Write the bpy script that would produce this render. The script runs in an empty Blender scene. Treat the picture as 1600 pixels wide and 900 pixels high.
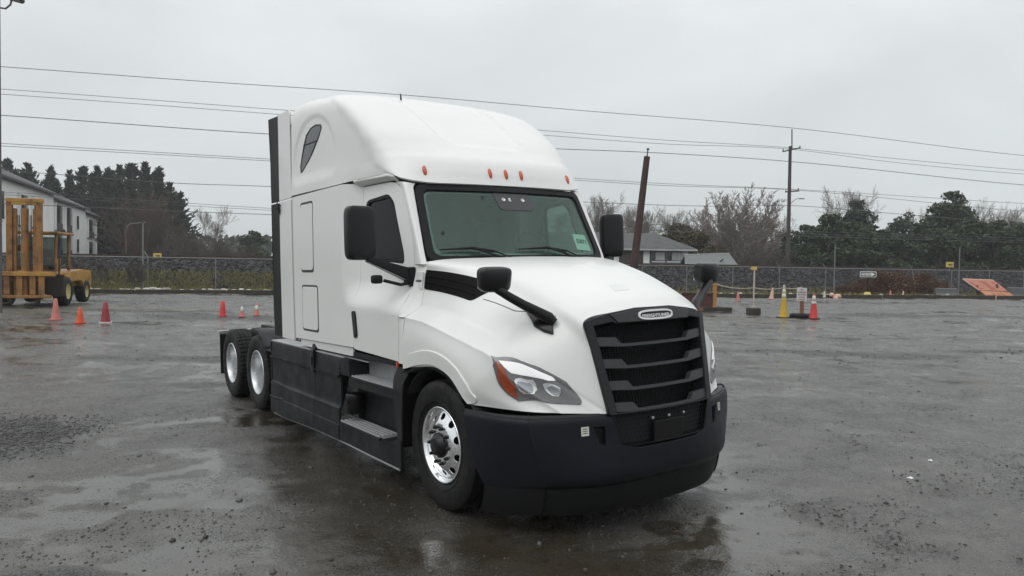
import bpy, bmesh, math, random
import numpy as np
from mathutils import Vector, Matrix
from mathutils.geometry import delaunay_2d_cdt
R = math.radians
random.seed(7)
RNG = np.random.default_rng(7)
SC = bpy.context.scene
COL = SC.collection
# ------------------------------------------------------------------ camera
CAM = np.array([5.0569, -3.9824, 1.9153])
YAW, PITCH, ROLL = R(145.0538), R(-1.8256), R(0.9)
D_ = np.array([math.cos(YAW)*math.cos(PITCH), math.sin(YAW)*math.cos(PITCH), math.sin(PITCH)])
R_ = np.array([math.sin(YAW), -math.cos(YAW), 0.0])
U_ = np.cross(R_, D_)
RR = R_*math.cos(ROLL)+U_*math.sin(ROLL)
UU = -R_*math.sin(ROLL)+U_*math.cos(ROLL)
cd = bpy.data.cameras.new('camera'); cam = bpy.data.objects.new('camera', cd); COL.objects.link(cam)
cam.matrix_world = Matrix([[RR[0], UU[0], -D_[0], CAM[0]], [RR[1], UU[1], -D_[1], CAM[1]], [RR[2], UU[2], -D_[2], CAM[2]], [0, 0, 0, 1]])
cd.sensor_width = 36; cd.lens = 25.948; cd.clip_start = .05; cd.clip_end = 5000
SC.camera = cam
# site axes for the yard: r to the right, f forward from the camera's foot, both level
RV = R_.copy(); FV = np.array([math.cos(YAW), math.sin(YAW), 0.0])
def site(r, f, z=0.0): return Vector((CAM[0]+RV[0]*r+FV[0]*f, CAM[1]+RV[1]*r+FV[1]*f, z))
SITE_ROT = math.atan2(RV[1], RV[0])      # z rotation that lays local x along r, local y along f
# ------------------------------------------------------------------ world: overcast sky
SUN_EL, SUN_AZ = R(52), YAW+R(180-38)     # sun veiled behind the clouds, behind and right of the viewer
w = bpy.data.worlds.new('World'); SC.world = w; w.use_nodes = True
nt = w.node_tree; N = nt.nodes; L = nt.links
bg = N['Background']; bg.inputs[1].default_value = 1.0
sky = N.new('ShaderNodeTexSky'); sky.sky_type = 'NISHITA'; sky.sun_disc = False
sky.sun_elevation = SUN_EL; sky.sun_rotation = math.pi/2-SUN_AZ
tc = N.new('ShaderNodeTexCoord'); sep = N.new('ShaderNodeSeparateXYZ'); L.new(tc.outputs['Generated'], sep.inputs[0])
mr = N.new('ShaderNodeMapRange'); mr.interpolation_type = 'SMOOTHSTEP'
mr.inputs[1].default_value = 0.0; mr.inputs[2].default_value = 0.95; mr.inputs[3].default_value = 0.0; mr.inputs[4].default_value = 1.0
L.new(sep.outputs[2], mr.inputs[0])
ramp = N.new('ShaderNodeMixRGB'); L.new(mr.outputs[0], ramp.inputs[0])
ramp.inputs[1].default_value = (.715, .76, .768, 1); ramp.inputs[2].default_value = (1.16, 1.18, 1.19, 1)
mp = N.new('ShaderNodeMapping'); mp.inputs['Scale'].default_value = (1.6, 1.6, 4.5); L.new(tc.outputs['Generated'], mp.inputs[0])
nz = N.new('ShaderNodeTexNoise'); nz.inputs['Scale'].default_value = 1.5; nz.inputs['Detail'].default_value = 5; nz.inputs['Roughness'].default_value = .5; nz.inputs['Distortion'].default_value = .4
L.new(mp.outputs[0], nz.inputs[0])
mr2 = N.new('ShaderNodeMapRange'); mr2.inputs[1].default_value = .3; mr2.inputs[2].default_value = .7; mr2.inputs[3].default_value = .915; mr2.inputs[4].default_value = 1.095
L.new(nz.outputs[0], mr2.inputs[0])
mul = N.new('ShaderNodeMixRGB'); mul.blend_type = 'MULTIPLY'; mul.inputs[0].default_value = 1; L.new(ramp.outputs[0], mul.inputs[1]); L.new(mr2.outputs[0], mul.inputs[2])
sc_ = N.new('ShaderNodeMixRGB'); sc_.blend_type = 'MULTIPLY'; sc_.inputs[0].default_value = 1; L.new(sky.outputs[0], sc_.inputs[1]); sc_.inputs[2].default_value = (.1, .1, .1, 1)
mx = N.new('ShaderNodeMixRGB'); mx.inputs[0].default_value = .96; L.new(sc_.outputs[0], mx.inputs[1]); L.new(mul.outputs[0], mx.inputs[2])
L.new(mx.outputs[0], bg.inputs[0])
sd = bpy.data.lights.new('sun', 'SUN'); sd.energy = .8; sd.angle = R(50); sd.color = (1, .98, .95)
sun = bpy.data.objects.new('sun', sd); COL.objects.link(sun)
sv = Vector((math.cos(SUN_AZ)*math.cos(SUN_EL), math.sin(SUN_AZ)*math.cos(SUN_EL), math.sin(SUN_EL)))
sun.rotation_euler = (-sv).to_track_quat('-Z', 'Y').to_euler()
SC.view_settings.view_transform = 'Standard'; SC.view_settings.look = 'None'; SC.view_settings.exposure = 0; SC.view_settings.gamma = 1
SC.cycles.max_bounces = 8; SC.cycles.transparent_max_bounces = 16; SC.cycles.caustics_reflective = False; SC.cycles.caustics_refractive = False
# ------------------------------------------------------------------ helpers: objects
def tag(o, label=None, cat=None, group=None, kind=None):
    if label: o['label'] = label
    if cat: o['category'] = cat
    if group: o['group'] = group
    if kind: o['kind'] = kind
    return o
def link(name, me, parent=None, mat=None):
    o = bpy.data.objects.new(name, me); COL.objects.link(o)
    if parent: o.parent = parent
    if mat is not None and me is not None and not me.materials: me.materials.append(mat)
    return o
def empty(name, loc=(0, 0, 0), rz=0, label=None, cat=None, group=None):
    o = bpy.data.objects.new(name, None); COL.objects.link(o); o.location = loc; o.rotation_euler = (0, 0, rz); o.empty_display_size = .2
    return tag(o, label, cat, group)
def kids(o): return [c for c in bpy.data.objects if c.parent == o]
def copy_tree(o, parent=None):
    c = o.copy(); COL.objects.link(c)
    if parent: c.parent = parent
    for ch in kids(o): copy_tree(ch, c)
    return c
def fast_mesh(name, V, F):
    """V (n,3); F (m,3) or (m,4) int arrays, or a list of faces."""
    me = bpy.data.meshes.new(name)
    if isinstance(F, np.ndarray):
        V = np.ascontiguousarray(V, dtype=np.float32); k = F.shape[1]
        me.vertices.add(len(V)); me.vertices.foreach_set('co', V.ravel())
        me.loops.add(F.size); me.loops.foreach_set('vertex_index', F.astype(np.int32).ravel())
        me.polygons.add(len(F)); me.polygons.foreach_set('loop_start', np.arange(0, F.size, k, dtype=np.int32))
        me.update(calc_edges=True)
    else:
        me.from_pydata([tuple(v) for v in V], [], F); me.update()
    return me
class MB:
    """collects shapes into one mesh"""
    def __init__(s): s.v = []; s.f = []; s.sm = []
    def add(s, V, F, smooth=False):
        b = len(s.v); s.v += [tuple(map(float, p)) for p in V]; s.f += [tuple(i+b for i in q) for q in F]; s.sm += [smooth]*len(F); return s
    def box(s, c, d, rot=None, bev=0):
        x, y, z = [q/2 for q in d]
        if bev > 0:
            bm = bmesh.new(); bmesh.ops.create_cube(bm, size=1); bmesh.ops.scale(bm, vec=d, verts=bm.verts)
            bmesh.ops.bevel(bm, geom=bm.edges[:], offset=bev, segments=2, affect='EDGES', profile=.6)
            V = [v.co.copy() for v in bm.verts]; bm.verts.index_update(); F = [[v.index for v in f.verts] for f in bm.faces]; bm.free()
        else:
            V = [Vector(p) for p in [(-x, -y, -z), (x, -y, -z), (x, y, -z), (-x, y, -z), (-x, -y, z), (x, -y, z), (x, y, z), (-x, y, z)]]
            F = [(3, 2, 1, 0), (4, 5, 6, 7), (0, 1, 5, 4), (1, 2, 6, 5), (2, 3, 7, 6), (3, 0, 4, 7)]
        if rot is not None: V = [rot @ v for v in V]
        return s.add([v+Vector(c) for v in V], F)
    def tube(s, pts, r, n=8, caps=True, smooth=True):
        pts = [Vector(p) for p in pts]; rr = r if hasattr(r, '__len__') else [r]*len(pts)
        V = []; F = []; prev = None
        for i, p in enumerate(pts):
            d = (pts[min(i+1, len(pts)-1)]-pts[max(i-1, 0)]).normalized()
            if prev is None:
                a = Vector((0, 0, 1)) if abs(d.z) < .9 else Vector((1, 0, 0)); x = d.cross(a).normalized()
            else: x = (prev-d*prev.dot(d)).normalized()
            prev = x; y = d.cross(x)
            for k in range(n):
                t = 2*math.pi*k/n; V.append(p+x*math.cos(t)*rr[i]+y*math.sin(t)*rr[i])
        for i in range(len(pts)-1):
            for k in range(n): F.append((i*n+k, i*n+(k+1) % n, (i+1)*n+(k+1) % n, (i+1)*n+k))
        s.add(V, F, smooth)
        if caps: s.add(V[:n], [tuple(range(n))[::-1]]); s.add(V[-n:], [tuple(range(n))])
        return s
    def prism(s, poly, h0, h1, axis='z', bev=0):
        """extrude polygon [(a,b)] along axis; x:(y,z) y:(x,z) z:(x,y)"""
        m = {'x': lambda a, b, h: (h, a, b), 'y': lambda a, b, h: (a, h, b), 'z': lambda a, b, h: (a, b, h)}[axis]
        n = len(poly); V = [m(a, b, h0) for a, b in poly]+[m(a, b, h1) for a, b in poly]
        return s.add(V, [tuple(range(n))[::-1], tuple(range(n, 2*n))]+[(i, (i+1) % n, (i+1) % n+n, i+n) for i in range(n)])
    def lathe(s, prof, n=32, axis='z', c=(0, 0, 0), smooth=True):
        """prof [(r,h)]"""
        V = []; F = []; m = len(prof)
        for k in range(n):
            t = 2*math.pi*k/n; ct, st = math.cos(t), math.sin(t)
            for r, h in prof:
                p = {'z': (r*ct, r*st, h), 'y': (r*ct, h, r*st), 'x': (h, r*ct, r*st)}[axis]
                V.append((p[0]+c[0], p[1]+c[1], p[2]+c[2]))
        for k in range(n):
            k2 = (k+1) % n
            for i in range(m-1): F.append((k*m+i, k2*m+i, k2*m+i+1, k*m+i+1))
        return s.add(V, F, smooth)
    def build(s, name, mat, parent=None, recalc=True, bevel=0, auto=None):
        me = bpy.data.meshes.new(name); me.from_pydata(s.v, [], s.f); me.polygons.foreach_set('use_smooth', s.sm)
        if recalc:
            bm = bmesh.new(); bm.from_mesh(me)
            if bevel:
                bmesh.ops.remove_doubles(bm, verts=bm.verts, dist=1e-5)
                bmesh.ops.recalc_face_normals(bm, faces=bm.faces)
                ed = [e for e in bm.edges if len(e.link_faces) == 2 and e.calc_face_angle(0) > .6]
                bmesh.ops.bevel(bm, geom=ed, offset=bevel, segments=2, affect='EDGES', clamp_overlap=True)
            bmesh.ops.recalc_face_normals(bm, faces=bm.faces); bm.to_mesh(me); bm.free()
        if auto: me.set_sharp_from_angle(angle=R(auto))
        me.update(); o = link(name, me, parent, mat); return o
# ------------------------------------------------------------------ helpers: numpy noise
def vnoise(x, y, seed=0):
    xi = np.floor(x).astype(np.int64); yi = np.floor(y).astype(np.int64); xf = x-xi; yf = y-yi
    def h(a, b):
        n = (a*374761393+b*668265263+seed*974711) & 0x7fffffff; n = ((n ^ (n >> 13))*1274126177) & 0x7fffffff
        return ((n ^ (n >> 16)) & 0xffff)/65535.0
    u = xf*xf*xf*(xf*(xf*6-15)+10); v = yf*yf*yf*(yf*(yf*6-15)+10)
    return (h(xi, yi)*(1-u)+h(xi+1, yi)*u)*(1-v)+(h(xi, yi+1)*(1-u)+h(xi+1, yi+1)*u)*v
def fbm(x, y, oct=4, seed=0, gain=.5):
    a = 1; s = 0; t = 0
    for o in range(oct): s = s+a*vnoise(x*2**o+o*17.3, y*2**o-o*9.1, seed+o); t += a; a *= gain
    return s/t
def sstep(x, a, b):
    t = np.clip((x-a)/(b-a), 0, 1); return t*t*(3-2*t)
# ------------------------------------------------------------------ helpers: materials
def mat(name, base, rough=.5, metal=0, coat=0, spec=.5, var=0, vscale=8, bump=0, bscale=60, rvar=0, dirt=None, emit=None, alpha=None):
    m = bpy.data.materials.new(name); m.use_nodes = True; nt = m.node_tree; N = nt.nodes; L = nt.links
    b = N['Principled BSDF']; b.inputs['Base Color'].default_value = (*base, 1); b.inputs['Roughness'].default_value = rough
    b.inputs['Metallic'].default_value = metal; b.inputs['Coat Weight'].default_value = coat; b.inputs['Coat Roughness'].default_value = .06
    b.inputs['Specular IOR Level'].default_value = spec
    tc = N.new('ShaderNodeTexCoord')
    if var or dirt:
        n = N.new('ShaderNodeTexNoise'); n.inputs['Scale'].default_value = vscale; n.inputs['Detail'].default_value = 6; n.inputs['Roughness'].default_value = .6
        L.new(tc.outputs['Object'], n.inputs['Vector'])
        r = N.new('ShaderNodeMapRange'); r.inputs[1].default_value = .3; r.inputs[2].default_value = .7
        L.new(n.outputs[0], r.inputs[0])
        x = N.new('ShaderNodeMixRGB'); L.new(r.outputs[0], x.inputs[0])
        c2 = dirt if dirt else tuple(c*(1-var) for c in base)
        x.inputs[1].default_value = (*(c*(1+(0 if dirt else var)) for c in base), 1); x.inputs[2].default_value = (*c2, 1)
        if dirt: r.inputs[1].default_value = .45; r.inputs[2].default_value = .75
        L.new(x.outputs[0], b.inputs['Base Color'])
    if rvar:
        n3 = N.new('ShaderNodeTexNoise'); n3.inputs['Scale'].default_value = vscale*1.7; n3.inputs['Detail'].default_value = 5; L.new(tc.outputs['Object'], n3.inputs['Vector'])
        r3 = N.new('ShaderNodeMapRange'); r3.inputs[1].default_value = .3; r3.inputs[2].default_value = .7; r3.inputs[3].default_value = max(.02, rough-rvar); r3.inputs[4].default_value = rough+rvar
        L.new(n3.outputs[0], r3.inputs[0]); L.new(r3.outputs[0], b.inputs['Roughness'])
    if bump:
        n2 = N.new('ShaderNodeTexNoise'); n2.inputs['Scale'].default_value = bscale; n2.inputs['Detail'].default_value = 3; L.new(tc.outputs['Object'], n2.inputs['Vector'])
        bp = N.new('ShaderNodeBump'); bp.inputs['Strength'].default_value = bump; bp.inputs['Distance'].default_value = .01; L.new(n2.outputs[0], bp.inputs['Height']); L.new(bp.outputs[0], b.inputs['Normal'])
    if emit: b.inputs['Emission Color'].default_value = (*emit[:3], 1); b.inputs['Emission Strength'].default_value = emit[3]
    return m
def glass_mat(name, tint, rough=.02, refl=1.0, haze=0.0, hcol=(.3, .35, .33)):
    m = bpy.data.materials.new(name); m.use_nodes = True; nt = m.node_tree; N = nt.nodes; L = nt.links; N.remove(N['Principled BSDF']); o = N['Material Output']
    t = N.new('ShaderNodeBsdfTransparent'); t.inputs[0].default_value = (*tint, 1)
    g = N.new('ShaderNodeBsdfGlossy'); g.inputs['Roughness'].default_value = rough; g.inputs[0].default_value = (refl, refl, refl, 1)
    fr = N.new('ShaderNodeLayerWeight'); fr.inputs[0].default_value = .5
    pw = N.new('ShaderNodeMath'); pw.operation = 'POWER'; L.new(fr.outputs['Facing'], pw.inputs[0]); pw.inputs[1].default_value = 5
    md = N.new('ShaderNodeMath'); md.operation = 'MULTIPLY_ADD'; L.new(pw.outputs[0], md.inputs[0]); md.inputs[1].default_value = .95; md.inputs[2].default_value = .042
    x = N.new('ShaderNodeMixShader'); L.new(md.outputs[0], x.inputs[0])
    if haze:
        d = N.new('ShaderNodeBsdfDiffuse'); d.inputs[0].default_value = (*hcol, 1); y = N.new('ShaderNodeMixShader'); y.inputs[0].default_value = haze
        L.new(t.outputs[0], y.inputs[1]); L.new(d.outputs[0], y.inputs[2]); L.new(y.outputs[0], x.inputs[1])
    else: L.new(t.outputs[0], x.inputs[1])
    L.new(g.outputs[0], x.inputs[2]); L.new(x.outputs[0], o.inputs[0]); return m
M = {}
M['white'] = mat('white_paint', (.775, .78, .765), .36, spec=.4, coat=.22, var=.02, vscale=3)
M['white_low'] = mat('white_panel', (.72, .73, .72), .38, coat=.15, var=.03, vscale=4)
M['plastic'] = mat('dark_plastic', (.014, .015, .017), .42, spec=.3, var=.15, vscale=10, bump=.05, bscale=400, rvar=.08)
M['fairing'] = mat('fairing_plastic', (.010, .011, .014), .45, spec=.20, dirt=(.026, .025, .024), vscale=3.5, bump=.04, bscale=300, rvar=.12)
M['bumper'] = mat('bumper_plastic', (.0085, .0092, .0140), .40, spec=.22, var=.15, vscale=5, bump=.04, bscale=300, rvar=.08)
M['grey_plastic'] = mat('grey_plastic', (.040, .042, .046), .42, spec=.35, var=.1, vscale=8)
M['black'] = mat('black_rubber', (.0065, .0065, .0075), .55, spec=.25, var=.2, vscale=12)
M['gloss_black'] = mat('gloss_black', (.006, .0052, .0062), .28, spec=.3, coat=.12, var=.1)
M['vent_black'] = mat('vent_black', (.0045, .004, .0048), .6, spec=.10, var=.1)
M['plate'] = mat('step_plate', (.42, .43, .44), .4, metal=.25, var=.12, vscale=12, bump=.2, bscale=150)
M['edge'] = mat('edge_moulding', (.20, .20, .205), .45)
M['shell'] = mat('mirror_shell', (.009, .0085, .0095), .30, spec=.3, coat=.08)
M['frit'] = mat('ceramic_frit', (.050, .052, .056), .35, spec=.4)
M['void'] = mat('dark_void', (.008, .008, .009), .8)
M['tyre'] = mat('tyre_rubber', (.0075, .0075, .008), .6, spec=.28, dirt=(.024, .022, .019), vscale=7, bump=.1, bscale=120, rvar=.15)
M['chrome'] = mat('polished_aluminium', (.86, .87, .88), .12, metal=1, var=.05, vscale=6, rvar=.05)
M['alu'] = mat('bare_aluminium', (.70, .71, .72), .36, metal=1, var=.12, vscale=10, rvar=.1)
M['silver'] = mat('silver_wheel', (.66, .67, .68), .30, metal=.75, var=.08, vscale=6, rvar=.06)
M['frame'] = mat('frame_paint', (.012, .012, .013), .5, spec=.3, var=.3, vscale=6)
M['amber'] = mat('amber_lens', (.50, .085, .03), .18, coat=.5, var=.12, vscale=30)
M['signal'] = mat('signal_lens', (.30, .055, .018), .15, coat=.6, var=.2, vscale=25)
M['lamp_dark'] = mat('lamp_housing', (.155, .155, .16), .25, metal=.3, coat=.8, var=.1, vscale=20)
M['lens'] = mat('lamp_lens', (.42, .43, .45), .10, metal=.9, coat=.5)
M['strip'] = mat('daylight_strip', (.85, .85, .85), .15, emit=(1, 1, 1, .25))
M['windshield'] = glass_mat('windshield_glass', (.78, .92, .86), .02, .62, .11, (.205, .285, .262))
M['side_glass'] = glass_mat('side_glass', (.86, .95, .90), .02, .5, .5, (.62, .70, .66))
M['tinted'] = mat('tinted_glass', (.004, .004, .005), .08, spec=.18)
M['roof_glass'] = mat('roof_window_glass', (.085, .09, .095), .25, spec=.5)
M['interior'] = mat('cab_interior', (.075, .078, .077), .7, var=.2, vscale=6)
M['interior_light'] = mat('cab_lining', (.30, .32, .31), .8, var=.1, vscale=6)
M['paper'] = mat('paper', (.78, .88, .86), .6, var=.04)
M['ink'] = mat('green_ink', (.03, .16, .10), .6)
M['sticker'] = mat('sticker', (.62, .63, .55), .5, var=.08, vscale=60)
M['text_dark'] = mat('dark_lettering', (.03, .03, .03), .5)
M['text_white'] = mat('white_lettering', (.80, .80, .80), .4)
# ------------------------------------------------------------------ helpers: curved panels
def inside(P, poly):
    x, y = P[:, 0], P[:, 1]; r = np.zeros(len(P), bool); q = np.asarray(poly); j = len(q)-1
    for i in range(len(q)):
        xi, yi = q[i]; xj, yj = q[j]
        c = ((yi > y) != (yj > y)) & (x < (xj-xi)*(y-yi)/((yj-yi) if yj != yi else 1e-12)+xi); r ^= c; j = i
    return r
def dense(poly, h):
    o = []
    n = len(poly)
    for i in range(n):
        a = np.array(poly[i], float); b = np.array(poly[(i+1) % n], float); k = max(1, int(math.ceil(np.linalg.norm(b-a)/h)))
        for t in range(k): o.append(a+(b-a)*t/k)
    return np.array(o)
def rounded(poly, r, n=5):
    """round polygon corners; r scalar or list"""
    o = []; m = len(poly); rr = r if hasattr(r, '__len__') else [r]*m
    for i in range(m):
        p = np.array(poly[i], float); a = np.array(poly[i-1], float); b = np.array(poly[(i+1) % m], float)
        da = a-p; db = b-p; la = np.linalg.norm(da); lb = np.linalg.norm(db); q = min(rr[i], la*.48, lb*.48)
        if q <= 1e-6: o.append(p); continue
        s = p+da/la*q; e = p+db/lb*q
        for t in np.linspace(0, 1, n+1): o.append((1-t)**2*s+2*t*(1-t)*p+t*t*e)
    return [tuple(p) for p in o]
def resid_grid(loops, h):
    A = np.concatenate(loops); lo = A.min(0); hi = A.max(0)
    gx = np.arange(lo[0]+h/2, hi[0], h); gy = np.arange(lo[1]+h/2, hi[1], h)
    if len(gx) == 0 or len(gy) == 0: return np.zeros((0, 2))
    G = np.stack(np.meshgrid(gx, gy), -1).reshape(-1, 2)
    k = inside(G, loops[0])
    for l in loops[1:]: k &= ~inside(G, l)
    G = G[k]
    if len(G) == 0: return G
    keep = np.ones(len(G), bool)
    for i in range(0, len(G), 2000):
        d = ((G[i:i+2000, None, :]-A[None])**2).sum(2).min(1); keep[i:i+2000] = d > (h*.45)**2
    return G[keep]
def surf_eval(surf, Q, out, eps=1e-3):
    P = surf(Q[:, 0], Q[:, 1])
    a = surf(Q[:, 0]+eps, Q[:, 1])-surf(Q[:, 0]-eps, Q[:, 1]); b = surf(Q[:, 0], Q[:, 1]+eps)-surf(Q[:, 0], Q[:, 1]-eps)
    n = np.cross(a, b); n /= np.linalg.norm(n, axis=1)[:, None]+1e-12
    s = np.sign((n*np.asarray(out)).sum(1)); s[s == 0] = 1
    if abs(s.sum()) > .9*len(s): s[:] = np.sign(s.sum())
    return P, n*s[:, None]
def patch(name, surf, outer, mat, parent, holes=(), h=.05, thick=.015, off=0.0, out=(0, 1, 0), side=1, disp=None, chamfer=.003):
    """a panel cut from surf(a,b)->(u,v,w) by polygon(s), given thickness. side=-1 mirrors it to the driver's side."""
    loops = [dense(outer, h)]+[dense(q, h) for q in holes]
    G = resid_grid(loops, h); allp = np.concatenate(loops+[G]); edges = []; b = 0
    for l in loops: edges += [(b+i, b+(i+1) % len(l)) for i in range(len(l))]; b += len(l)
    lo = allp.min(0); sp = max((allp.max(0)-lo).max(), 1e-6)
    r = delaunay_2d_cdt([Vector((p-lo)/sp) for p in allp], edges, [], 0, 1e-7)
    Q = np.array([(v.x, v.y) for v in r[0]])*sp+lo; T = np.array([f for f in r[2] if len(f) == 3])
    c = Q[T].mean(1); k = inside(c, loops[0])
    for l in loops[1:]: k &= ~inside(c, l)
    T = T[k]
    P, n = surf_eval(surf, Q, out)
    if disp is not None: 
        P = P+n*disp(P)[:, None]
        e = 4e-3
        # recompute normals numerically with the displacement in
        def sd_(A): 
            p_, n_ = surf_eval(surf, A, out); return p_+n_*disp(p_)[:, None]
        a_ = sd_(Q+[e, 0])-sd_(Q-[e, 0]); b_ = sd_(Q+[0, e])-sd_(Q-[0, e]); m_ = np.cross(a_, b_); m_ /= np.linalg.norm(m_, axis=1)[:, None]+1e-12
        n = m_*np.sign((m_*n).sum(1))[:, None]
    # orient triangles with n
    fn = np.cross(P[T[:, 1]]-P[T[:, 0]], P[T[:, 2]]-P[T[:, 0]]); fl = (fn*n[T[:, 0]]).sum(1) < 0; T[fl] = T[fl][:, ::-1]
    e = {}
    for t in T:
        for i in range(3): e[(t[i], t[(i+1) % 3])] = 1
    be = [(a, b) for (a, b) in e if (b, a) not in e]
    nV = len(P); F0 = P+n*off; F1 = P+n*(off-thick)
    V = [F0, F1]; NN = [n, -n]; faces = [T, T[:, ::-1]+nV]
    # edge walls with own vertices
    bv = sorted({i for q in be for i in q}); ix = {i: k for k, i in enumerate(bv)}; m = len(bv)
    en = np.zeros((m, 3))
    for a, b_ in be:
        d = np.cross(F0[b_]-F0[a], n[a]); d /= np.linalg.norm(d)+1e-12; en[ix[a]] += d; en[ix[b_]] += d
    en /= np.linalg.norm(en, axis=1)[:, None]+1e-12
    W0 = F0[bv]; W1 = F1[bv]; base = 2*nV
    if chamfer and thick > chamfer*2:
        V += [W0, F0[bv]+en*chamfer*.7-n[bv]*chamfer, W1+en*chamfer*.7]; NN += [(n[bv]+en)/1.41, en, en]
        q = [(ix[a], ix[b_]) for a, b_ in be]
        qf = np.array([[base+a, base+m+a, base+m+b_, base+b_] for a, b_ in q]+[[base+m+a, base+2*m+a, base+2*m+b_, base+m+b_] for a, b_ in q])
    else:
        V += [W0, W1]; NN += [en, en]
        qf = np.array([[base+ix[a], base+m+ix[a], base+m+ix[b_], base+ix[b_]] for a, b_ in be])
    faces.append(np.concatenate([qf[:, [0, 1, 2]], qf[:, [0, 2, 3]]]))
    V = np.concatenate(V); NN = np.concatenate(NN); F = np.concatenate(faces)
    V = V*[1, -1, 1]; NN = NN*[1, -1, 1]; F = F[:, ::-1]        # (u,v,w) -> (x,y,z)
    if side < 0: V = V*[1, -1, 1]; NN = NN*[1, -1, 1]; F = F[:, ::-1]
    me = fast_mesh(name, V, F); me.polygons.foreach_set('use_smooth', np.ones(len(F), bool))
    me.normals_split_custom_set_from_vertices([tuple(x) for x in NN]); 
    return link(name, me, parent, mat)
def crv(p0, p1, p2, p3, t): return .5*((2*p1)+(-p0+p2)*t+(2*p0-5*p1+4*p2-p3)*t*t+(-p0+3*p1-3*p2+p3)*t**3)
class Net:
    """Catmull-Rom surface through a grid of points; (s,t) in grid units"""
    def __init__(s, G):
        G = np.asarray(G, float); m, n, _ = G.shape
        E = np.zeros((m+2, n+2, 3)); E[1:-1, 1:-1] = G
        E[0, 1:-1] = 2*G[0]-G[1]; E[-1, 1:-1] = 2*G[-1]-G[-2]; E[:, 0] = 2*E[:, 1]-E[:, 2]; E[:, -1] = 2*E[:, -2]-E[:, -3]
        s.E = E; s.m = m; s.n = n
    def __call__(s, a, b):
        a = np.asarray(a, float); b = np.asarray(b, float)
        i = np.clip(np.floor(a).astype(int), 0, s.m-2); j = np.clip(np.floor(b).astype(int), 0, s.n-2); x = (a-i)[:, None]; y = (b-j)[:, None]
        rows = [crv(s.E[i+k, j], s.E[i+k, j+1], s.E[i+k, j+2], s.E[i+k, j+3], y) for k in range(4)]
        return crv(*rows, x)
    def find(s, target, dims=(1, 2), dom=None):
        """(s,t) whose point matches target in the given dims"""
        d = list(dims); a0, a1, b0, b1 = dom or (0, s.m-1, 0, s.n-1)
        A, B = np.meshgrid(np.linspace(a0, a1, 90), np.linspace(b0, b1, 110)); A = A.ravel(); B = B.ravel(); P = s(A, B)[:, d]; o = []
        for q in np.atleast_2d(target):
            k = ((P-q)**2).sum(1).argmin(); x = np.array([A[k], B[k]])
            for _ in range(15):
                e = 1e-4; f0 = s(x[:1], x[1:])[0, d]-q
                J = np.stack([(s(x[:1]+e, x[1:])[0, d]-q-f0)/e, (s(x[:1], x[1:]+e)[0, d]-q-f0)/e], 1)
                dx = np.linalg.lstsq(J, -f0, rcond=None)[0]; dx *= min(1, .3/(np.abs(dx).max()+1e-9)); x = x+dx; x = np.clip(x, [a0, b0], [a1, b1])
            o.append(tuple(x))
        return o
def loft(rows, name, mat, parent, sub=(4, 4), side=1, out=(0, 1, 0), thick=.012, off=0, disp=None):
    nt_ = Net(rows); m, n = nt_.m, nt_.n
    return patch_grid(name, nt_, m, n, mat, parent, sub, side, out, thick, off, disp)
def patch_grid(name, surf, m, n, mat, parent, sub=(6, 6), side=1, out=(0, 1, 0), thick=.012, off=0, disp=None, dom=None):
    """a whole surface as a regular quad grid with thickness"""
    a0, a1, b0, b1 = dom or (0, m-1, 0, n-1)
    A = np.linspace(a0, a1, int((a1-a0)*sub[0])+1); B = np.linspace(b0, b1, int((b1-b0)*sub[1])+1); X, Y = np.meshgrid(A, B, indexing='ij'); Q = np.stack([X.ravel(), Y.ravel()], 1)
    def full(q):
        e = 1e-3; P = surf(q[:, 0], q[:, 1])
        a = surf(q[:, 0]+e, q[:, 1])-surf(q[:, 0]-e, q[:, 1]); b = surf(q[:, 0], q[:, 1]+e)-surf(q[:, 0], q[:, 1]-e); n_ = np.cross(a, b); n_ /= np.linalg.norm(n_, axis=1)[:, None]+1e-12
        return P, n_
    P, nn = full(Q); sg = np.sign((nn*np.asarray(out)).sum()); nn = nn*sg
    if disp is not None: P = P+nn*disp(P)[:, None]
    na, nb = len(A), len(B); idx = np.arange(na*nb).reshape(na, nb)
    F = np.stack([idx[:-1, :-1], idx[1:, :-1], idx[1:, 1:], idx[:-1, 1:]], -1).reshape(-1, 4)
    fn = np.cross(P[F[:, 1]]-P[F[:, 0]], P[F[:, 2]]-P[F[:, 0]])
    if (fn*nn[F[:, 0]]).sum() < 0: F = F[:, ::-1]
    nv = len(P); V = np.concatenate([P+nn*off, P+nn*(off-thick)]); FF = [F, F[:, ::-1]+nv]
    rim = np.concatenate([idx[0, :], idx[1:, -1], idx[-1, -2::-1], idx[-2:0:-1, 0]]); k = np.roll(rim, -1)
    FF.append(np.stack([rim, k, k+nv, rim+nv], 1)); F = np.concatenate(FF)
    V = V*[1, -side, 1]
    me = fast_mesh(name, V, F); bm = bmesh.new(); bm.from_mesh(me); bmesh.ops.recalc_face_normals(bm, faces=bm.faces); bm.to_mesh(me); bm.free()
    me.polygons.foreach_set('use_smooth', np.ones(len(me.polygons), bool)); me.set_sharp_from_angle(angle=R(50))
    return link(name, me, parent, mat)
def text_mesh(name, s, size, mat, parent, extrude=.002, spacing=1.0, bold=0):
    cu = bpy.data.curves.new(name, 'FONT'); cu.body = s; cu.size = size; cu.extrude = extrude; cu.align_x = 'CENTER'; cu.align_y = 'CENTER'; cu.space_character = spacing; cu.offset = bold; cu.resolution_u = 2
    o = bpy.data.objects.new(name, cu); COL.objects.link(o); me = bpy.data.meshes.new_from_object(o.evaluated_get(bpy.context.evaluated_depsgraph_get()))
    bpy.data.objects.remove(o); bpy.data.curves.remove(cu); me.name = name
    return link(name, me, parent, mat)
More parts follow.
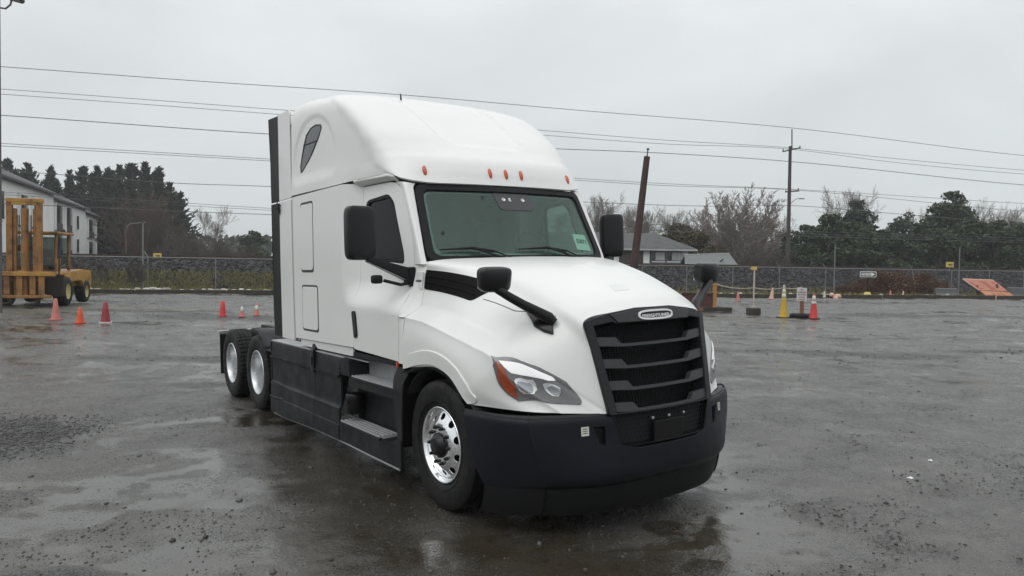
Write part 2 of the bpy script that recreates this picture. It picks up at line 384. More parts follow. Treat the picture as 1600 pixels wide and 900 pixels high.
def frame_mat(origin, xax, yax):
    x = Vector(xax).normalized(); z = x.cross(Vector(yax)).normalized(); y = z.cross(x)
    return Matrix(((x.x, y.x, z.x, origin[0]), (x.y, y.y, z.y, origin[1]), (x.z, y.z, z.z, origin[2]), (0, 0, 0, 1)))
HL_ST = [(3.941, 8.458), (4.307, 7.581), (4.752, 6.771), (5.061, 5.561), (5.273, 5.232), (5.44, 5.112), (5.508, 5.393), (5.792, 7.098), (5.708, 8.223), (5.572, 10.535), (5.337, 10.483), (5.029, 10.32), (4.712, 10.114), (4.284, 9.911)] # err 0.05
HL_SIG = [(4.246, 9.046), (4.386, 8.112), (4.759, 8.058), (5.07, 9.399), (5.312, 10.122), (5.518, 10.446), (5.339, 10.425), (5.055, 10.262), (4.752, 10.023)] # err 0.02
HL_DRL = [(4.318, 7.966), (4.682, 7.27), (4.933, 6.729), (5.139, 6.131), (5.269, 5.7), (5.325, 5.929), (5.287, 6.677), (5.158, 7.167), (5.037, 7.479), (4.883, 7.798), (4.68, 7.875)] # err 0.04
HL_L1 = [(5.051, 7.897), (5.081, 7.68), (5.161, 7.53), (5.193, 7.363), (5.285, 7.476), (5.404, 7.739), (5.482, 8.273), (5.428, 9.971), (5.315, 9.922), (5.207, 9.535)] # err 0.05
HL_L2 = [(5.317, 7.252), (5.327, 6.961), (5.389, 6.728), (5.447, 6.678), (5.544, 7.145), (5.595, 7.382), (5.572, 7.547), (5.49, 7.535), (5.398, 7.43)] # err 0.03
HM_FOOT = [(3.748, 3.424), (4.026, 3.082), (4.334, 2.995), (4.744, 3.5), (4.526, 3.665), (4.245, 3.749), (4.057, 3.609)] # err 0.03
RW_OUT = [(5.199, 2.468), (6.048, 2.367), (6.882, 2.969), (7.421, 3.62), (7.931, 4.636), (8.245, 6.121), (8.331, 7.604), (8.225, 9.0), (8.035, 9.055), (7.611, 8.08), (7.173, 6.814), (6.554, 5.288), (5.95, 3.86), (5.27, 2.786)] # err 0.01
RW_IN = [(5.33, 2.556), (6.117, 2.492), (6.914, 3.166), (7.39, 3.891), (7.872, 4.69), (8.19, 6.073), (8.283, 7.498), (8.186, 8.851), (7.999, 8.894), (7.586, 7.894), (7.182, 6.567), (6.626, 5.283), (6.036, 3.925), (5.4, 2.867)] # err 0.01
RW_BAR = [(7.445, 3.775), (7.443, 7.534), (7.381, 7.533), (7.384, 3.75)] # err 0.01
PANEL = [(8.627, 23.087), (7.888, 23.415), (6.879, 24.052), (6.446, 24.998), (6.418, 27.605), (6.215, 29.0), (6.188, 29.0), (6.592, 29.0)] # err 57.19
# =================================================================== TRUCK
# truck frame: u forward from the front axle, v towards the passenger side, w up.  mesh x=u, y=-v, z=w
TILT = Matrix.Translation(Vector(CAM)) @ Matrix.Rotation(R(-1.9576), 4, Vector(D_)) @ Matrix.Translation(-Vector(CAM))   # the truck leans with the yard's camber
truck = empty('semi_truck', label='white sleeper cab tractor truck parked on the wet gravel yard', cat='truck')
truck.matrix_world = TILT
CROSS = TILT.to_3x3() @ Vector((0, 0, 1)); T0 = TILT @ Vector((0, 0, 0))
def uvw(P): return Vector((P[0], -P[1], P[2]))
def side_of(u, w_):
    """half width of cab and sleeper"""
    u = np.asarray(u, float); w_ = np.asarray(w_, float)
    base = 1.222-.012*sstep(u, -2.2, -.5)
    sh = 1.545-.03*sstep(u, -1.1, -.45)+(-.25)*sstep(u, -.45, .9)
    ins = sstep(u, -1.80, -1.52)*(.085*sstep(w_, sh-.02, sh+.24)+.055*np.clip((w_-1.75)/.9, 0, 1.2))
    ins = ins+.075*np.clip((u+1.5)/.9, 0, 1.2)*sstep(w_, sh-.02, sh+.30)
    ins = ins+.004*sstep(u, -1.62, -1.56)
    lean = .015*np.clip((w_-2.0)/1.5, 0, 1)
    return base-ins-lean
def S_side(u, w_): return np.stack([u, side_of(u, w_), w_], 1)
# ---- sleeper walls
def sleeper_disp(P):
    return np.zeros(len(P))
for sd_ in (1, -1):
    sl = patch('sleeper_wall', S_side, rounded([(-3.18, 1.135), (-1.556, 1.155), (-1.556, 2.718), (-3.195, 2.715)], [.02, .02, .02, .02]), M['white'], truck, h=.06, side=sd_, thick=.02)
    for q in ([(-2.93, 1.87), (-2.545, 1.87), (-2.545, 2.63), (-2.93, 2.63)], [(-2.93, 1.235), (-2.44, 1.235), (-2.44, 1.735), (-2.93, 1.735)]):
        q = rounded(q, .05)
        c = np.mean(q, 0)
        inner = [tuple(c+(np.array(p)-c)*(1-.030/np.linalg.norm(np.array(p)-c))) for p in q]
        patch('baggage_door', S_side, inner, M['white'], sl, h=.06, side=sd_, thick=.016, off=.007, chamfer=.006)
        patch('door_seal', S_side, q, M['grey_plastic'], sl, holes=[inner], h=.06, side=sd_, thick=.012, off=.0015, chamfer=0)
    # sill below the sleeper
    patch('sill_panel', lambda u, w_: np.stack([u, side_of(u, w_)-.015, w_], 1), [(-3.05, 1.06), (-1.6, 1.065), (-1.6, 1.145), (-3.05, 1.127)], M['white_low'], sl, h=.06, side=sd_, thick=.02)
# ---- side extenders behind the sleeper
for sd_ in (1, -1):
    def S_ext(u, w_): return np.stack([u, 1.222-.015*np.clip((w_-2)/1.5, 0, 1)-.035*sstep(-u, 3.2, 4.1), w_], 1)
    top = lambda u: 3.70+.30*(u+3.0)*.55
    for (a, b, nm) in ((1.10, 2.70, 'lower'), (2.72, 9, 'upper')):
        hi1 = 2.70 if nm == 'lower' else 3.735; hi0 = 2.70 if nm == 'lower' else 3.73
        e = patch('side_extender', S_ext, rounded([(-3.725, a), (-3.232, a), (-3.246 if nm == 'lower' else -3.246, hi1-(0 if nm == 'lower' else .03)), (-3.72, hi0)], [.01, .01, .02 if nm == 'lower' else .05, .01]), M['white'], truck, h=.08, side=sd_, thick=.022)
        patch('rubber_flap', S_ext, [(-4.075, a), (-3.735, a), (-3.735, hi0-.005), (-4.085 if nm == 'lower' else -4.15, hi0+(0 if nm == 'lower' else .02))], M['black'], e, h=.08, side=sd_, thick=.012, off=-.004,
              disp=lambda P: .004*np.sin(P[:, 2]*5.0+P[:, 0]*3)*sstep(-P[:, 0], 3.74, 4.05))
    l = MB()
    for dz in (0, .06): l.tube([(-3.66, -sd_*1.20, 2.60+dz), (-3.70, -sd_*1.235, 2.62+dz), (-3.72, -sd_*1.21, 2.66+dz)], .008, 6)
    l.box((-3.70, -sd_*1.215, 2.62), (.05, .02, .12)); l.build('extender_latch', M['frame'], e)
# back wall of sleeper
bw = MB(); bw.box((-3.17, 0, 2.15), (.04, 2.38, 2.1)); bw.build('back_wall', M['white_low'], truck)
for s_ in (1, -1):
    m = MB(); m.box((-3.215, -s_*1.186, 2.34), (.09, .02, 2.40)); m.build('seam_dark_backing', M['black'], truck)  # dark strip added behind the open gap, standing in for its shade
# ---- roof fairing
def roof_net():
    rows = []
    # w, front centre u, half width, start of the front curve, exponent, width at the start of the curve
    spec = [(2.655, -.675, 1.222, -.985, 2.6, 1.072, 2.752), (2.715, -.695, 1.221, -1.06, 2.6, 1.086, 2.784), (2.775, -.714, 1.220, -1.14, 2.6, 1.098, 2.814), (2.85, -.752, 1.218, -1.22, 2.6, 1.108, 2.852), (2.905, -.800, 1.215, -1.29, 2.7, 1.115, 2.895),
            (2.955, -.868, 1.211, -1.35, 2.8, 1.121, 2.95), (3.03, -.970, 1.208, -1.42, 3.1, 1.127, 3.03), (3.17, -1.14, 1.206, -1.54, 3.5, 1.137, 3.17), (3.36, -1.42, 1.204, -1.74, 3.7, 1.148, 3.36), (3.54, -1.71, 1.199, -1.98, 3.5, 1.148, 3.53), (3.655, -1.97, 1.186, -2.22, 3.1, 1.115, 3.635),
            (3.735, -2.20, 1.155, -2.48, 2.5, 1.02, 3.715), (3.785, -2.42, 1.09, -2.68, 2.2, .89, 3.768), (3.815, -2.60, .90, -2.82, 2.1, .68, 3.802), (3.830, -2.75, .50, -2.9, 2, .38, 3.822), (3.836, -2.82, 0.0, -2.95, 2, 0.0, 3.83)]
    NA, NB = 9, 15
    for w_, uf, vs, uc, n, vc, ws in spec:
        r = []
        for k in range(NA):
            t = k/NA; u = -3.205+(uc+3.205)*t; v = vs+(vc-vs)*t**2.4
            r.append((u, v, ws))
        for k in range(NB):
            ph = math.pi/2*(k/(NB-1)); cu = max(0, math.sin(ph))**(2/n); cv = max(0, math.cos(ph))**(2/n)
            u = uc+(uf-uc)*cu; v = vc*cv; z = w_+(ws-w_)*(1-min(1, cu*1.25))**1.0 if uc < uf else w_
            r.append((u, v, z))
        r = np.array(r)
        if ws < 2.83: r[:, 2] -= .020*sstep(-r[:, 0], 1.1, 2.3)*(2.83-ws)/.08
        r[:, 2] -= .035*sstep(-r[:, 0], 2.75, 3.28)*sstep(r[:, 2], 3.3, 3.8); rows.append(r)
    # even out the spacing along each row
    out = []
    for r in rows:
        d = np.concatenate([[0], np.cumsum(np.linalg.norm(np.diff(r, axis=0), axis=1))]); q = np.linspace(0, 1, 30); q = d[-1]*q
        out.append(np.stack([np.interp(q, d, r[:, i]) for i in range(3)], 1))
    return np.array(out)
ROOF = Net(roof_net())
def roof_disp(P):
    u, v, w_ = P[:, 0], np.abs(P[:, 1]), P[:, 2]
    # shallow sunk panel on the crown's front slope
    edge = .475+.08*np.clip(w_-3.1, 0, 1)-.12*sstep(-w_, -3.16, -3.06)
    d = -.026*sstep(edge-v, -.008, .018)*sstep(w_, 3.058, 3.082)*sstep(-w_, -3.74, -3.60)
    # soft sunk field round the roof window
    e = ((u+2.56)/.58)**2+((w_-3.02)/.50)**2
    d = d-.013*sstep(-e, -1.06, -.90)*sstep(v, 1.05, 1.12)*sstep(w_, 2.80, 2.95)*sstep(-u, 1.6, 2.35)
    return d
for sd_ in (1, -1):
    rf = patch_grid('roof_fairing', ROOF, 16, 30, M['white'], truck, sub=(6, 4), side=sd_, out=(0, 1, .3), thick=.02, disp=roof_disp)
    patch('roof_window', ROOF, RW_IN, M['roof_glass'], rf, h=.35, side=sd_, thick=.01, off=.002, out=(0, 1, .1), chamfer=0, disp=roof_disp)
    patch('window_seal', ROOF, RW_OUT, M['black'], rf, holes=[RW_IN], h=.35, side=sd_, thick=.02, off=.006, out=(0, 1, .1), chamfer=.002, disp=roof_disp)
    patch('window_bar', ROOF, RW_BAR, M['black'], rf, h=.35, side=sd_, thick=.012, off=.005, out=(0, 1, .1), chamfer=0, disp=roof_disp)
# marker lamps along the brow
for v, u0 in ((.817, 0), (.177, 0), (0, 0), (-.177, 0), (-.817, 0)):
    s_ = 1 if v >= 0 else -1; st = ROOF.find([(abs(v), 2.765)], dims=(1, 2), dom=(0, 5, 8, 29))[0]
    P, n = surf_eval(ROOF, np.array([st]), (1, 0, .2)); p = P[0]; n = n[0]
    m = MB(); prof = [(.0, .020), (.012, .018), (.019, .008), (.021, -.02)]
    m.lathe(prof, 14); o = m.build('marker_light', M['amber'], rf)
    for q in o.data.vertices: q.co.y *= 2.6
    zz = Vector((n[0], -s_*n[1] if True else 0, n[2])); yy = Vector((-.32, 0, 1)); xx = yy.cross(zz)
    o.matrix_local = frame_mat((p[0], -s_*p[1], p[2]), xx, yy)
st = ROOF.find([(-2.06, .4)], dims=(0, 1), dom=(8, 15, 12, 29))[0]; z_ = float(ROOF(np.array([st[0]]), np.array([st[1]]))[0, 2]); an = MB(); an.tube([(-2.06, -.4, z_-.01), (-2.065, -.4, z_+.055)], [.010, .007], 8); an.build('antenna', M['black'], rf)
# ---- windshield
def S_ws(v, w_): return np.stack([-.675+(2.624-w_)/.634*.325-.125*v*v-.012*v**6, v, w_], 1)
def sym(half): return half+[(-a, b) for a, b in half[::-1]]
wo = rounded([(.985, 1.955), (.925, 2.642), (-.925, 2.642), (-.985, 1.955)], [.09, .085, .085, .09], 6)
wi = rounded([(.925, 1.995), (.872, 2.592), (-.872, 2.592), (-.925, 1.995)], [.09, .075, .075, .09], 6)
ws = patch('windshield', S_ws, wi, M['windshield'], truck, h=.08, thick=.006, off=-.012, out=(1, 0, 0), chamfer=0)
patch('windshield_gasket', S_ws, wo, M['grey_plastic'] if False else M['black'], ws, holes=[wi], h=.05, thick=.03, off=.006, out=(1, 0, 0), chamfer=.008)
# dark ceramic band printed inside the gasket
wb_ = rounded([(.895, 2.03), (.846, 2.572), (-.846, 2.572), (-.895, 2.03)], [.09, .07, .07, .09], 6)
patch('glass_border', S_ws, wi, M['lamp_dark'], ws, holes=[wb_], h=.05, thick=.003, off=-.020, out=(1, 0, 0), chamfer=0)
ho = patch('sensor_housing', S_ws, rounded([(.185, 2.60), (-.215, 2.60), (-.245, 2.45), (-.205, 2.425), (.115, 2.425), (.15, 2.44)], .02), M['frit'], ws, h=.06, thick=.016, off=-.009, out=(1, 0, 0))
for v, ww, r_ in ((.085, 2.52, .020), (-.135, 2.52, .020)):
    P = S_ws(np.array([v]), np.array([ww]))[0]; m = MB(); m.lathe([(.010, .0), (r_, .0), (r_, .004), (r_*.72, .005), (r_*.72, .002), (.0, .002)], 16); o = m.build('camera_lens', M['silver'], ws)
    o.matrix_local = frame_mat((P[0]-.010, -P[1], P[2]), (0, 1, 0), (-.45, 0, .89))
P = S_ws(np.array([.025]), np.array([2.52]))[0]; m = MB(); m.box((0, 0, 0), (.012, .034, .006)); m.box((.012, .01, 0), (.014, .012, .006)); m.box((.012, -.012, 0), (.014, .010, .006)); o = m.build('sensor_window', M['silver'], ws); o.matrix_local = frame_mat((P[0]-.006, -P[1], P[2]), (0, 1, 0), (-.45, 0, .89))
for v, ww in ((.30, 2.53), (.78, 2.20)):
    P = S_ws(np.array([v]), np.array([ww]))[0]; m = MB(); m.lathe([(0, .004), (.018, .004), (.02, 0), (.016, -.02)], 12); o = m.build('mount_button', M['gloss_black'], ws); o.matrix_local = frame_mat((P[0]-.018, -P[1], P[2]), (0, 1, 0), (-.45, 0, .89))
# paper with the lot number, behind the glass on the driver's side
pp = patch('lot_paper', S_ws, [(-.66, 2.06), (-.875, 2.045), (-.845, 2.205), (-.665, 2.215)], M['paper'], ws, h=.1, thick=.002, off=-.022, out=(1, 0, 0), chamfer=0)
P, n = surf_eval(S_ws, np.array([(-.765, 2.135)]), (1, 0, 0)); P = P[0]; n = n[0]
t = text_mesh('lot_number', '53071', .062, M['ink'], ws, .0012, bold=.0022); z_ = Vector((n[0], -n[1], n[2])); y_ = Vector((-.4, 0, .9)); x_ = y_.cross(z_); 
t.matrix_local = frame_mat(Vector((P[0], -P[1], P[2]))+z_*-.0205, x_, y_)
# wipers
for v0, v1 in ((.40, .87), (-.42, .12)):
    m = MB()
    def wp_(v, ww, o_=.03): q = S_ws(np.array([v]), np.array([ww]))[0]; return Vector((q[0]+o_, -q[1], q[2]))
    m.tube([wp_(v0-.02, 2.035, .03), wp_((v0+v1)/2-.05, 2.065, .035), wp_(v1, 2.052, .022)], [.012, .014, .006], 6)
    m.build('wiper_blade', M['black'], ws)
    m = MB(); m.tube([wp_(v0-.10, 1.965, .05), wp_(v0+.05, 2.02, .055), wp_((v0+v1)/2-.04, 2.07, .05)], [.016, .011, .008], 6); m.tube([wp_(v0-.19, 1.965, .05), wp_(v0-.02, 2.035, .045)], .007, 6); m.build('wiper_arm', M['black'], ws)
# ---- doors
DF = [(-.622, 1.110), (-.628, 1.16), (-.612, 1.33), (-.602, 1.46), (-.598, 1.53), (-.60, 1.60), (-.615, 1.72), (-.625, 1.86), (-.627, 1.99), (-.645, 2.08), (-.70, 2.25), (-.81, 2.50), (-.885, 2.615), (-.97, 2.665), (-1.06, 2.680)]
DW = rounded([(-.775, 1.935), (-1.47, 1.985), (-1.50, 2.20), (-1.50, 2.545), (-1.095, 2.580), (-.99, 2.50), (-.93, 2.35), (-.785, 2.03)], [.05, .06, .05, .07, .05, .05, .05, .06], 5)
def offs(poly, d):
    c = np.mean(poly, 0); return [tuple(c+(np.array(p)-c)*(1-d/np.linalg.norm(np.array(p)-c))) for p in poly]
def door_disp(P): return .0*P[:, 0]
for sd_ in (1, -1):
    d = patch('cab_door', S_side, [(-1.55, 1.150), (-1.50, 1.140)]+DF+[(-1.55, 2.680)], M['white'], truck, holes=[DW], h=.045, side=sd_, thick=.03)
    gl = offs(DW, .035)
    patch('door_window', S_side, gl, M['tinted'] if sd_ > 0 else M['side_glass'], d, h=.06, side=sd_, thick=.006, off=-.018, chamfer=0)
    patch('window_seal', S_side, DW, M['black'], d, holes=[gl], h=.05, side=sd_, thick=.025, off=-.004)
    hb = rounded([(-1.552, 1.50), (-1.49, 1.50), (-1.452, 1.27), (-1.505, 1.245)], .028, 5)
    patch('door_handle', S_side, hb, M['gloss_black'], d, h=.03, side=sd_, thick=.02, off=.018, chamfer=.008)
    # frame round the door, up to the roof seam and forward to the windshield
    pass
    # pillar strip between door edge and windshield gasket
    gk = [(.99, 1.93), (.987, 2.02), (.977, 2.13), (.965, 2.26), (.952, 2.40), (.938, 2.55), (.930, 2.615), (.905, 2.650)]
    G = [S_ws(np.array([a]), np.array([b]))[0] for a, b in gk]
    De = [(-.622, 1.93), (-.632, 2.02), (-.665, 2.13), (-.715, 2.26), (-.775, 2.39), (-.845, 2.53), (-.90, 2.62), (-.985, 2.672)]
    De = [np.array([a+.012, float(side_of(a, b)), b+.004]) for a, b in De]
    rows = []
    for g, e in zip(G, De):
        mid = (g+e)/2; mid[1] += .30*(e[1]-g[1])+.012; mid[0] += .25*abs(g[0]-e[0])
        rows.append([g+np.array([-.012, .004, 0]), mid, e])
    loft(rows, 'windshield_pillar', M['white'], truck, (5, 6), sd_, (.6, .8, 0), .02)
    # header above the door, tucked under the roof overhang
    rows = []
    for u in np.linspace(-1.60, -.93, 9):
        e = np.array([u, float(side_of(u, 2.685)), 2.690 if u < -1.0 else 2.690-.06*((u+1.0)/.07)**2*.3]); 
        j = ROOF.find([(u, 2.765)], dims=(0, 2), dom=(0, 1.2, 0, 26))[0]; q = ROOF(np.array([j[0]]), np.array([j[1]]))[0]
        rows.append([e+np.array([0, .002, 0]), (e+q)/2+np.array([0, .030, -.004]), q+np.array([0, -.006, -.008])])
    loft(rows, 'door_header', M['white'], truck, (3, 5), sd_, (0, 1, -.5), .015)
    # sill strip under the door with the orange corner lamp
    m = MB(); m.box((-1.11, -sd_*1.175, 1.085), (.95, .05, .045)); m.build('door_sill', M['fairing'], d)
    m = MB(); m.box((-.632, -sd_*1.205, 1.082), (.018, .03, .05), bev=.004); m.build('corner_reflector', M['amber'], d)
# ---- hood and fenders
HG = [
 [(-.33, 0, 1.985), (-.35, .45, 1.980), (-.405, .965, 1.958), (-.44, 1.015, 1.865), (-.435, 1.045, 1.70), (-.43, 1.095, 1.57), (-.50, 1.192, 1.490), (-.515, 1.214, 1.30), (-.52, 1.215, 1.06)],
 [(-.06, 0, 1.968), (-.08, .41, 1.960), (-.15, .870, 1.930), (-.16, .955, 1.845), (-.155, 1.005, 1.69), (-.15, 1.075, 1.555), (-.17, 1.202, 1.468), (-.20, 1.226, 1.30), (-.235, 1.222, 1.106)],
 [(.25, 0, 1.930), (.23, .37, 1.922), (.15, .745, 1.883), (.15, .87, 1.795), (.15, .965, 1.655), (.15, 1.070, 1.528), (.20, 1.195, 1.398), (.12, 1.228, 1.27), (.04, 1.222, 1.132)],
 [(.56, 0, 1.858), (.54, .34, 1.848), (.48, .668, 1.803), (.46, .79, 1.705), (.465, .928, 1.592), (.46, 1.058, 1.468), (.50, 1.172, 1.330), (.38, 1.222, 1.20), (.265, 1.222, 1.085)],
 [(.85, 0, 1.758), (.84, .32, 1.746), (.80, .632, 1.680), (.775, .738, 1.592), (.755, .872, 1.478), (.728, 1.010, 1.372), (.705, 1.128, 1.258), (.545, 1.205, 1.10), (.385, 1.218, .995)],
 [(1.05, 0, 1.668), (1.035, .32, 1.652), (1.0, .615, 1.580), (1.0, .68, 1.44), (.985, .795, 1.312), (.940, .928, 1.198), (.83, 1.065, 1.115), (.635, 1.168, 1.01), (.450, 1.205, .935)],
 [(1.165, 0, 1.583), (1.145, .36, 1.562), (1.095, .605, 1.502), (1.150, .580, 1.280), (1.195, .552, 1.060), (1.235, .522, .866), (1.090, .815, .882), (.900, 1.012, .893), (.490, 1.195, .905)]]
G = []
for i, r in enumerate(HG):
    r = np.array(r); nt1 = Net(np.stack([r, r])); a = nt1(np.zeros(2), np.array([4.72, 5.25]))
    if i == 6: a = np.array([(1.230, .527, .905), (1.205, .592, .868)])
    k = .16
    G.append(np.concatenate([r[:5], a[:1], r[5:6], a[1:], [r[6]+(a[1]-r[6])*k*1.2], r[6:7], [r[6]+(r[7]-r[6])*k], r[7:]]))
HOOD = Net(np.array(G)); HN = 13
def hood_disp(P): return np.zeros(len(P))
for sd_ in (1, -1):
    hd = patch_grid('hood', HOOD, 7, HN, M['white'], truck, sub=(10, 8), side=sd_, out=(.3, .6, .6), thick=.015)
    # smoked vent on the hood's flank
    vp = [(-.455, 1.885), (-.435, 1.725), (.19, 1.640), (.365, 1.742), (.30, 1.765)]
    st = HOOD.find(np.array(rounded(vp, [.02, .02, .03, .02, .02], 3)), dims=(0, 2), dom=(0, 6, 2, 5))
    patch('hood_vent', HOOD, st, M['vent_black'], hd, h=.12, side=sd_, thick=.02, off=.006, out=(0, 1, .2), chamfer=.004)
    for k in range(2):
        t_ = .33+.33*k; l0 = np.array(vp[0])*(1-t_)+np.array(vp[1])*t_; l1 = np.array(vp[4])*(1-t_)+np.array(vp[2])*t_
        sl_ = HOOD.find(np.array([l0+[.02, .006], l1+[-.03, .006], l1+[-.03, -.004], l0+[.02, -.004]]), dims=(0, 2), dom=(0, 6, 2, 5)); patch('vent_rib', HOOD, sl_, M['vent_black'], hd, h=.12, side=sd_, thick=.012, off=.012, out=(0, 1, .2), chamfer=.002)
    # raised lip following the wheel arch
    arch = [(-.44, 1.062), (-.31, 1.096), (-.20, 1.118), (-.10, 1.133), (0, 1.138), (.10, 1.13), (.20, 1.108), (.30, 1.068), (.38, 1.01), (.44, .945), (.475, .90)]
    oa = [(a+.115*(a-.02)/math.hypot(a-.02, b-.55), b+.115*(b-.55)/math.hypot(a-.02, b-.55)) for a, b in arch]
    oa = [(min(max(a, -.47), .60), max(b, .905)) for a, b in oa]
    fl_ = HOOD.find(np.array([(a, b+.008) for a, b in arch]+oa[::-1]), dims=(0, 2), dom=(0, 6, 8.5, 12)); patch('arch_lip', HOOD, fl_, M['white'], hd, h=.14, side=sd_, thick=.016, off=.011, out=(0, 1, .1), chamfer=.007)
    # fine seam running forward from the vent
    sm_ = HOOD.find(np.array([(.30, 1.655), (.62, 1.575), (.90, 1.540), (.90, 1.536), (.62, 1.571), (.30, 1.651)]), dims=(0, 2), dom=(2, 6, 2, 5)); patch('hood_seam', HOOD, sm_, M['grey_plastic'], hd, h=.1, side=sd_, thick=.004, off=.002, out=(0, 1, .2), chamfer=0)
    # headlamp
    HLo = [(.700, 1.262), (.760, 1.245), (.905, 1.225), (1.03, 1.155), (1.115, 1.050), (1.155, .945), (1.02, .945), (.855, .957), (.762, 1.06), (.722, 1.16)]
    st = HL_ST
    fr_ = [st[k] for k in range(len(st))]
    hl = patch('headlight', HOOD, fr_, M['lamp_dark'], truck, h=.12, side=sd_, thick=.05, off=.008, out=(1, .5, 0), chamfer=.006)
    patch('turn_signal', HOOD, HL_SIG, M['signal'], hl, h=.12, side=sd_, thick=.02, off=.013, out=(1, .5, 0), chamfer=.004)
    patch('daylight_strip', HOOD, HL_DRL, M['strip'], hl, h=.12, side=sd_, thick=.02, off=.013, out=(1, .5, 0), chamfer=.004)
    for q in (HL_L1, HL_L2):
        patch('lamp_bezel', HOOD, q, M['chrome'], hl, h=.1, side=sd_, thick=.02, off=.011, out=(1, .5, 0), chamfer=.003)
        c_ = np.mean(q, 0)
        patch('lamp_lens', HOOD, [tuple(c_+(np.array(p)-c_)*.74+np.array([.02, -.01])) for p in q], M['lens'], hl, h=.1, side=sd_, thick=.02, off=.014, out=(1, .5, 0), chamfer=.003)
    # cowl panel between hood and door with its lettering
    hr = HOOD(np.zeros(10), np.linspace(2.0, HN-1.15, 10))
    dr = [(-.622, 1.93), (-.614, 1.86), (-.606, 1.75), (-.592, 1.60), (-.590, 1.53), (-.594, 1.46), (-.604, 1.33), (-.616, 1.20), (-.62, 1.15), (-.618, 1.11)]
    dw = np.interp(np.linspace(0, 1, 10), [0, 1], [0, 1])
    rows = [[], [], []]
    for k, h_ in enumerate(hr):
        ww = min(h_[2], 1.935); du = np.interp(-ww, [-b for a, b in dr], [a for a, b in dr])
        e = np.array([du, float(side_of(du, ww)), ww]); f_ = np.array(h_)+np.array([-.008, -.002, 0])
        rows[0].append(f_); rows[1].append((e+f_)/2+np.array([0, .004, 0])); rows[2].append(e)
    loft(rows, 'cowl_panel', M['white'], truck, (4, 5), sd_, (0, 1, .1), .015)
    cp = COL.objects[-1] if False else [o for o in kids(truck) if o.name.startswith('cowl_panel')][-1]
    # the bright badge plate with small lettering
    m = MB(); m.box((-.525, -sd_*1.043, 1.795), (.135, .012, .150), Matrix.Rotation(sd_*R(-8), 3, 'X'), bev=.004); bp_ = m.build('badge_plate', M['white'], cp)
    t = text_mesh('badge_lettering', 'CASCADIA', .024, M['text_dark'], cp, .002, bold=.0006)
    t.matrix_local = frame_mat((-.525, -sd_*1.0510, 1.79), (sd_, 0, 0), (0, sd_*.17, 1))
# hood emblem plates (pale grey patches on the white crown)
for (u, v) in ((.92, .10), (.10, -.42)):
    s0 = 1 if v > 0 else -1; v = abs(v)
    q = HOOD.find(np.array([(u-.05, v-.10), (u+.05, v-.07), (u+.05, v+.09), (u-.05, v+.06)]), dims=(0, 1), dom=(0, 6, 0, 2))
    patch('hood_decal', HOOD, q, M['white_low'], hd, h=.1, side=s0, thick=.003, off=.0015, out=(0, 0, 1), chamfer=0)
# ---- grille
def S_gr(v, w_):
    return np.stack([1.178+(1.502-w_)*.205-.225*np.abs(v)**2.05+.0*w_, v, w_], 1)
go = rounded(sym([(.522, .855), (.606, 1.500), (.42, 1.548), (.18, 1.578)])[::1], .008, 2)
gi = rounded(sym([(.465, .858), (.548, 1.470), (.395, 1.492), (.365, 1.478)])[::1], .004, 2)
gr = patch('grille', S_gr, go, M['plastic'], truck, holes=[gi], h=.06, thick=.12, off=.022, out=(1, 0, 0), chamfer=.008)
patch('badge_plate', S_gr, rounded(sym([(.352, 1.483), (.405, 1.538), (.18, 1.566)]), .006, 2), M['grey_plastic'], gr, h=.06, thick=.05, off=.032, out=(1, 0, 0), chamfer=.006)
patch('grille_backing', S_gr, offs(go, .03), M['void'], gr, h=.1, thick=.01, off=-.115, out=(1, 0, 0), chamfer=0)
# woven mesh behind the bars
m = MB()
for k in range(46):
    v = -.56+1.12*k/45; P = S_gr(np.full(5, v), np.linspace(.87, 1.47, 5)); m.tube([(p[0]-.085, -p[1], p[2]) for p in P], .004, 3, False, False)
for k in range(26):
    ww = .87+.6*k/25; P = S_gr(np.linspace(-.53, .53, 9), np.full(9, ww)); m.tube([(p[0]-.087, -p[1], p[2]) for p in P], .004, 3, False, False)
tag(m.build('grille_mesh', M['black'], gr, recalc=False), kind='stuff')
for k, (ww, a) in enumerate(((1.352, .532), (1.198, .512), (1.046, .492), (.896, .470))):
    b = .368-.021*k; h0, h1 = .034, .034
    poly = sym([(.0, ww-.040), (b-.04, ww-.038), (a, ww-.022), (a, ww+.036), (b+.005, ww+.030), (b-.032, ww-.010), (0, ww-.014)])
    poly = [(b-.04, ww-.038), (a, ww-.024), (a+.006, ww+.036), (b+.010, ww+.028), (b-.032, ww-.019)]
    poly = poly+[(-x, y) for x, y in poly[::-1]]
    patch('grille_bar', S_gr, poly, M['grey_plastic'], gr, h=.05, thick=.045, off=.008, out=(1, 0, 0), chamfer=.006)
# maker's oval badge
m = MB()
def oval(a, b, n=40, p=3.2): return [(a*math.copysign(abs(math.cos(t))**(2/p), math.cos(t)), b*math.copysign(abs(math.sin(t))**(2/p), math.sin(t))) for t in np.linspace(0, 2*math.pi, n, endpoint=False)]
P, n = surf_eval(S_gr, np.array([(0.0, 1.522)]), (1, 0, 0)); 
def S_bd(v, w_): return S_gr(v, w_)
ov = [(a, 1.522+b) for a, b in oval(.172, .036)]; oi = [(a, 1.522+b) for a, b in oval(.158, .024)]
patch('emblem_ring', S_gr, ov, M['text_white'], gr, holes=[oi], h=.03, thick=.012, off=.042, out=(1, 0, 0), chamfer=.002)
patch('emblem_plate', S_gr, oi, M['gloss_black'], gr, h=.05, thick=.01, off=.036, out=(1, 0, 0), chamfer=0)
t = text_mesh('emblem_lettering', 'FREIGHTLINER', .036, M['text_white'], gr, .002, bold=.0004); t.matrix_local = frame_mat((P[0][0]+.0385, 0, 1.522), (0, 1, 0), (-.205, 0, 1))
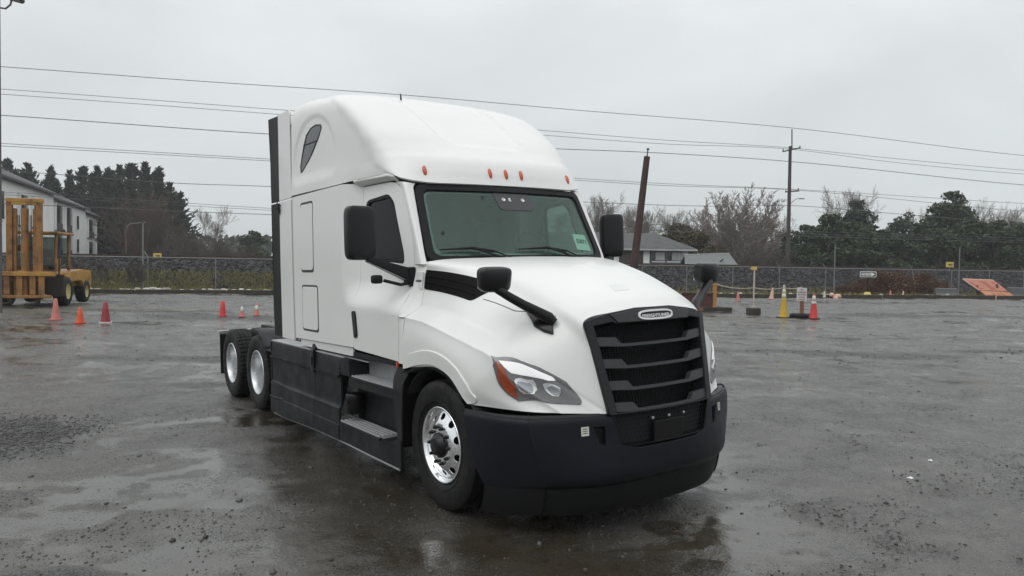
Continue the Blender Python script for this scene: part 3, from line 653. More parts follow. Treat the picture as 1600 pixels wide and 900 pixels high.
bb = [v.co for v in t.data.vertices]; wid = max(v.x for v in bb)-min(v.x for v in bb); sx = .285/wid
for v in t.data.vertices: v.co.x *= sx; v.co.y *= .95; v.co.z -= .225*abs(v.co.x)**2.05
# ---- bumper
BW = [(.858, [(1.30, 0), (1.285, .30), (1.222, .58), (1.115, .82), (.985, 1.015), (.78, 1.135), (.452, 1.205)]),
      (.82, [(1.315, 0), (1.30, .31), (1.238, .59), (1.130, .83), (1.005, 1.035), (.79, 1.155), (.462, 1.222)]),
      (.70, [(1.322, 0), (1.308, .31), (1.246, .59), (1.146, .82), (1.025, 1.020), (.80, 1.150), (.505, 1.222)]),
      (.56, [(1.330, 0), (1.318, .31), (1.262, .59), (1.170, .80), (1.042, .985), (.82, 1.135), (.560, 1.215)]),
      (.44, [(1.330, 0), (1.322, .31), (1.272, .58), (1.184, .78), (1.058, .945), (.84, 1.105), (.61, 1.205)]),
      (.385, [(1.310, 0), (1.302, .30), (1.256, .57), (1.168, .765), (1.045, .925), (.84, 1.09), (.635, 1.19)]),
      (.35, [(1.265, 0), (1.258, .30), (1.214, .56), (1.13, .75), (1.02, .905), (.84, 1.075), (.65, 1.175)])]
def crease(r):
    r = [np.array(p, float) for p in r]; c = r[4]; return r[:4]+[c+(r[3]-c)*.10, c, c+(r[5]-c)*.10]+r[5:]
BUMP = Net(np.array([[(p[0], p[1], z) for p in crease(r)] for z, r in BW]))
def bq(pts): return BUMP.find(np.array(pts), dims=(1, 2), dom=(0, 6, 0, 8))
# outline in grid units (row, column); open in the middle where the lower intake sits
op = bq([(0.001, .600), (.30, .605), (.445, .640), (.500, .846)])
bo = [(op[0][0], 0), op[1], op[2], op[3], (0, op[3][1]), (0, 3), (0, 5), (0, 7), (0, 8), (2, 8), (4, 8), (6, 8), (6, 6), (6, 4), (6, 2), (6, 0)]
pk = bq([(.555, .78), (.64, .785), (.60, .66), (.555, .645)])
bmps = []
for sd_ in (1, -1):
    b_ = patch('bumper', BUMP, bo, M['bumper'], truck, holes=[pk], h=.16, side=sd_, thick=.05, off=0, out=(1, .4, 0), chamfer=.008)
    bmps.append(b_)
    patch('fog_pocket', BUMP, pk, M['black'], b_, h=.2, side=sd_, thick=.01, off=-.045, out=(1, .4, 0), chamfer=0)
    q = bq([(.672, .79), (.722, .787), (.722, .725), (.672, .728)])
    patch('label_sticker', BUMP, q, M['sticker'], b_, h=.2, side=sd_, thick=.003, off=.003, out=(1, .4, 0), chamfer=0)
    for zz in (.745, .760, .775):
        q = bq([(.682, zz+.003), (.712, zz+.002), (.712, zz-.003), (.682, zz-.002)]); patch('sticker_print', BUMP, q, M['grey_plastic'], b_, h=.2, side=sd_, thick=.002, off=.0045, out=(1, .4, 0), chamfer=0)
    # dark lip strip along the top joint and rubber skirt below
    tl = [[BUMP(np.array([0.]), np.array([c]))[0]+np.array([o_, o_*.5, dz]) for c in np.linspace(2.0, 8, 26)] for o_, dz in ((-.055, .0), (-.015, .012), (.004, .0), (.006, -.018))]
    loft(tl, 'bumper_lip', M['plastic'], b_, (3, 2), sd_, (1, .4, .5), .008)
    VAL = [[BUMP(np.array([6.]), np.array([c]))[0]+np.array([a_, 0, dz]) for c in np.linspace(0, 8, 30)] for a_, dz in ((.0, .0), (-.01, -.06), (-.035, -.15), (-.06, -.20))]
    loft(VAL, 'bumper_skirt', M['black'], b_, (2, 2), sd_, (1, .4, 0), .015)
# lower intake: honeycomb mesh, frame and number plate holder
bmp = bmps[0]
iw = sym([(.448, .635), (.512, .862)])
ip = rounded([(.445, .622), (.51, .862), (-.51, .862), (-.445, .622)], .03, 3)
S_in = lambda v, w_: np.stack([1.318+(.86-w_)*.02-.21*np.abs(v)**2.0, v, w_], 1)
patch('intake_frame', S_in, ip, M['gloss_black'], bmp, holes=[offs(ip, .018)], h=.06, thick=.06, off=.0, out=(1, 0, 0), chamfer=.004)
patch('intake_backing', S_in, offs(ip, .01), M['void'], bmp, h=.1, thick=.01, off=-.06, out=(1, 0, 0), chamfer=0)
m = MB(); hs = .021
for r_ in range(9):
    for c_ in range(-24, 25):
        cv = c_*hs*1.75+(hs*.875 if r_ % 2 else 0); cw = .640+r_*hs*1.52
        if abs(cv) > .425+(cw-.63)*.25 or cw > .845: continue
        ring = [(cv+hs*math.sin(a), cw+hs*math.cos(a)) for a in np.linspace(0, 2*math.pi, 7)]
        P = S_in(np.array([p[0] for p in ring]), np.array([p[1] for p in ring])); m.tube([(p[0]-.03, -p[1], p[2]) for p in P], .0032, 3, False, False)
tag(m.build('intake_mesh', M['plastic'], bmp, recalc=False), kind='stuff')
m = MB(); m.box((1.315, 0, .70), (.012, .30, .15), Matrix.Rotation(R(2), 3, 'Y'), bev=.006); m.build('plate_holder', M['gloss_black'], bmp)
for v in (-.16, 0, .16):
    m = MB(); m.box((1.318-.21*v*v, v, .800), (.02, .022, .016), bev=.003); m.build('intake_clip', M['alu'], bmp)
m = MB(); m.box((1.0, 0, .34), (.3, 1.0, .12)); m.build('bumper_core', M['void'], bmp)
# ---- mirrors
def superbox(c, d, mt, name, parent, rot=None, e=.32, n=10, taper=None):
    """rounded box: superquadric"""
    bm = bmesh.new(); bmesh.ops.create_uvsphere(bm, u_segments=28, v_segments=16, radius=1)
    f = lambda x: math.copysign(abs(x)**e, x)
    for v in bm.verts:
        x, y, z = v.co; r_ = math.hypot(x, y); 
        ph = math.atan2(z, r_); th = math.atan2(y, x)
        p = Vector((f(math.cos(ph))*f(math.cos(th))*d[0]/2, f(math.cos(ph))*f(math.sin(th))*d[1]/2, f(math.sin(ph))*d[2]/2))
        if taper: p = taper(p)
        if rot is not None: p = rot @ p
        v.co = p+Vector(c)
    for q in bm.faces: q.smooth = True
    me = bpy.data.meshes.new(name); bm.to_mesh(me); bm.free(); return link(name, me, parent, mt)
for sd_ in (1, -1):
    dm = empty('door_mirror'); dm.parent = truck
    # housing: tall convex shell facing forward, glass on its back
    rot = Matrix.Rotation(sd_*R(8), 3, 'Z')
    def tp(p):
        q = p.copy()
        q.x *= 1-.25*(abs(p.y)/.13)**2*(1 if p.x > 0 else 0)
        return q
    superbox((-.815, -sd_*1.440, 2.205), (.125, .262, .460), M['gloss_black'], 'mirror_shell', dm, rot, .30, taper=tp)
    m = MB(); m.box((-.880, -sd_*1.443, 2.205), (.012, .215, .40), rot, bev=.01); m.build('mirror_glass', M['chrome'], dm)
    # lower arm sweeping to the door corner
    m = MB()
    m.add([(-.60, -sd_*1.045, 1.895), (-.60, -sd_*1.045, 1.775), (-.73, -sd_*1.045, 1.770), (-.73, -sd_*1.045, 1.895), (-.775, -sd_*1.40, 2.005), (-.775, -sd_*1.40, 1.965), (-.85, -sd_*1.40, 1.965), (-.85, -sd_*1.40, 2.02)],
          [(0, 1, 2, 3), (4, 7, 6, 5), (0, 4, 5, 1), (1, 5, 6, 2), (2, 6, 7, 3), (3, 7, 4, 0)])
    m.build('mirror_arm', M['gloss_black'], dm, bevel=.012)
    m = MB(); m.box((-.655, -sd_*1.062, 1.835), (.13, .06, .15), bev=.015); m.build('mirror_mount', M['black'], dm)
    m = MB(); m.tube([(-.64, -sd_*1.08, 1.775), (-.65, -sd_*1.15, 1.76), (-.72, -sd_*1.28, 1.80)], [.016, .014, .014], 8); m.tube([(-.60, -sd_*1.06, 1.78), (-.585, -sd_*1.075, 1.755), (-.62, -sd_*1.085, 1.745)], .006, 6); m.build('camera_arm', M['black'], dm)
    superbox((-.755, -sd_*1.325, 1.810), (.10, .075, .075), M['black'], 'side_camera', dm, rot, .45)
    # hood mirror
    hm = empty('hood_mirror'); hm.parent = truck
    def tp2(p):
        q = p.copy(); q.x *= 1.0 if p.x < 0 else .55+.45*(1-(abs(p.y)/.13)**2)*(1-(abs(p.z)/.1)**2*.5); q.y *= 1+.06*(p.z/.09); return q
    superbox((.745, -sd_*1.115, 1.812), (.14, .245, .175), M['shell'], 'mirror_shell', hm, Matrix.Rotation(sd_*R(-4), 3, 'Z') @ Matrix.Rotation(R(6), 3, 'Y'), .42, taper=tp2)
    m = MB(); m.box((.685, -sd_*1.118, 1.81), (.012, .20, .13), Matrix.Rotation(R(6), 3, 'Y'), bev=.008); m.build('mirror_glass', M['chrome'], hm)
    A = [np.array(p) for p in ((.775, 1.120, 1.745), (.80, 1.035, 1.690), (.83, .935, 1.630), (.868, .830, 1.570), (.905, .765, 1.528), (.935, .735, 1.495))]
    rr = [(.030, .024), (.032, .026), (.034, .028), (.040, .032), (.045, .03), (.030, .022)]
    V = []; F = []; n_ = 12
    for i, p in enumerate(A):
        d_ = (A[min(i+1, 5)]-A[max(i-1, 0)]); d_ /= np.linalg.norm(d_); sx_ = np.cross(d_, (0, 0, 1)); sx_ /= np.linalg.norm(sx_); up_ = np.cross(sx_, d_)
        for k in range(n_):
            t_ = 2*math.pi*k/n_; q = p+up_*rr[i][0]*math.copysign(abs(math.cos(t_))**.6, math.cos(t_))+sx_*rr[i][1]*math.copysign(abs(math.sin(t_))**.6, math.sin(t_)); V.append((q[0], -sd_*q[1], q[2]))
    for i in range(5):
        for k in range(n_): F.append((i*n_+k, i*n_+(k+1) % n_, (i+1)*n_+(k+1) % n_, (i+1)*n_+k))
    m = MB(); m.add(V, F, True); m.add(V[:n_], [tuple(range(n_))]); m.add(V[-n_:], [tuple(range(n_))]); m.build('mirror_arm', M['gloss_black'], hm)
    ft = HM_FOOT
    patch('mirror_foot', HOOD, ft, M['gloss_black'], hm, h=.1, side=sd_, thick=.05, off=.028, out=(.4, .8, .1), chamfer=.012)
# ---- wheels
def tyre_mesh(r, w_, tread=False, n=96):
    h = w_/2
    prof = [(.298, -h*.72), (.315, -h*.86), (.36, -h*.985), (.42, -h*1.0), (.462, -h*.97), (.485, -h*.90), (.496, -h*.845)]
    if tread:
        tr = [(.505, -h*.82), (.508, -h*.50), (.496, -h*.48), (.496, -h*.43), (.508, -h*.41), (.510, -h*.06), (.496, -h*.05), (.496, h*.05), (.510, h*.06), (.508, h*.41), (.496, h*.43), (.496, h*.48), (.508, h*.50), (.505, h*.82)]
    else:
        tr = [(.503, -h*.80), (.507, -h*.56), (.499, -h*.545), (.499, -h*.50), (.508, -h*.485), (.509, -h*.19), (.500, -h*.175), (.500, -h*.135), (.509, -h*.12), (.509, h*.12), (.500, h*.135), (.500, h*.175), (.509, h*.19), (.508, h*.485), (.499, h*.50), (.499, h*.545), (.507, h*.56), (.503, h*.80)]
    prof += tr+[(.496, h*.845), (.485, h*.90), (.462, h*.97), (.42, h*1.0), (.36, h*.985), (.315, h*.86), (.298, h*.72)]
    ring = [(q[0], q[1]) for q in prof]
    m = MB(); V = []; F = []; mm = len(prof); N_ = n*2 if tread else n
    for k in range(N_):
        t = 2*math.pi*k/N_
        for (rr, y) in prof:
            q = rr
            if tread and rr > .500 and (k % 4) == 0: q = rr-.011
            if tread and .478 < rr < .500 and abs(y) > h*.83 and (k % 4) == 0: q = rr-.006
            sk = .010*math.sin(0) 
            V.append((q*math.cos(t+ (y*.12 if tread else 0)), y, q*math.sin(t+(y*.12 if tread else 0))))
    for k in range(N_):
        k2 = (k+1) % N_
        for i in range(mm-1): F.append((k*mm+i, k*mm+i+1, k2*mm+i+1, k2*mm+i))
    m.add(V, F, True); return m
def rim_front(m_):
    pass
def polar_surf(f):       # disc whose depth depends on radius; out = +y
    def s(a, b):
        r = np.hypot(a, b); return np.stack([a, -f(r), b], 1)   # patch flips v -> -y
    return s
def ringp(r, n=40, c=(0, 0), sx=1, rot=0):
    o = []
    for t in np.linspace(0, 2*math.pi, n, endpoint=False):
        x, y = r*sx*math.cos(t), r*math.sin(t); o.append((c[0]+x*math.cos(rot)-y*math.sin(rot), c[1]+x*math.sin(rot)+y*math.cos(rot)))
    return o
def front_wheel(u, side):
    wl = empty('front_wheel'); wl.parent = truck
    wl.location = (u, -side*1.04, .508); wl.rotation_euler = (0, 0, 0 if side < 0 else math.pi)      # +y of the wheel points outwards
    t = tyre_mesh(.508, .275).build('tyre', M['tyre'], wl, recalc=True, auto=35)
    # lettering band and mould ridges on the sidewall
    m = MB()
    for r_ in (.345, .352, .452): m.lathe([(r_-.0025, .1368 if r_ < .44 else .134), (r_, .1395 if r_ < .44 else .137), (r_+.0025, .1368 if r_ < .44 else .134)], 72, 'y')
    m.build('sidewall_ridge', M['tyre'], wl)
    m = MB(); m.lathe([(.296, .095), (.303, .112), (.301, .122), (.291, .124), (.283, .112), (.276, .085), (.268, .074)], 72, 'y'); m.build('rim', M['chrome'], wl)
    f = lambda r: -(.074+.038*sstep(r, .262, .17)+.012*sstep(-r, -.16, -.13))
    f = lambda r: np.interp(r, [0, .10, .145, .165, .185, .22, .25, .262, .275], [.128, .128, .128, .126, .116, .094, .080, .076, .076])
    holes = [ringp(.031, 16, (.220*math.cos(a), .222*math.sin(a)), .86, a) for a in [2*math.pi*(k+.5)/10 for k in range(10)]]
    dsk = patch('wheel_disc', polar_surf(f), ringp(.270, 64), M['chrome'], wl, holes=holes+[ringp(.098, 32)], h=.022, thick=.022, off=0, out=(0, -1, 0), chamfer=.003)
    m = MB(); m.lathe([(.0, .0), (.25, .0), (.25, .04), (.0, .04)], 32, 'y'); m.build('brake_drum', M['void'], wl)
    m = MB(); m.lathe([(.100, .10), (.100, .135), (.094, .150), (.078, .160), (.070, .176), (.050, .182), (0, .183)], 32, 'y'); m.build('hub_cap', M['gloss_black'], wl)
    for k in range(10):
        a = 2*math.pi*k/10; m = MB(); m.lathe([(.0, .160), (.009, .159), (.0140, .150), (.0150, .128), (.019, .124)], 8, 'y', (.1425*math.cos(a), 0, .1425*math.sin(a))); m.build('lug_nut', M['gloss_black'], wl)
    return wl
fw = front_wheel(0, 1)
fw2 = copy_tree(fw, truck); fw2.location = (0, 1.04, .508); fw2.rotation_euler = (0, 0, 0)
def rear_wheel(u, side):
    wl = empty('rear_wheel'); wl.parent = truck; wl.location = (u, -side*.985, .508); wl.rotation_euler = (0, 0, 0 if side < 0 else math.pi)
    t = tyre_mesh(.508, .275, True).build('tyre', M['tyre'], wl, recalc=True, auto=30)
    m = MB(); m.lathe([(.296, .095), (.304, .112), (.302, .124), (.291, .126), (.283, .108), (.268, .05), (.262, -.04), (.255, -.075), (.235, -.085), (.15, -.082), (.13, -.085)], 72, 'y'); m.build('rim', M['silver'], wl)
    for k in range(10):
        a = 2*math.pi*k/10; m = MB(); m.lathe([(.0, -.045), (.014, -.046), (.017, -.052), (.019, -.084)], 8, 'y', (.1425*math.cos(a), 0, .1425*math.sin(a))); m.build('lug_nut', M['alu'], wl)
    m = MB(); m.lathe([(.125, -.09), (.118, -.03), (.10, -.01), (.10, .01), (0, .012)], 28, 'y'); m.build('axle_hub', M['silver'], wl)
    m = MB(); m.tube([(-.15, -.02, .20), (-.17, .03, .215), (-.175, .06, .217)], .006, 6); m.build('valve_stem', M['frame'], wl)
    return wl
# dual pairs: outer wheel and a second tyre inside it
WB, TS = 5.162, 1.319
def inner_wheel():
    wl = empty('inner_wheel'); wl.parent = truck
    o = bpy.data.objects.new('tyre', rw_tyre); COL.objects.link(o); o.parent = wl
    m = MB(); m.lathe([(.296, -.095), (.29, -.08), (.26, 0), (.29, .08), (.296, .095)], 36, 'y'); m.build('rim', M['silver'], wl); return wl
rw = rear_wheel(-WB, 1)
rw_tyre = [c for c in kids(rw) if c.name.startswith('tyre')][0].data
iw_ = inner_wheel(); first = True
for u in (-WB, -WB-TS):
    for s_ in (1, -1):
        if not (u == -WB and s_ == 1):
            c = copy_tree(rw, truck); c.location = (u, -s_*.985, .508); c.rotation_euler = (0, 0, 0 if s_ < 0 else math.pi)
        c = iw_ if first else copy_tree(iw_, truck); first = False
        c.location = (u, -s_*.655, .508)
# ---- chassis
for s_ in (1, -1):
    m = MB(); m.box((-3.0, s_*.43, .88), (8.2, .09, .27)); m.build('frame_rail', M['frame'], truck)
for u in (-WB, -WB-TS): m = MB(); m.tube([(u, -.9, .508), (u, .9, .508)], .09, 12); m.lathe([(.0, -.2), (.17, -.16), (.2, 0), (.17, .16), (0, .2)], 20, 'y', (u, 0, .508)); m.build('drive_axle', M['frame'], truck)
m = MB(); m.box((0, 0, .46), (.12, 1.8, .12)); m.build('front_axle', M['frame'], truck)
m = MB(); m.lathe([(.0, .0), (.45, .0), (.46, .03), (.44, .06), (.0, .06)], 32, 'z', (-5.75, 0, 1.06)); m.box((-5.75, 0, 1.02), (1.1, .8, .08)); m.box((-6.15, 0, 1.08), (.5, .22, .05)); m.build('fifth_wheel', M['frame'], truck)
m = MB(); m.box((.25, 0, .9), (1.3, 1.3, .75)); m.build('engine_block', M['void'], truck)
m = MB(); m.box((-2.0, 0, .95), (2.9, 2.0, .35)); m.build('cab_floor', M['void'], truck)
for s_ in (1, -1):
    m = MB(); m.tube([(-3.9, s_*.83, .62), (-2.0, s_*.83, .62)], .29, 24); m.build('fuel_tank', M['alu'], truck)
    # inner fender liner over the front wheel
    V = []; F = []
    for k in range(15):
        a = R(-12+204*k/14); 
        for y in (1.185, .80): V.append((.02+.63*math.cos(a), s_*y, .545+.585*math.sin(a)))
    for k in range(14): F.append((2*k, 2*k+1, 2*k+3, 2*k+2))
    m = MB(); m.add(V, F, True); o = m.build('fender_liner', M['black'], truck); so = o.modifiers.new('s', 'SOLIDIFY'); so.thickness = .015
    # black lip trimming the arch
    am = [(-.53, 1.045), (-.40, 1.062), (-.31, 1.094), (-.20, 1.118), (-.10, 1.132), (0, 1.137), (.10, 1.128), (.20, 1.106), (.30, 1.066), (.38, 1.008), (.45, .935)]
    m = MB(); V = []; F = []
    for u, z in am:
        c = np.array([u+.02, z-.55]); c /= np.linalg.norm(c)
        V += [(u, -s_*1.222, z-.004), (u-c[0]*.022, -s_*1.225, z-.004-c[1]*.022), (u-c[0]*.03, -s_*1.12, z-.004-c[1]*.03)]
    for k in range(len(am)-1):
        for j in range(2): F.append((3*k+j, 3*k+3+j, 3*k+4+j, 3*k+1+j))
    m.add(V, F, True); m.build('arch_trim', M['black'], truck)
    # rear mud flap, hanger and quarter fender
    m = MB(); m.box((-7.02, -s_*.86, .60), (.012, .56, .62)); m.build('mud_flap', M['black'], truck)
    m = MB(); m.box((-7.02, -s_*.80, .94), (.05, .72, .05), bev=.008); m.build('mud_flap_hanger', M['alu'], truck)
    V = []; F = []
    for k in range(9):
        a = R(38+50*k/8)
        for y in (1.13, .66): V.append((-WB+.60*math.cos(a), -s_*y, .508+.60*math.sin(a)))
    for k in range(8): F.append((2*k, 2*k+1, 2*k+3, 2*k+2))
    m = MB(); m.add(V, F, True); m.add([(-4.69, -s_*1.13, .87), (-4.25, -s_*1.13, .87), (-4.25, -s_*.66, .87), (-4.69, -s_*.66, .87)], [(0, 1, 2, 3)]); o = m.build('quarter_fender', M['plastic'], truck); so = o.modifiers.new('s', 'SOLIDIFY'); so.thickness = .018
# ---- chassis fairings with their steps
def fair_prof(u):
    """(v,w) points from the top ledge to the bottom edge at station u"""
    k = float(sstep(u, -4.0, -3.55)); b = .165+.045*float(sstep(u, -3.9, -2.2))+.005*float(sstep(u, -2.2, -.6))
    o = .006*k
    return [(1.10, 1.030), (1.195, 1.026), (1.218, 1.008), (1.226+o, .860), (1.228+o, .845), (1.222-.004*k, .828), (1.221-.004*k, .70), (1.222-.004*k, .560), (1.233+o, .540-.02*k), (1.234+o, .52-.02*k), (1.240+o, .37+.012*k), (1.240+o, .355+.012*k), (1.247+o, .340), (1.246+o, b+.01), (1.236, b-.012)]
for s_ in (1, -1):
    cf = empty('chassis_fairing'); cf.parent = truck
    us = [-4.11, -4.0, -3.85, -3.7, -3.5, -3.2, -2.9, -2.62, -2.60]
    def panel(us, name, mt): 
        rows = [[(u, v, z) for v, z in fair_prof(u)] for u in us]; return patch_grid(name, Net(np.array(rows)), len(us), 15, mt, cf, (4, 4), s_, (0, 1, .2), .02)
    panel([-4.11, -4.0, -3.85, -3.7, -3.5, -3.25, -3.0, -2.80, -2.605], 'fairing_panel', M['fairing'])
    panel([-2.595, -2.45, -2.3, -2.15, -2.0, -1.89], 'fairing_panel', M['fairing'])
    m = MB(); m.box((-4.105, -s_*1.10, .60), (.02, .26, .84)); m.build('fairing_end', M['plastic'], cf)
    # ledge between fairing top and cab
    m = MB(); m.box((-2.95, -s_*1.125, 1.035), (2.3, .19, .012)); m.box((-1.55, -s_*1.10, 1.035), (.5, .16, .012)); m.build('fairing_ledge', M['plate'], cf)
    # step tower: wall with two recessed treads
    S = lambda p: (p[0], -s_*p[1], p[2])
    m = MB(); poly = [(-1.885, 1.225), (-1.64, 1.225), (-1.60, 1.04), (-1.885, 1.04)]
    m.prism([(a, -s_*b) for a, b in poly], .86, 1.03, 'z'); m.build('step_box', M['fairing'], cf, bevel=.01)
    m = MB(); m.box((-1.25, -s_*1.02, .96), (.82, .03, .20)); m.box((-1.25, -s_*1.03, .85), (1.2, .03, .05)); m.build('step_riser', M['plate'], cf)
    m = MB(); m.box((-1.2, -s_*1.03, .60), (1.36, .03, .46)); m.build('recess_wall', M['fairing'], cf)
    # upper tread bracket, lower tread bracket, apron under it
    for (u0, u1, z, vi, vo) in ((-1.70, -.655, .872, 1.035, 1.222), (-1.885, -.90, .412, 1.045, 1.262)):
        m = MB(); m.prism([(u0, -s_*vi), (u1, -s_*vi), (u1-.02, -s_*vo), (u0+.03, -s_*vo)], z-.035, z-.008, 'z'); st_ = m.build('step', M['fairing'], cf, bevel=.006)
        m = MB()
        for k in range(5):
            v = vi+.03+(vo-vi-.05)*k/4; m.box(((u0+u1)/2, -s_*v, z), (u1-u0-.09, .012, .016))
        for k in range(int((u1-u0)/.035)): m.box((u0+.06+k*.035, -s_*(vi+vo)/2, z-.003), (.010, vo-vi-.05, .010))
        m.build('step_tread', M['plate'], st_)
        if z > .8:
            m = MB(); m.prism([(u0, -s_*(vo-.03)), (u1, -s_*(vo-.03)), (u1, -s_*(vo-.005)), (u0, -s_*(vo-.005))], z-.10, z-.03, 'z'); m.build('step_lip', M['fairing'], st_, bevel=.006)
    lp = [(-1.89, .395), (-.80, .395), (-.60, .45), (-.535, .45), (-.54, .205), (-1.89, .208)]
    def S_ap(u, w_): return np.stack([u, 1.246+.0*w_, w_], 1)
    patch('fairing_apron', S_ap, rounded(lp, [.0, .03, .02, .02, .02, 0], 3), M['fairing'], cf, h=.1, side=s_, thick=.03)
    m = MB(); m.prism([(-.90, -s_*1.05), (-.60, -s_*1.05), (-.60, -s_*1.245), (-.86, -s_*1.262)], .37, .41, 'z'); m.build('step_corner', M['fairing'], cf, bevel=.006)
    # panel ahead of the treads and the flare behind the front wheel
    fl = rounded([(-.60, .40), (-.535, .40), (-.525, .65), (-.50, .95), (-.43, 1.035), (-.62, 1.075), (-.69, .98), (-.66, .70)], .03, 3)
    def S_fl(u, w_): return np.stack([u, 1.236-.03*sstep(w_, .85, 1.08), w_], 1)
    patch('wheel_flare', S_fl, fl, M['gloss_black'], cf, h=.05, side=s_, thick=.16, off=.0, chamfer=.01)
    m = MB(); m.box((-.64, -s_*1.12, .63), (.06, .17, .5)); m.build('flare_web', M['fairing'], cf)
    # filler cap under the upper step
    m = MB(); m.lathe([(.0, .195), (.085, .195), (.092, .185), (.092, .12), (.085, .115), (.085, .0), (0, 0)], 20, 'z', (-1.735, -s_*1.135, .49)); m.box((-1.735, -s_*1.225, .60), (.06, .012, .03)); m.build('filler_cap', M['gloss_black'], cf)
    # latch strap over the fairing top
    m = MB(); m.box((-2.60, -s_*1.243, .93), (.085, .022, .24), bev=.008); m.box((-2.60, -s_*1.20, 1.065), (.09, .06, .055), Matrix.Rotation(R(25), 3, 'Y'), bev=.008); m.box((-2.60, -s_*1.258, .93), (.03, .012, .09), bev=.004); m.build('fairing_latch', M['gloss_black'], cf)
    # thin pale edge moulding along the bottom
    m = MB(); m.tube([(u, -s_*(fair_prof(u)[-1][0]+.002), fair_prof(u)[-1][1]+.004) for u in np.linspace(-4.0, -1.9, 16)]+[(-1.2, -s_*1.25, .202), (-.55, -s_*1.25, .202)], .011, 5); m.build('edge_moulding', M['edge'], cf)
# ---- cab interior seen through the glass
m = MB(); m.box((-.70, 0, 1.78), (.55, 1.9, .34), bev=.06); m.box((-.62, .45, 1.98), (.30, .55, .10), bev=.04); ds = m.build('dashboard', M['interior'], truck)
m = MB(); 
V = []
for k in range(29): a = 2*math.pi*k/28; V.append((-1.02-.09*math.sin(a)*.6, .52+.23*math.cos(a), 2.02+.21*math.sin(a)))
m.tube(V, .016, 6, False); m.tube([(-1.02, .52, 2.02), (-.85, .52, 1.85)], .04, 8); m.tube([(-1.02, .30, 2.02), (-1.02, .74, 2.02)], .018, 6); m.build('steering_wheel', M['interior'], truck)
for y in (.52, -.55):
    st_ = empty('cab_seat'); st_.parent = truck
    superbox((-1.45, y, 1.62), (.52, .52, .18), M['interior'], 'seat_cushion', st_, None, .4); superbox((-1.68, y, 2.02), (.16, .50, .75), M['interior'], 'seat_back', st_, Matrix.Rotation(R(-8), 3, 'Y'), .4); superbox((-1.72, y, 2.47), (.10, .28, .18), M['interior'], 'head_rest', st_, None, .5)
m = MB(); m.box((-2.05, 0, 2.1), (.03, 2.2, 1.6)); m.build('sleeper_curtain', M['interior_light'], truck)
m = MB(); m.box((-1.55, 0, 2.76), (1.1, 1.6, .03)); m.build('headliner', M['interior_light'], truck)
m = MB(); m.box((-1.3, 0, 1.35), (1.5, 2.1, .06)); m.build('cab_carpet', M['void'], truck)
# =================================================================== THE YARD
tn = TILT.to_3x3() @ Vector((0, 0, 1)); TC = np.array(TILT @ Vector((-2.6, 0, 0))); TR = np.array(TILT.to_3x3())
def tilt_z(x, y): return T0.z-(tn.x*(x-T0.x)+tn.y*(y-T0.y))/tn.z
def base_z(x, y):
    """yard surface without the small relief"""
    dx = x-T0.x; dy = y-T0.y; u = dx*TR[0][0]+dy*TR[1][0]; v = dx*TR[0][1]+dy*TR[1][1]
    d = np.hypot(np.maximum(np.maximum(u-1.3, -7.2-u), 0), np.maximum(np.abs(v)-1.3, 0))
    k = 1-sstep(d, .8, 11.0)
    return tilt_z(x, y)*k
def rf(x, y):
    dx = x-CAM[0]; dy = y-CAM[1]; return dx*RV[0]+dy*RV[1], dx*FV[0]+dy*FV[1]
def blob(r, f, cr, cf, ar, af, soft=.5, seed=1, amp=.5):
    e = np.sqrt(((r-cr)/ar)**2+((f-cf)/af)**2)+amp*(fbm(r*1.3+seed*7.1, f*1.3, 4, seed)-.5)*2
    return 1-sstep(e, 1-soft, 1+soft*.4)
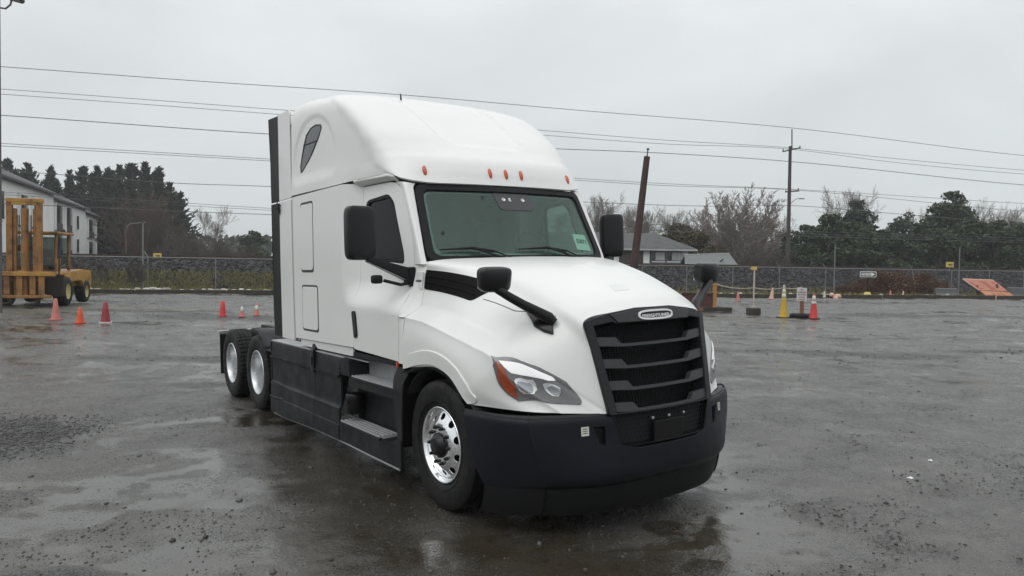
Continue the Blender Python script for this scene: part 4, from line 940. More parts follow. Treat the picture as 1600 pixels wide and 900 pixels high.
def yard_fields(x, y):
    r, f = rf(x, y)
    # pools, bare mud, loose gravel, moss
    n1 = fbm(r*.35, f*.55, 5, 3); n2 = fbm(r*1.1, f*2.2, 4, 11); n3 = fbm(r*.16, f*.30, 4, 23)
    wet = sstep(n1*.6+n3*.4, .45, .56)
    pools = [(-.8, 4.3, 5.0, 2.4), (-2.4, 5.8, 3.2, 2.0), (0, 3.0, 4, 1.6), (-1.1, 4.6, 2.2, 1.7), (-.6, 6.6, 1.2, .9), (-6.5, 13.5, 4, 1.2), (-7.5, 9.6, 2.2, .8), (4.5, 15, 5, 1.4), (-3.2, 9.5, 1.8, .8), (9, 21, 6, 1.6), (-15, 18.5, 7, 1.6), (-2.7, 3.3, 1.6, 1.0), (.8, 3.0, 1.2, .7)]
    for i, p in enumerate(pools): wet = np.maximum(wet, blob(r, f, *p, .35, i+2, .45))
    grav = blob(r, f, -6.35, 8.4, 1.55, 1.55, .45, 31, .6)
    for i, p in enumerate([(-9.0, 24.5, 4.0, 1.3), (-13.5, 26.5, 4.0, 1.0), (-6.6, 15.3, 3.0, .5), (7.5, 16.5, 3.6, .8), (12, 17.5, 3.5, .6), (17, 31, 5, 1.4), (25, 30, 5, 1.2), (-4.2, 12.2, 1.5, .35), (-3.0, 4.4, 1.2, .25), (-2.2, 3.6, .9, .2), (-1.5, 3.3, .35, .5), (3.0, 12.4, 1.6, .35)]):
        grav = np.maximum(grav, blob(r, f, *p, .45, i+40, .6))
    isl = sstep(fbm(r*1.1, f*1.6, 5, 55), .55, .64)*.85+.45*sstep(fbm(r*3.1, f*4.2, 4, 56), .56, .66); keep = np.maximum(np.maximum(blob(r, f, -1.7, 6.2, 1.5, 3.0, .5, 91, .35), blob(r, f, -.2, 3.9, 2.2, 1.5, .5, 92, .35)), blob(r, f, -2.9, 4.3, 1.6, 1.2, .5, 93, .4)); wet = np.maximum(wet, keep)*(1-np.clip(isl, 0, 1)*(1-.85*keep)); wet = wet*(1-.50*sstep(r-.10*f, 1.0, 2.6)*(1-sstep(f, 7, 11)))
    wet = wet*(1-grav)
    moss = np.maximum(blob(r, f, 9.2, 27.5, 3.5, 2.6, .6, 61, .5), blob(r, f, -17, 27.5, 8, 3, .6, 62, .5))
    kb = f-(44.0+.224*r); moss = np.maximum(moss, .8*(1-sstep(np.abs(kb), .8, 3.2))*sstep(n2, .3, .6))
    moss = np.maximum(moss, sstep(kb, .0, 1.0)*sstep(n1, .35, .6))
    return r, f, wet, grav, moss, n1, n2
def yard_height(x, y):
    r, f, wet, grav, moss, n1, n2 = yard_fields(x, y)
    d = np.hypot(r, f)
    z = base_z(x, y)
    rel = .050*(fbm(r*.30, f*.5, 4, 5)-.5)*sstep(d, 10, 30)*1.8+.050*(n2-.5)*(1-wet*.85)
    rel = rel+.012*(fbm(r*5, f*6, 3, 77)-.5)*(1-wet)*(1-sstep(d, 12, 30))
    rel = rel+grav*(.004+.022*(fbm(r*9, f*9, 3, 78)-.3)*(1-sstep(d, 14, 30)))+grav*.07*sstep(d, 18, 26)*fbm(r*1.3, f*2.5, 3, 79)
    # ruts crossing the far side
    rel = rel+.11*sstep(f, 9, 22)*(fbm(r*.45, f*1.6, 4, 88)-.5)*(1-.7*wet)+.045*(fbm(r*2.6, f*3.4, 4, 89)-.5)*(1-.75*wet)
    return z+rel, wet, grav, moss
def ground_z(x, y): return float(yard_height(np.array([x]), np.array([y]))[0][0])
# one sheet in rings round the viewer, out to the horizon
ang = np.concatenate([np.arange(-46, 46, .16), np.arange(46, 314, 4.0)])
rad = np.concatenate([[.05, .4, .8, 1.1, 1.4, 1.65], np.geomspace(1.8, 12, 250), np.geomspace(12.2, 62, 150), np.geomspace(64, 3000, 22)])
AA, RD = np.meshgrid(np.radians(ang), rad, indexing='ij'); rr_ = RD*np.sin(AA); ff_ = RD*np.cos(AA)
X = CAM[0]+RV[0]*rr_+FV[0]*ff_; Y = CAM[1]+RV[1]*rr_+FV[1]*ff_
Z, WET, GRV, MOSS = yard_height(X, Y)
na, nr = X.shape; idx = np.arange(na*nr).reshape(na, nr); nx_ = np.roll(idx, -1, 0)
F = np.stack([idx[:, :-1], idx[:, 1:], nx_[:, 1:], nx_[:, :-1]], -1).reshape(-1, 4)
me = fast_mesh('yard_ground', np.stack([X, Y, Z], -1).reshape(-1, 3), F[:, ::-1]); me.polygons.foreach_set('use_smooth', np.ones(len(F), bool))
at_ = me.color_attributes.new('ground_kind', 'FLOAT_COLOR', 'POINT'); at_.data.foreach_set('color', np.stack([WET, GRV, MOSS, np.ones_like(WET)], -1).reshape(-1).astype(np.float32))
def ground_mat():
    m = bpy.data.materials.new('wet_gravel_yard'); m.use_nodes = True; nt = m.node_tree; N = nt.nodes; L = nt.links; b = N['Principled BSDF']
    tc = N.new('ShaderNodeTexCoord'); at = N.new('ShaderNodeAttribute'); at.attribute_name = 'ground_kind'; sp = N.new('ShaderNodeSeparateColor'); L.new(at.outputs['Color'], sp.inputs[0])
    def noise(s, d=5, r=.6, dist=0, sc=None):
        n = N.new('ShaderNodeTexNoise'); n.inputs['Scale'].default_value = s; n.inputs['Detail'].default_value = d; n.inputs['Roughness'].default_value = r; n.inputs['Distortion'].default_value = dist
        L.new(tc.outputs['Object'], n.inputs['Vector']); return n.outputs[0]
    def rng(i, a, b_, c, d_):
        x = N.new('ShaderNodeMapRange'); x.inputs[1].default_value = a; x.inputs[2].default_value = b_; x.inputs[3].default_value = c; x.inputs[4].default_value = d_; L.new(i, x.inputs[0]); return x.outputs[0]
    def mixc(f, a, c):
        x = N.new('ShaderNodeMixRGB'); 
        if hasattr(f, 'is_output'): L.new(f, x.inputs[0])
        else: x.inputs[0].default_value = f
        for k, q in ((1, a), (2, c)):
            if isinstance(q, tuple): x.inputs[k].default_value = (*q, 1)
            else: L.new(q, x.inputs[k])
        return x.outputs[0]
    def math_(op, a, c):
        x = N.new('ShaderNodeMath'); x.operation = op
        for k, q in ((0, a), (1, c)):
            if isinstance(q, (int, float)): x.inputs[k].default_value = q
            else: L.new(q, x.inputs[k])
        return x.outputs[0]
    big = noise(.9, 6, .6); mid = noise(7, 6, .65); fine = noise(45, 4, .6); peb = N.new('ShaderNodeTexVoronoi'); peb.inputs['Scale'].default_value = 38; L.new(tc.outputs['Object'], peb.inputs['Vector'])
    c = mixc(rng(big, .35, .65, 0, 1), (.052, .046, .038), (.086, .081, .072))
    c = mixc(rng(mid, .42, .66, 0, .85), mixc(rng(noise(2.3, 6, .7, .6), .50, .66, 0, .65), c, (.020, .018, .016)), (.026, .024, .021))
    c = mixc(rng(fine, .52, .74, 0, .6), c, (.150, .147, .138))
    c = mixc(math_('MULTIPLY', sp.outputs[1], .75), c, mixc(peb.outputs['Color'], (.022, .021, .020), (.075, .073, .070)))
    c = mixc(math_('MULTIPLY', sp.outputs[2], .7), c, mixc(rng(mid, .35, .65, 0, 1), (.055, .058, .026), (.085, .075, .045)))
    c = mixc(math_('MULTIPLY', sp.outputs[0], .92), c, mixc(rng(mid, .35, .65, 0, 1), (.026, .020, .013), (.048, .041, .029)))
    # flush pebbles showing dark through the mud, in drifts
    def specks(scale, rad, lo, hi):
        v = N.new('ShaderNodeTexVoronoi'); v.inputs['Scale'].default_value = scale; v.inputs['Randomness'].default_value = 1; L.new(tc.outputs['Object'], v.inputs['Vector'])
        d = rng(v.outputs['Distance'], rad, rad*1.35, 1, 0); bw = N.new('ShaderNodeRGBToBW'); L.new(v.outputs['Color'], bw.inputs[0])
        drift = rng(noise(1.3, 6, .65), lo, hi, 0.02, .95); pick = math_('GREATER_THAN', drift, bw.outputs[0]); return math_('MULTIPLY', d, pick)
    sk = math_('MAXIMUM', specks(34, .34, .47, .70), math_('MAXIMUM', specks(15, .30, .50, .80), specks(80, .36, .42, .66)))
    c = mixc(sk, c, mixc(rng(fine, .35, .65, 0, 1), (.016, .015, .014), (.045, .043, .040)))
    L.new(c, b.inputs['Base Color'])
    # wet film: pools nearly still, mud a damp sheen, gravel dull
    ro = rng(mid, .32, .68, .16, .50); ro = math_('ADD', ro, math_('MULTIPLY', sp.outputs[1], .22)); ro = math_('ADD', ro, math_('MULTIPLY', sp.outputs[2], .15))
    x = N.new('ShaderNodeMix'); x.data_type = 'FLOAT'; L.new(sp.outputs[0], x.inputs[0]); L.new(ro, x.inputs[2]); L.new(rng(mid, .3, .7, .06, .16), x.inputs[3])
    L.new(math_('ADD', x.outputs[0], math_('MULTIPLY', sk, .28)), b.inputs['Roughness']); b.inputs['IOR'].default_value = 1.85; b.inputs['Specular IOR Level'].default_value = .5
    hgt = math_('ADD', math_('MULTIPLY', mid, .6), math_('MULTIPLY', fine, .35)); pb = math_('MULTIPLY', math_('MULTIPLY', peb.outputs['Distance'], sp.outputs[1]), -1.1); hgt = math_('ADD', math_('ADD', hgt, pb), math_('MULTIPLY', sk, .22)); hgt = math_('ADD', hgt, math_('MULTIPLY', noise(19, 5, .7), .55))
    bp = N.new('ShaderNodeBump'); bp.inputs['Distance'].default_value = .045; L.new(hgt, bp.inputs['Height'])
    L.new(rng(sp.outputs[0], 0, 1, .95, .075), bp.inputs['Strength']); L.new(bp.outputs[0], b.inputs['Normal'])
    return m
yard = link('yard_ground', me, None, ground_mat()); tag(yard, kind='structure')
# loose stones lying on the mud
def stone_mesh(n, rr, fr, dens, smin, smax, seed, clump=True):
    g = np.random.default_rng(seed); t = (1+5**.5)/2
    iv = np.array([(-1, t, 0), (1, t, 0), (-1, -t, 0), (1, -t, 0), (0, -1, t), (0, 1, t), (0, -1, -t), (0, 1, -t), (t, 0, -1), (t, 0, 1), (-t, 0, -1), (-t, 0, 1)])/1.9
    ifc = np.array([(0, 11, 5), (0, 5, 1), (0, 1, 7), (0, 7, 10), (0, 10, 11), (1, 5, 9), (5, 11, 4), (11, 10, 2), (10, 7, 6), (7, 1, 8), (3, 9, 4), (3, 4, 2), (3, 2, 6), (3, 6, 8), (3, 8, 9), (4, 9, 5), (2, 4, 11), (6, 2, 10), (8, 6, 7), (9, 8, 1)])
    r, f = rr(g, n), fr(g, n); x = CAM[0]+RV[0]*r+FV[0]*f; y = CAM[1]+RV[1]*r+FV[1]*f
    z, wet, grav, moss = yard_height(x, y)
    p = dens(r, f, wet, grav); k = g.random(n) < p; x, y, z, f = x[k], y[k], z[k], f[k]; n = len(x)
    s = smin+(smax-smin)*g.random(n)**3.2; s = s[:, None, None]
    V = iv[None]*(1+.45*(g.random((n, 12, 1))-.5)); sc = np.stack([.7+.6*g.random(n), .7+.6*g.random(n), .45+.35*g.random(n)], 1)[:, None, :]
    a = g.random(n)*6.28; ca, sa = np.cos(a)[:, None], np.sin(a)[:, None]; V = V*sc*s; V = np.stack([V[..., 0]*ca-V[..., 1]*sa, V[..., 0]*sa+V[..., 1]*ca, V[..., 2]], -1)
    V = V+np.stack([x, y, z+s[:, 0, 0]*.05], 1)[:, None, :]
    return V.reshape(-1, 3), (ifc[None]+np.arange(n)[:, None, None]*12).reshape(-1, 3)
def rnd_mat(name, a, b_, rough=.5, spec=.5):
    m = bpy.data.materials.new(name); m.use_nodes = True; nt = m.node_tree; N = nt.nodes; L = nt.links; b = N['Principled BSDF']; g = N.new('ShaderNodeNewGeometry'); x = N.new('ShaderNodeMixRGB')
    L.new(g.outputs['Random Per Island'], x.inputs[0]); x.inputs[1].default_value = (*a, 1); x.inputs[2].default_value = (*b_, 1); L.new(x.outputs[0], b.inputs['Base Color']); b.inputs['Roughness'].default_value = rough; b.inputs['Specular IOR Level'].default_value = spec; return m
M['stone'] = rnd_mat('wet_stone', (.018, .017, .016), (.075, .072, .068), .45)
def cl(r, f): return sstep(fbm(r*1.1, f*1.6, 5, 55), .50, .64)**1.5
fan = lambda f0, f1: (lambda g, n: f0*(f1/f0)**g.random(n))
Vs = []; Fs = []; b0 = 0
def add_st(v, f_):
    global b0
    Vs.append(v); Fs.append(f_+b0); b0 += len(v)
_f = {}
def ff1(g, n): _f['f'] = 2.4*(16/2.4)**g.random(n); return _f['f']
g_ = np.random.default_rng(5)
def mkstones(n, f0, f1, smin, smax, seed, dens):
    g = np.random.default_rng(seed); fs = f0*(f1/f0)**g.random(n); rs = (g.random(n)*1.6-.8)*fs
    v, f_ = stone_mesh(n, lambda q, m: rs, lambda q, m: fs, dens, smin, smax, seed+1); add_st(v, f_)
mkstones(52000, 2.3, 15, .0035, .013, 101, lambda r, f, wet, gr: .018+.75*cl(r, f)*(1-.35*wet)+.3*gr)
mkstones(5000, 2.6, 30, .008, .028, 102, lambda r, f, wet, gr: .006+.30*cl(r, f)*(1-.4*wet)+.35*gr)
mkstones(14000, 15, 40, .012, .040, 105, lambda r, f, wet, gr: .04*cl(r*.5, f*.7)+.40*gr)
g = np.random.default_rng(103); n = 14000; rs = -6.35+g.normal(size=n)*.9; fs = 8.4+g.normal(size=n)*.9
v, f_ = stone_mesh(n, lambda q, m: rs, lambda q, m: fs, lambda r, f, wet, gr: gr*.95, .006, .020, 104); add_st(v, f_)
o = link('loose_gravel', fast_mesh('loose_gravel', np.concatenate(Vs), np.concatenate(Fs)), None, M['stone']); tag(o, 'dark loose gravel and pebbles scattered over the wet yard', 'gravel', kind='stuff')
# =================================================================== BEYOND THE YARD
M['steel'] = mat('galvanised_steel', (.20, .205, .205), .55, metal=.4, var=.15, vscale=4)
M['steel_dark'] = mat('weathered_steel', (.11, .105, .10), .6, metal=.3, var=.2, vscale=4)
M['wire'] = mat('power_wire', (.10, .10, .105), .6)
M['pole_wood'] = mat('creosoted_wood', (.050, .026, .022), .75, var=.35, vscale=3, bump=.3, bscale=40)
M['pole_grey'] = mat('weathered_pole', (.058, .046, .046), .8, var=.3, vscale=3, bump=.3, bscale=30)
M['timber'] = mat('old_timber', (.045, .038, .028), .85, var=.35, vscale=3, bump=.4, bscale=30)
M['rust'] = mat('rusty_rail', (.075, .05, .04), .6, metal=.4, var=.3, vscale=2)
M['siding'] = mat('white_siding', (.86, .87, .85), .7, var=.06, vscale=.6, dirt=(.74, .74, .70))
M['win_dark'] = mat('dark_window', (.035, .038, .04), .12, var=.2, vscale=1.5)
M['shade'] = mat('pale_window', (.42, .43, .43), .3, var=.15, vscale=2)
M['shingle'] = mat('grey_shingle', (.085, .085, .088), .85, var=.25, vscale=1.5, bump=.5, bscale=12)
M['shed'] = mat('shed_roof', (.15, .165, .16), .7, var=.12, vscale=1)
M['brick_dark'] = mat('dark_cladding', (.075, .06, .055), .85, var=.2, vscale=4)
M['panel_grey'] = mat('grey_cladding', (.105, .105, .115), .8, var=.1, vscale=3)
M['bark'] = mat('bark', (.105, .088, .078), .9, var=.3, vscale=6)
M['bark_fan'] = mat('grey_brown_twigs', (.30, .255, .225), .9, var=.2, vscale=6)
M['bark_pale'] = mat('pale_bark', (.20, .175, .160), .9, var=.25, vscale=6)
M['bark_red'] = mat('reddish_twigs', (.105, .070, .058), .9, var=.3, vscale=5)
M['needle'] = rnd_mat('conifer_needles', (.018, .032, .020), (.055, .075, .045), .7, .3)
M['leaf'] = rnd_mat('evergreen_leaves', (.020, .040, .018), (.065, .085, .035), .65, .3)
M['leaf_pine'] = rnd_mat('pine_needles', (.022, .038, .028), (.06, .085, .05), .7, .3)
M['leaf_olive'] = rnd_mat('olive_leaves', (.050, .042, .018), (.115, .090, .040), .8, .2)
M['bramble'] = rnd_mat('dead_bramble', (.060, .030, .018), (.155, .085, .050), .85, .2)
M['grass'] = rnd_mat('rough_grass', (.115, .115, .038), (.26, .225, .10), .85, .2)
M['rubble'] = rnd_mat('pale_rubble', (.22, .215, .18), (.46, .45, .40), .8)
M['ballast'] = None
def wiggle(r): return 0
# ---- railway bank: ballast slope, crest, far side
def bank_f(r): return 50.2+.246*r
def bank_mat():
    m = bpy.data.materials.new('ballast'); m.use_nodes = True; nt = m.node_tree; N = nt.nodes; L = nt.links; b = N['Principled BSDF']; tc = N.new('ShaderNodeTexCoord')
    v = N.new('ShaderNodeTexVoronoi'); v.inputs['Scale'].default_value = 6.5; L.new(tc.outputs['Object'], v.inputs['Vector'])
    n = N.new('ShaderNodeTexNoise'); n.inputs['Scale'].default_value = .5; n.inputs['Detail'].default_value = 5; L.new(tc.outputs['Object'], n.inputs['Vector'])
    bw_ = N.new('ShaderNodeRGBToBW'); L.new(v.outputs['Color'], bw_.inputs[0])
    x = N.new('ShaderNodeMixRGB'); x.inputs[1].default_value = (.010, .0095, .0105, 1); x.inputs[2].default_value = (.045, .044, .046, 1); L.new(bw_.outputs[0], x.inputs[0])
    y = N.new('ShaderNodeMixRGB'); y.blend_type = 'MULTIPLY'; y.inputs[0].default_value = 1; L.new(x.outputs[0], y.inputs[1]); r = N.new('ShaderNodeMapRange'); r.inputs[1].default_value = .3; r.inputs[2].default_value = .7; r.inputs[3].default_value = .7; r.inputs[4].default_value = 1.25; L.new(n.outputs[0], r.inputs[0]); L.new(r.outputs[0], y.inputs[2])
    L.new(y.outputs[0], b.inputs['Base Color']); b.inputs['Roughness'].default_value = .75
    bp = N.new('ShaderNodeBump'); bp.inputs['Strength'].default_value = .9; bp.inputs['Distance'].default_value = .08; L.new(v.outputs['Distance'], bp.inputs['Height']); bp.invert = True; L.new(bp.outputs[0], b.inputs['Normal']); return m
rs = np.arange(-90, 130, .16); prof = [(-1.2, -.06), (-.2, .02), (.15, .14), (.5, .32), (.9, .52), (1.3, .74), (1.7, .95), (2.1, 1.17), (2.5, 1.38), (2.9, 1.59), (3.3, 1.80), (3.6, 1.93), (4.2, 1.97), (5.2, 1.98), (7.5, 1.98), (8.5, 1.9), (12, .2), (13, -.1)]
PO = np.array([p[0] for p in prof]); PZ = np.array([p[1] for p in prof]); RS, PP = np.meshgrid(rs, PO, indexing='ij'); ZZ = np.broadcast_to(PZ, RS.shape).copy()
bump_ = (fbm(RS*3.1, PP*4.7, 3, 9)-.5)*.12+(RNG.random(RS.shape)-.5)*.05; bump_ *= ((PP > -.5) & (PP < 8)); bump_ *= np.where(PP > 3.8, .25, 1.0); ZZ += bump_; PP2 = PP+(RNG.random(RS.shape)-.5)*.10*((PP > 0) & (PP < 3.5))
FF2 = bank_f(RS)+PP2; BX = CAM[0]+RV[0]*RS+FV[0]*FF2; BY = CAM[1]+RV[1]*RS+FV[1]*FF2; na, nr = RS.shape; idx = np.arange(na*nr).reshape(na, nr)
F = np.stack([idx[:-1, :-1], idx[1:, :-1], idx[1:, 1:], idx[:-1, 1:]], -1).reshape(-1, 4)
o = link('railway_bank', fast_mesh('railway_bank', np.stack([BX, BY, ZZ], -1).reshape(-1, 3), F), None, bank_mat()); tag(o, kind='structure')
g = np.random.default_rng(17); n = 26000; r_ = -46+105*g.random(n); o_ = .2+3.7*g.random(n); M['bstone'] = rnd_mat('ballast_stones', (.016, .0155, .0165), (.062, .059, .061), .8, .2)
def rocks_at(r_, f_, z_, smin, smax, seed):
    g = np.random.default_rng(seed); n = len(r_); x = CAM[0]+RV[0]*r_+FV[0]*f_; y = CAM[1]+RV[1]*r_+FV[1]*f_; oc = np.array([(1, 0, 0), (-1, 0, 0), (0, 1, 0), (0, -1, 0), (0, 0, 1), (0, 0, -1)], float); ofc = np.array([(0, 2, 4), (2, 1, 4), (1, 3, 4), (3, 0, 4), (2, 0, 5), (1, 2, 5), (3, 1, 5), (0, 3, 5)])
    s = (smin+(smax-smin)*g.random(n)**2)[:, None, None]; V = oc[None]*(1+.7*(g.random((n, 6, 3))-.5))+.5*(g.random((n, 6, 3))-.5); V = V*s*np.array([1, 1, .75]); V = V+np.stack([x, y, z_], 1)[:, None, :]; return V.reshape(-1, 3), (ofc[None]+np.arange(n)[:, None, None]*6).reshape(-1, 3)
v, f_ = rocks_at(r_, bank_f(r_)+o_, np.interp(o_, PO, PZ)+.02, .04, .115, 18)
o = link('ballast_stones', fast_mesh('ballast_stones', v, f_), None, M['bstone']); tag(o, 'dark broken ballast stones covering the slope of the railway bank', 'ballast', kind='stuff')
tk = empty('railway_track', site(0, bank_f(0)+5, 1.98), 0, 'dark steel railway track along the top of the ballast bank', 'railway track')
def site_local(root, r, f, z): return Vector(site(r, f, z))-root.location
for off in (4.15, 5.62):
    m = MB(); V = []
    pr = [(-.07, 0), (.07, 0), (.02, .03), (.02, .12), (.037, .13), (.037, .17), (-.037, .17), (-.037, .13), (-.02, .12), (-.02, .03)]
    a = [site_local(tk, r, bank_f(r)+off, 0) for r in (-90, 0, 130)]; n_ = len(pr); V = []
    for r in (-90, 130): V += [site_local(tk, r, bank_f(r)+off+p, 2.0+q) for p, q in pr]
    m.add(V, [(i, (i+1) % n_, (i+1) % n_+n_, i+n_) for i in range(n_)]); m.build('rail', M['rust'], tk)
# ---- kerb timbers and pale rubble at the foot of the fence
def kerb_f(r): return 44.9+.224*r
g = np.random.default_rng(21)
r = -34.0; first = None
kb = empty('timber_edging', site(-20, kerb_f(-20), 0), 0, 'row of old dark timbers edging the yard below the fence', 'edging')
while r < 40:
    l = 3.4+g.random()*1.2
    p0 = site_local(kb, r, kerb_f(r)+.12*(g.random()-.5), .08+.05*g.random()); p1 = site_local(kb, r+l, kerb_f(r+l)+.12*(g.random()-.5), .08+.05*g.random())
    m = MB(); d = (p1-p0); m.box((0, 0, 0), (d.length, .24, .26), bev=.02); o = m.build('timber', M['timber'], kb); o.location = (p0+p1)/2; o.rotation_euler = (0, -math.asin(d.z/d.length), math.atan2(d.y, d.x)); r += l+.05+.25*g.random()
n = 420; rs_ = -34+26*g.random(n); 
rs_ = np.concatenate([rs_, 8+26*g.random(110)]); n = len(rs_)
def rocks(rs_, fs_, smin, smax, seed, sink=.2):
    g = np.random.default_rng(seed); n = len(rs_); x = CAM[0]+RV[0]*rs_+FV[0]*fs_; y = CAM[1]+RV[1]*rs_+FV[1]*fs_
    t = (1+5**.5)/2; iv = np.array([(-1, t, 0), (1, t, 0), (-1, -t, 0), (1, -t, 0), (0, -1, t), (0, 1, t), (0, -1, -t), (0, 1, -t), (t, 0, -1), (t, 0, 1), (-t, 0, -1), (-t, 0, 1)])/1.9
    ifc = np.array([(0, 11, 5), (0, 5, 1), (0, 1, 7), (0, 7, 10), (0, 10, 11), (1, 5, 9), (5, 11, 4), (11, 10, 2), (10, 7, 6), (7, 1, 8), (3, 9, 4), (3, 4, 2), (3, 2, 6), (3, 6, 8), (3, 8, 9), (4, 9, 5), (2, 4, 11), (6, 2, 10), (8, 6, 7), (9, 8, 1)])
    s = (smin+(smax-smin)*g.random(n)**2)[:, None, None]; V = iv[None]*(1+.5*(g.random((n, 12, 1))-.5))*s*np.stack([.8+.5*g.random(n), .8+.5*g.random(n), .5+.3*g.random(n)], 1)[:, None, :]
    V = V+np.stack([x, y, s[:, 0, 0]*sink+np.zeros(n)], 1)[:, None, :]; return V.reshape(-1, 3), (ifc[None]+np.arange(n)[:, None, None]*12).reshape(-1, 3)
v, f_ = rocks(rs_, kerb_f(rs_)+.25+1.1*g.random(n), .05, .22, 22); v[:, 2] += .12
o = link('concrete_rubble', fast_mesh('concrete_rubble', v, f_), None, M['rubble']); tag(o, 'pale lumps of broken concrete along the timber edging', 'rubble', kind='stuff')
# ---- rough grass on the toe of the bank
def blades(n, rfun, ffun, zfun, hmin, hmax, wd, lean, seed):
    g = np.random.default_rng(seed); r = rfun(g, n); f = ffun(g, r); z = zfun(r, f); h = hmin+(hmax-hmin)*g.random(n)**1.5
    a = g.random(n)*6.28; dx, dy = np.cos(a), np.sin(a); b = g.random(n)*6.28; ln = lean*h*g.random(n); tx, ty = np.cos(b)*ln, np.sin(b)*ln
    x = CAM[0]+RV[0]*r+FV[0]*f; y = CAM[1]+RV[1]*r+FV[1]*f; w_ = wd*(.6+.8*g.random(n))
    A = np.stack([x-dx*w_, y-dy*w_, z], 1); B = np.stack([x+dx*w_, y+dy*w_, z], 1); Cc = np.stack([x+tx*.5+dx*w_*.5, y+ty*.5+dy*w_*.5, z+h*.6], 1); Dd = np.stack([x+tx, y+ty, z+h], 1)
    V = np.stack([A, B, Cc, Dd], 1).reshape(-1, 3); i = np.arange(n)*4; F = np.concatenate([np.stack([i, i+1, i+2], 1), np.stack([i, i+2, i+3], 1)]); return V, F
def bank_z(r, f): return np.interp(f-bank_f(r), PO, PZ)
v1, f1 = blades(80000, lambda g, n: np.concatenate([-34+29*g.random(n//2), -60+54*g.random(n-n//2)]), lambda g, r: kerb_f(r)+.4+(bank_f(r)-kerb_f(r)+1.5)*g.random(len(r)), bank_z, .06, .36, .015, 1.0, 31)
k = fbm(v1[::4, 0]*.55, v1[::4, 1]*.55, 4, 8) > .33; kk = np.repeat(k, 4); mp_ = np.cumsum(kk)-1; f1 = f1[np.tile(k, 2)]; f1 = mp_[f1]; v1 = v1[kk]
v2, f2 = blades(9000, lambda g, n: 8+40*g.random(n), lambda g, r: kerb_f(r)+.3+(bank_f(r)-kerb_f(r)+.4)*g.random(len(r)), bank_z, .08, .45, .03, .9, 32)
o = link('rough_grass', fast_mesh('rough_grass', np.concatenate([v1, v2]), np.concatenate([f1, f2+len(v1)])), None, M['grass']); tag(o, 'yellow green rough grass growing at the foot of the bank', 'grass', kind='stuff')
# ---- chain-link fence
def fence_f(r): return 49.0+.246*r
fe = empty('chain_link_fence', site(0, fence_f(0), 0), 0, 'long galvanised chain link fence in front of the ballast bank', 'fence')
FP = [-28.679, -25.311, -21.572, -17.916, -14.217, -10.478, -6.585, -2.736, 1.271, 5.219, 9.001, 12.301, 15.805, 19.479, 23.227, 26.778, 30.612, 34.171, 37.660, 40.947, 44.389, 47.932]
ARM = {13, 14, 15, 16, 18, 19, 20, 21, 2}
fu = (RV+.246*FV); fu /= np.linalg.norm(fu); fn_ = np.array([-fu[1], fu[0], 0])       # along the fence, and across towards the bank
for i, r in enumerate(FP):
    p = site_local(fe, r, fence_f(r), 0); zb = float(bank_z(np.array([r]), np.array([fence_f(r)]))[0]); ln = .38 if i == 16 else 0
    m = MB(); m.tube([p+Vector((-RV[0]*-ln, -RV[1]*-ln, -.1)), p+Vector((0, 0, 2.03))], .036, 8); pt = m.build('fence_post', M['steel'], fe)
    if i in ARM:
        m = MB(); m.tube([p+Vector((0, 0, 2.02)), p+Vector((-fu[0]*.22+fn_[0]*.12, -fu[1]*.22+fn_[1]*.12, 2.36))], .025, 6); m.build('barb_arm', M['steel'], pt)
m = MB(); m.tube([site_local(fe, r, fence_f(r), 2.0) for r in np.linspace(-50, 62, 40)], .030, 8); m.build('top_rail', M['steel'], fe)
m = MB(); m.tube([site_local(fe, r, fence_f(r), .06) for r in np.linspace(-50, 62, 20)], .010, 5); m.build('bottom_wire', M['steel_dark'], fe)
V = []; F = []
for k, r0 in enumerate(np.arange(-50, 62, .2)):
    for s_ in (1, -1):
        a = np.array(site_local(fe, r0, fence_f(r0), .04)); b_ = np.array(site_local(fe, r0+s_*1.35, fence_f(r0+s_*1.35), 1.98)); i = len(V); q = .003
        for c in (a, b_): V += [c+np.array([0, 0, q]), c-fn_*q, c+fn_*q]
        F += [(i, i+1, i+4, i+3), (i+1, i+2, i+5, i+4), (i+2, i, i+3, i+5)]
o = link('chain_mesh', fast_mesh('chain_mesh', np.array(V), np.array(F)), fe, M['steel_dark']); tag(o, kind='stuff')
# ---- tall thin poles by the fence
def thin_pole(p, top, r_, label):
    o = empty('marker_pole', site(*p), 0, label, 'pole', 'thin poles along the fence'); m = MB(); m.tube([(0, 0, -.1), (0, 0, top)], [r_, r_*.8], 8); m.build('pole_shaft', M['steel'], o); m = MB(); m.lathe([(0, top+.03), (r_*1.3, top+.01), (r_*1.3, top-.05), (0, top-.06)], 8); m.build('pole_cap', M['steel_dark'], o); return o
thin_pole((-21.606, fence_f(-21.606)-.5, 0), 4.05, .055, 'tall thin grey pole by the fence near the small yellow sign')
thin_pole((23.652, fence_f(23.652)-.6, 0), 3.75, .05, 'tall thin grey pole by the fence behind the red cone')
thin_pole((34.404, fence_f(34.404)-.6, 0), 3.80, .05, 'tall thin grey pole beside the leaning orange sign')
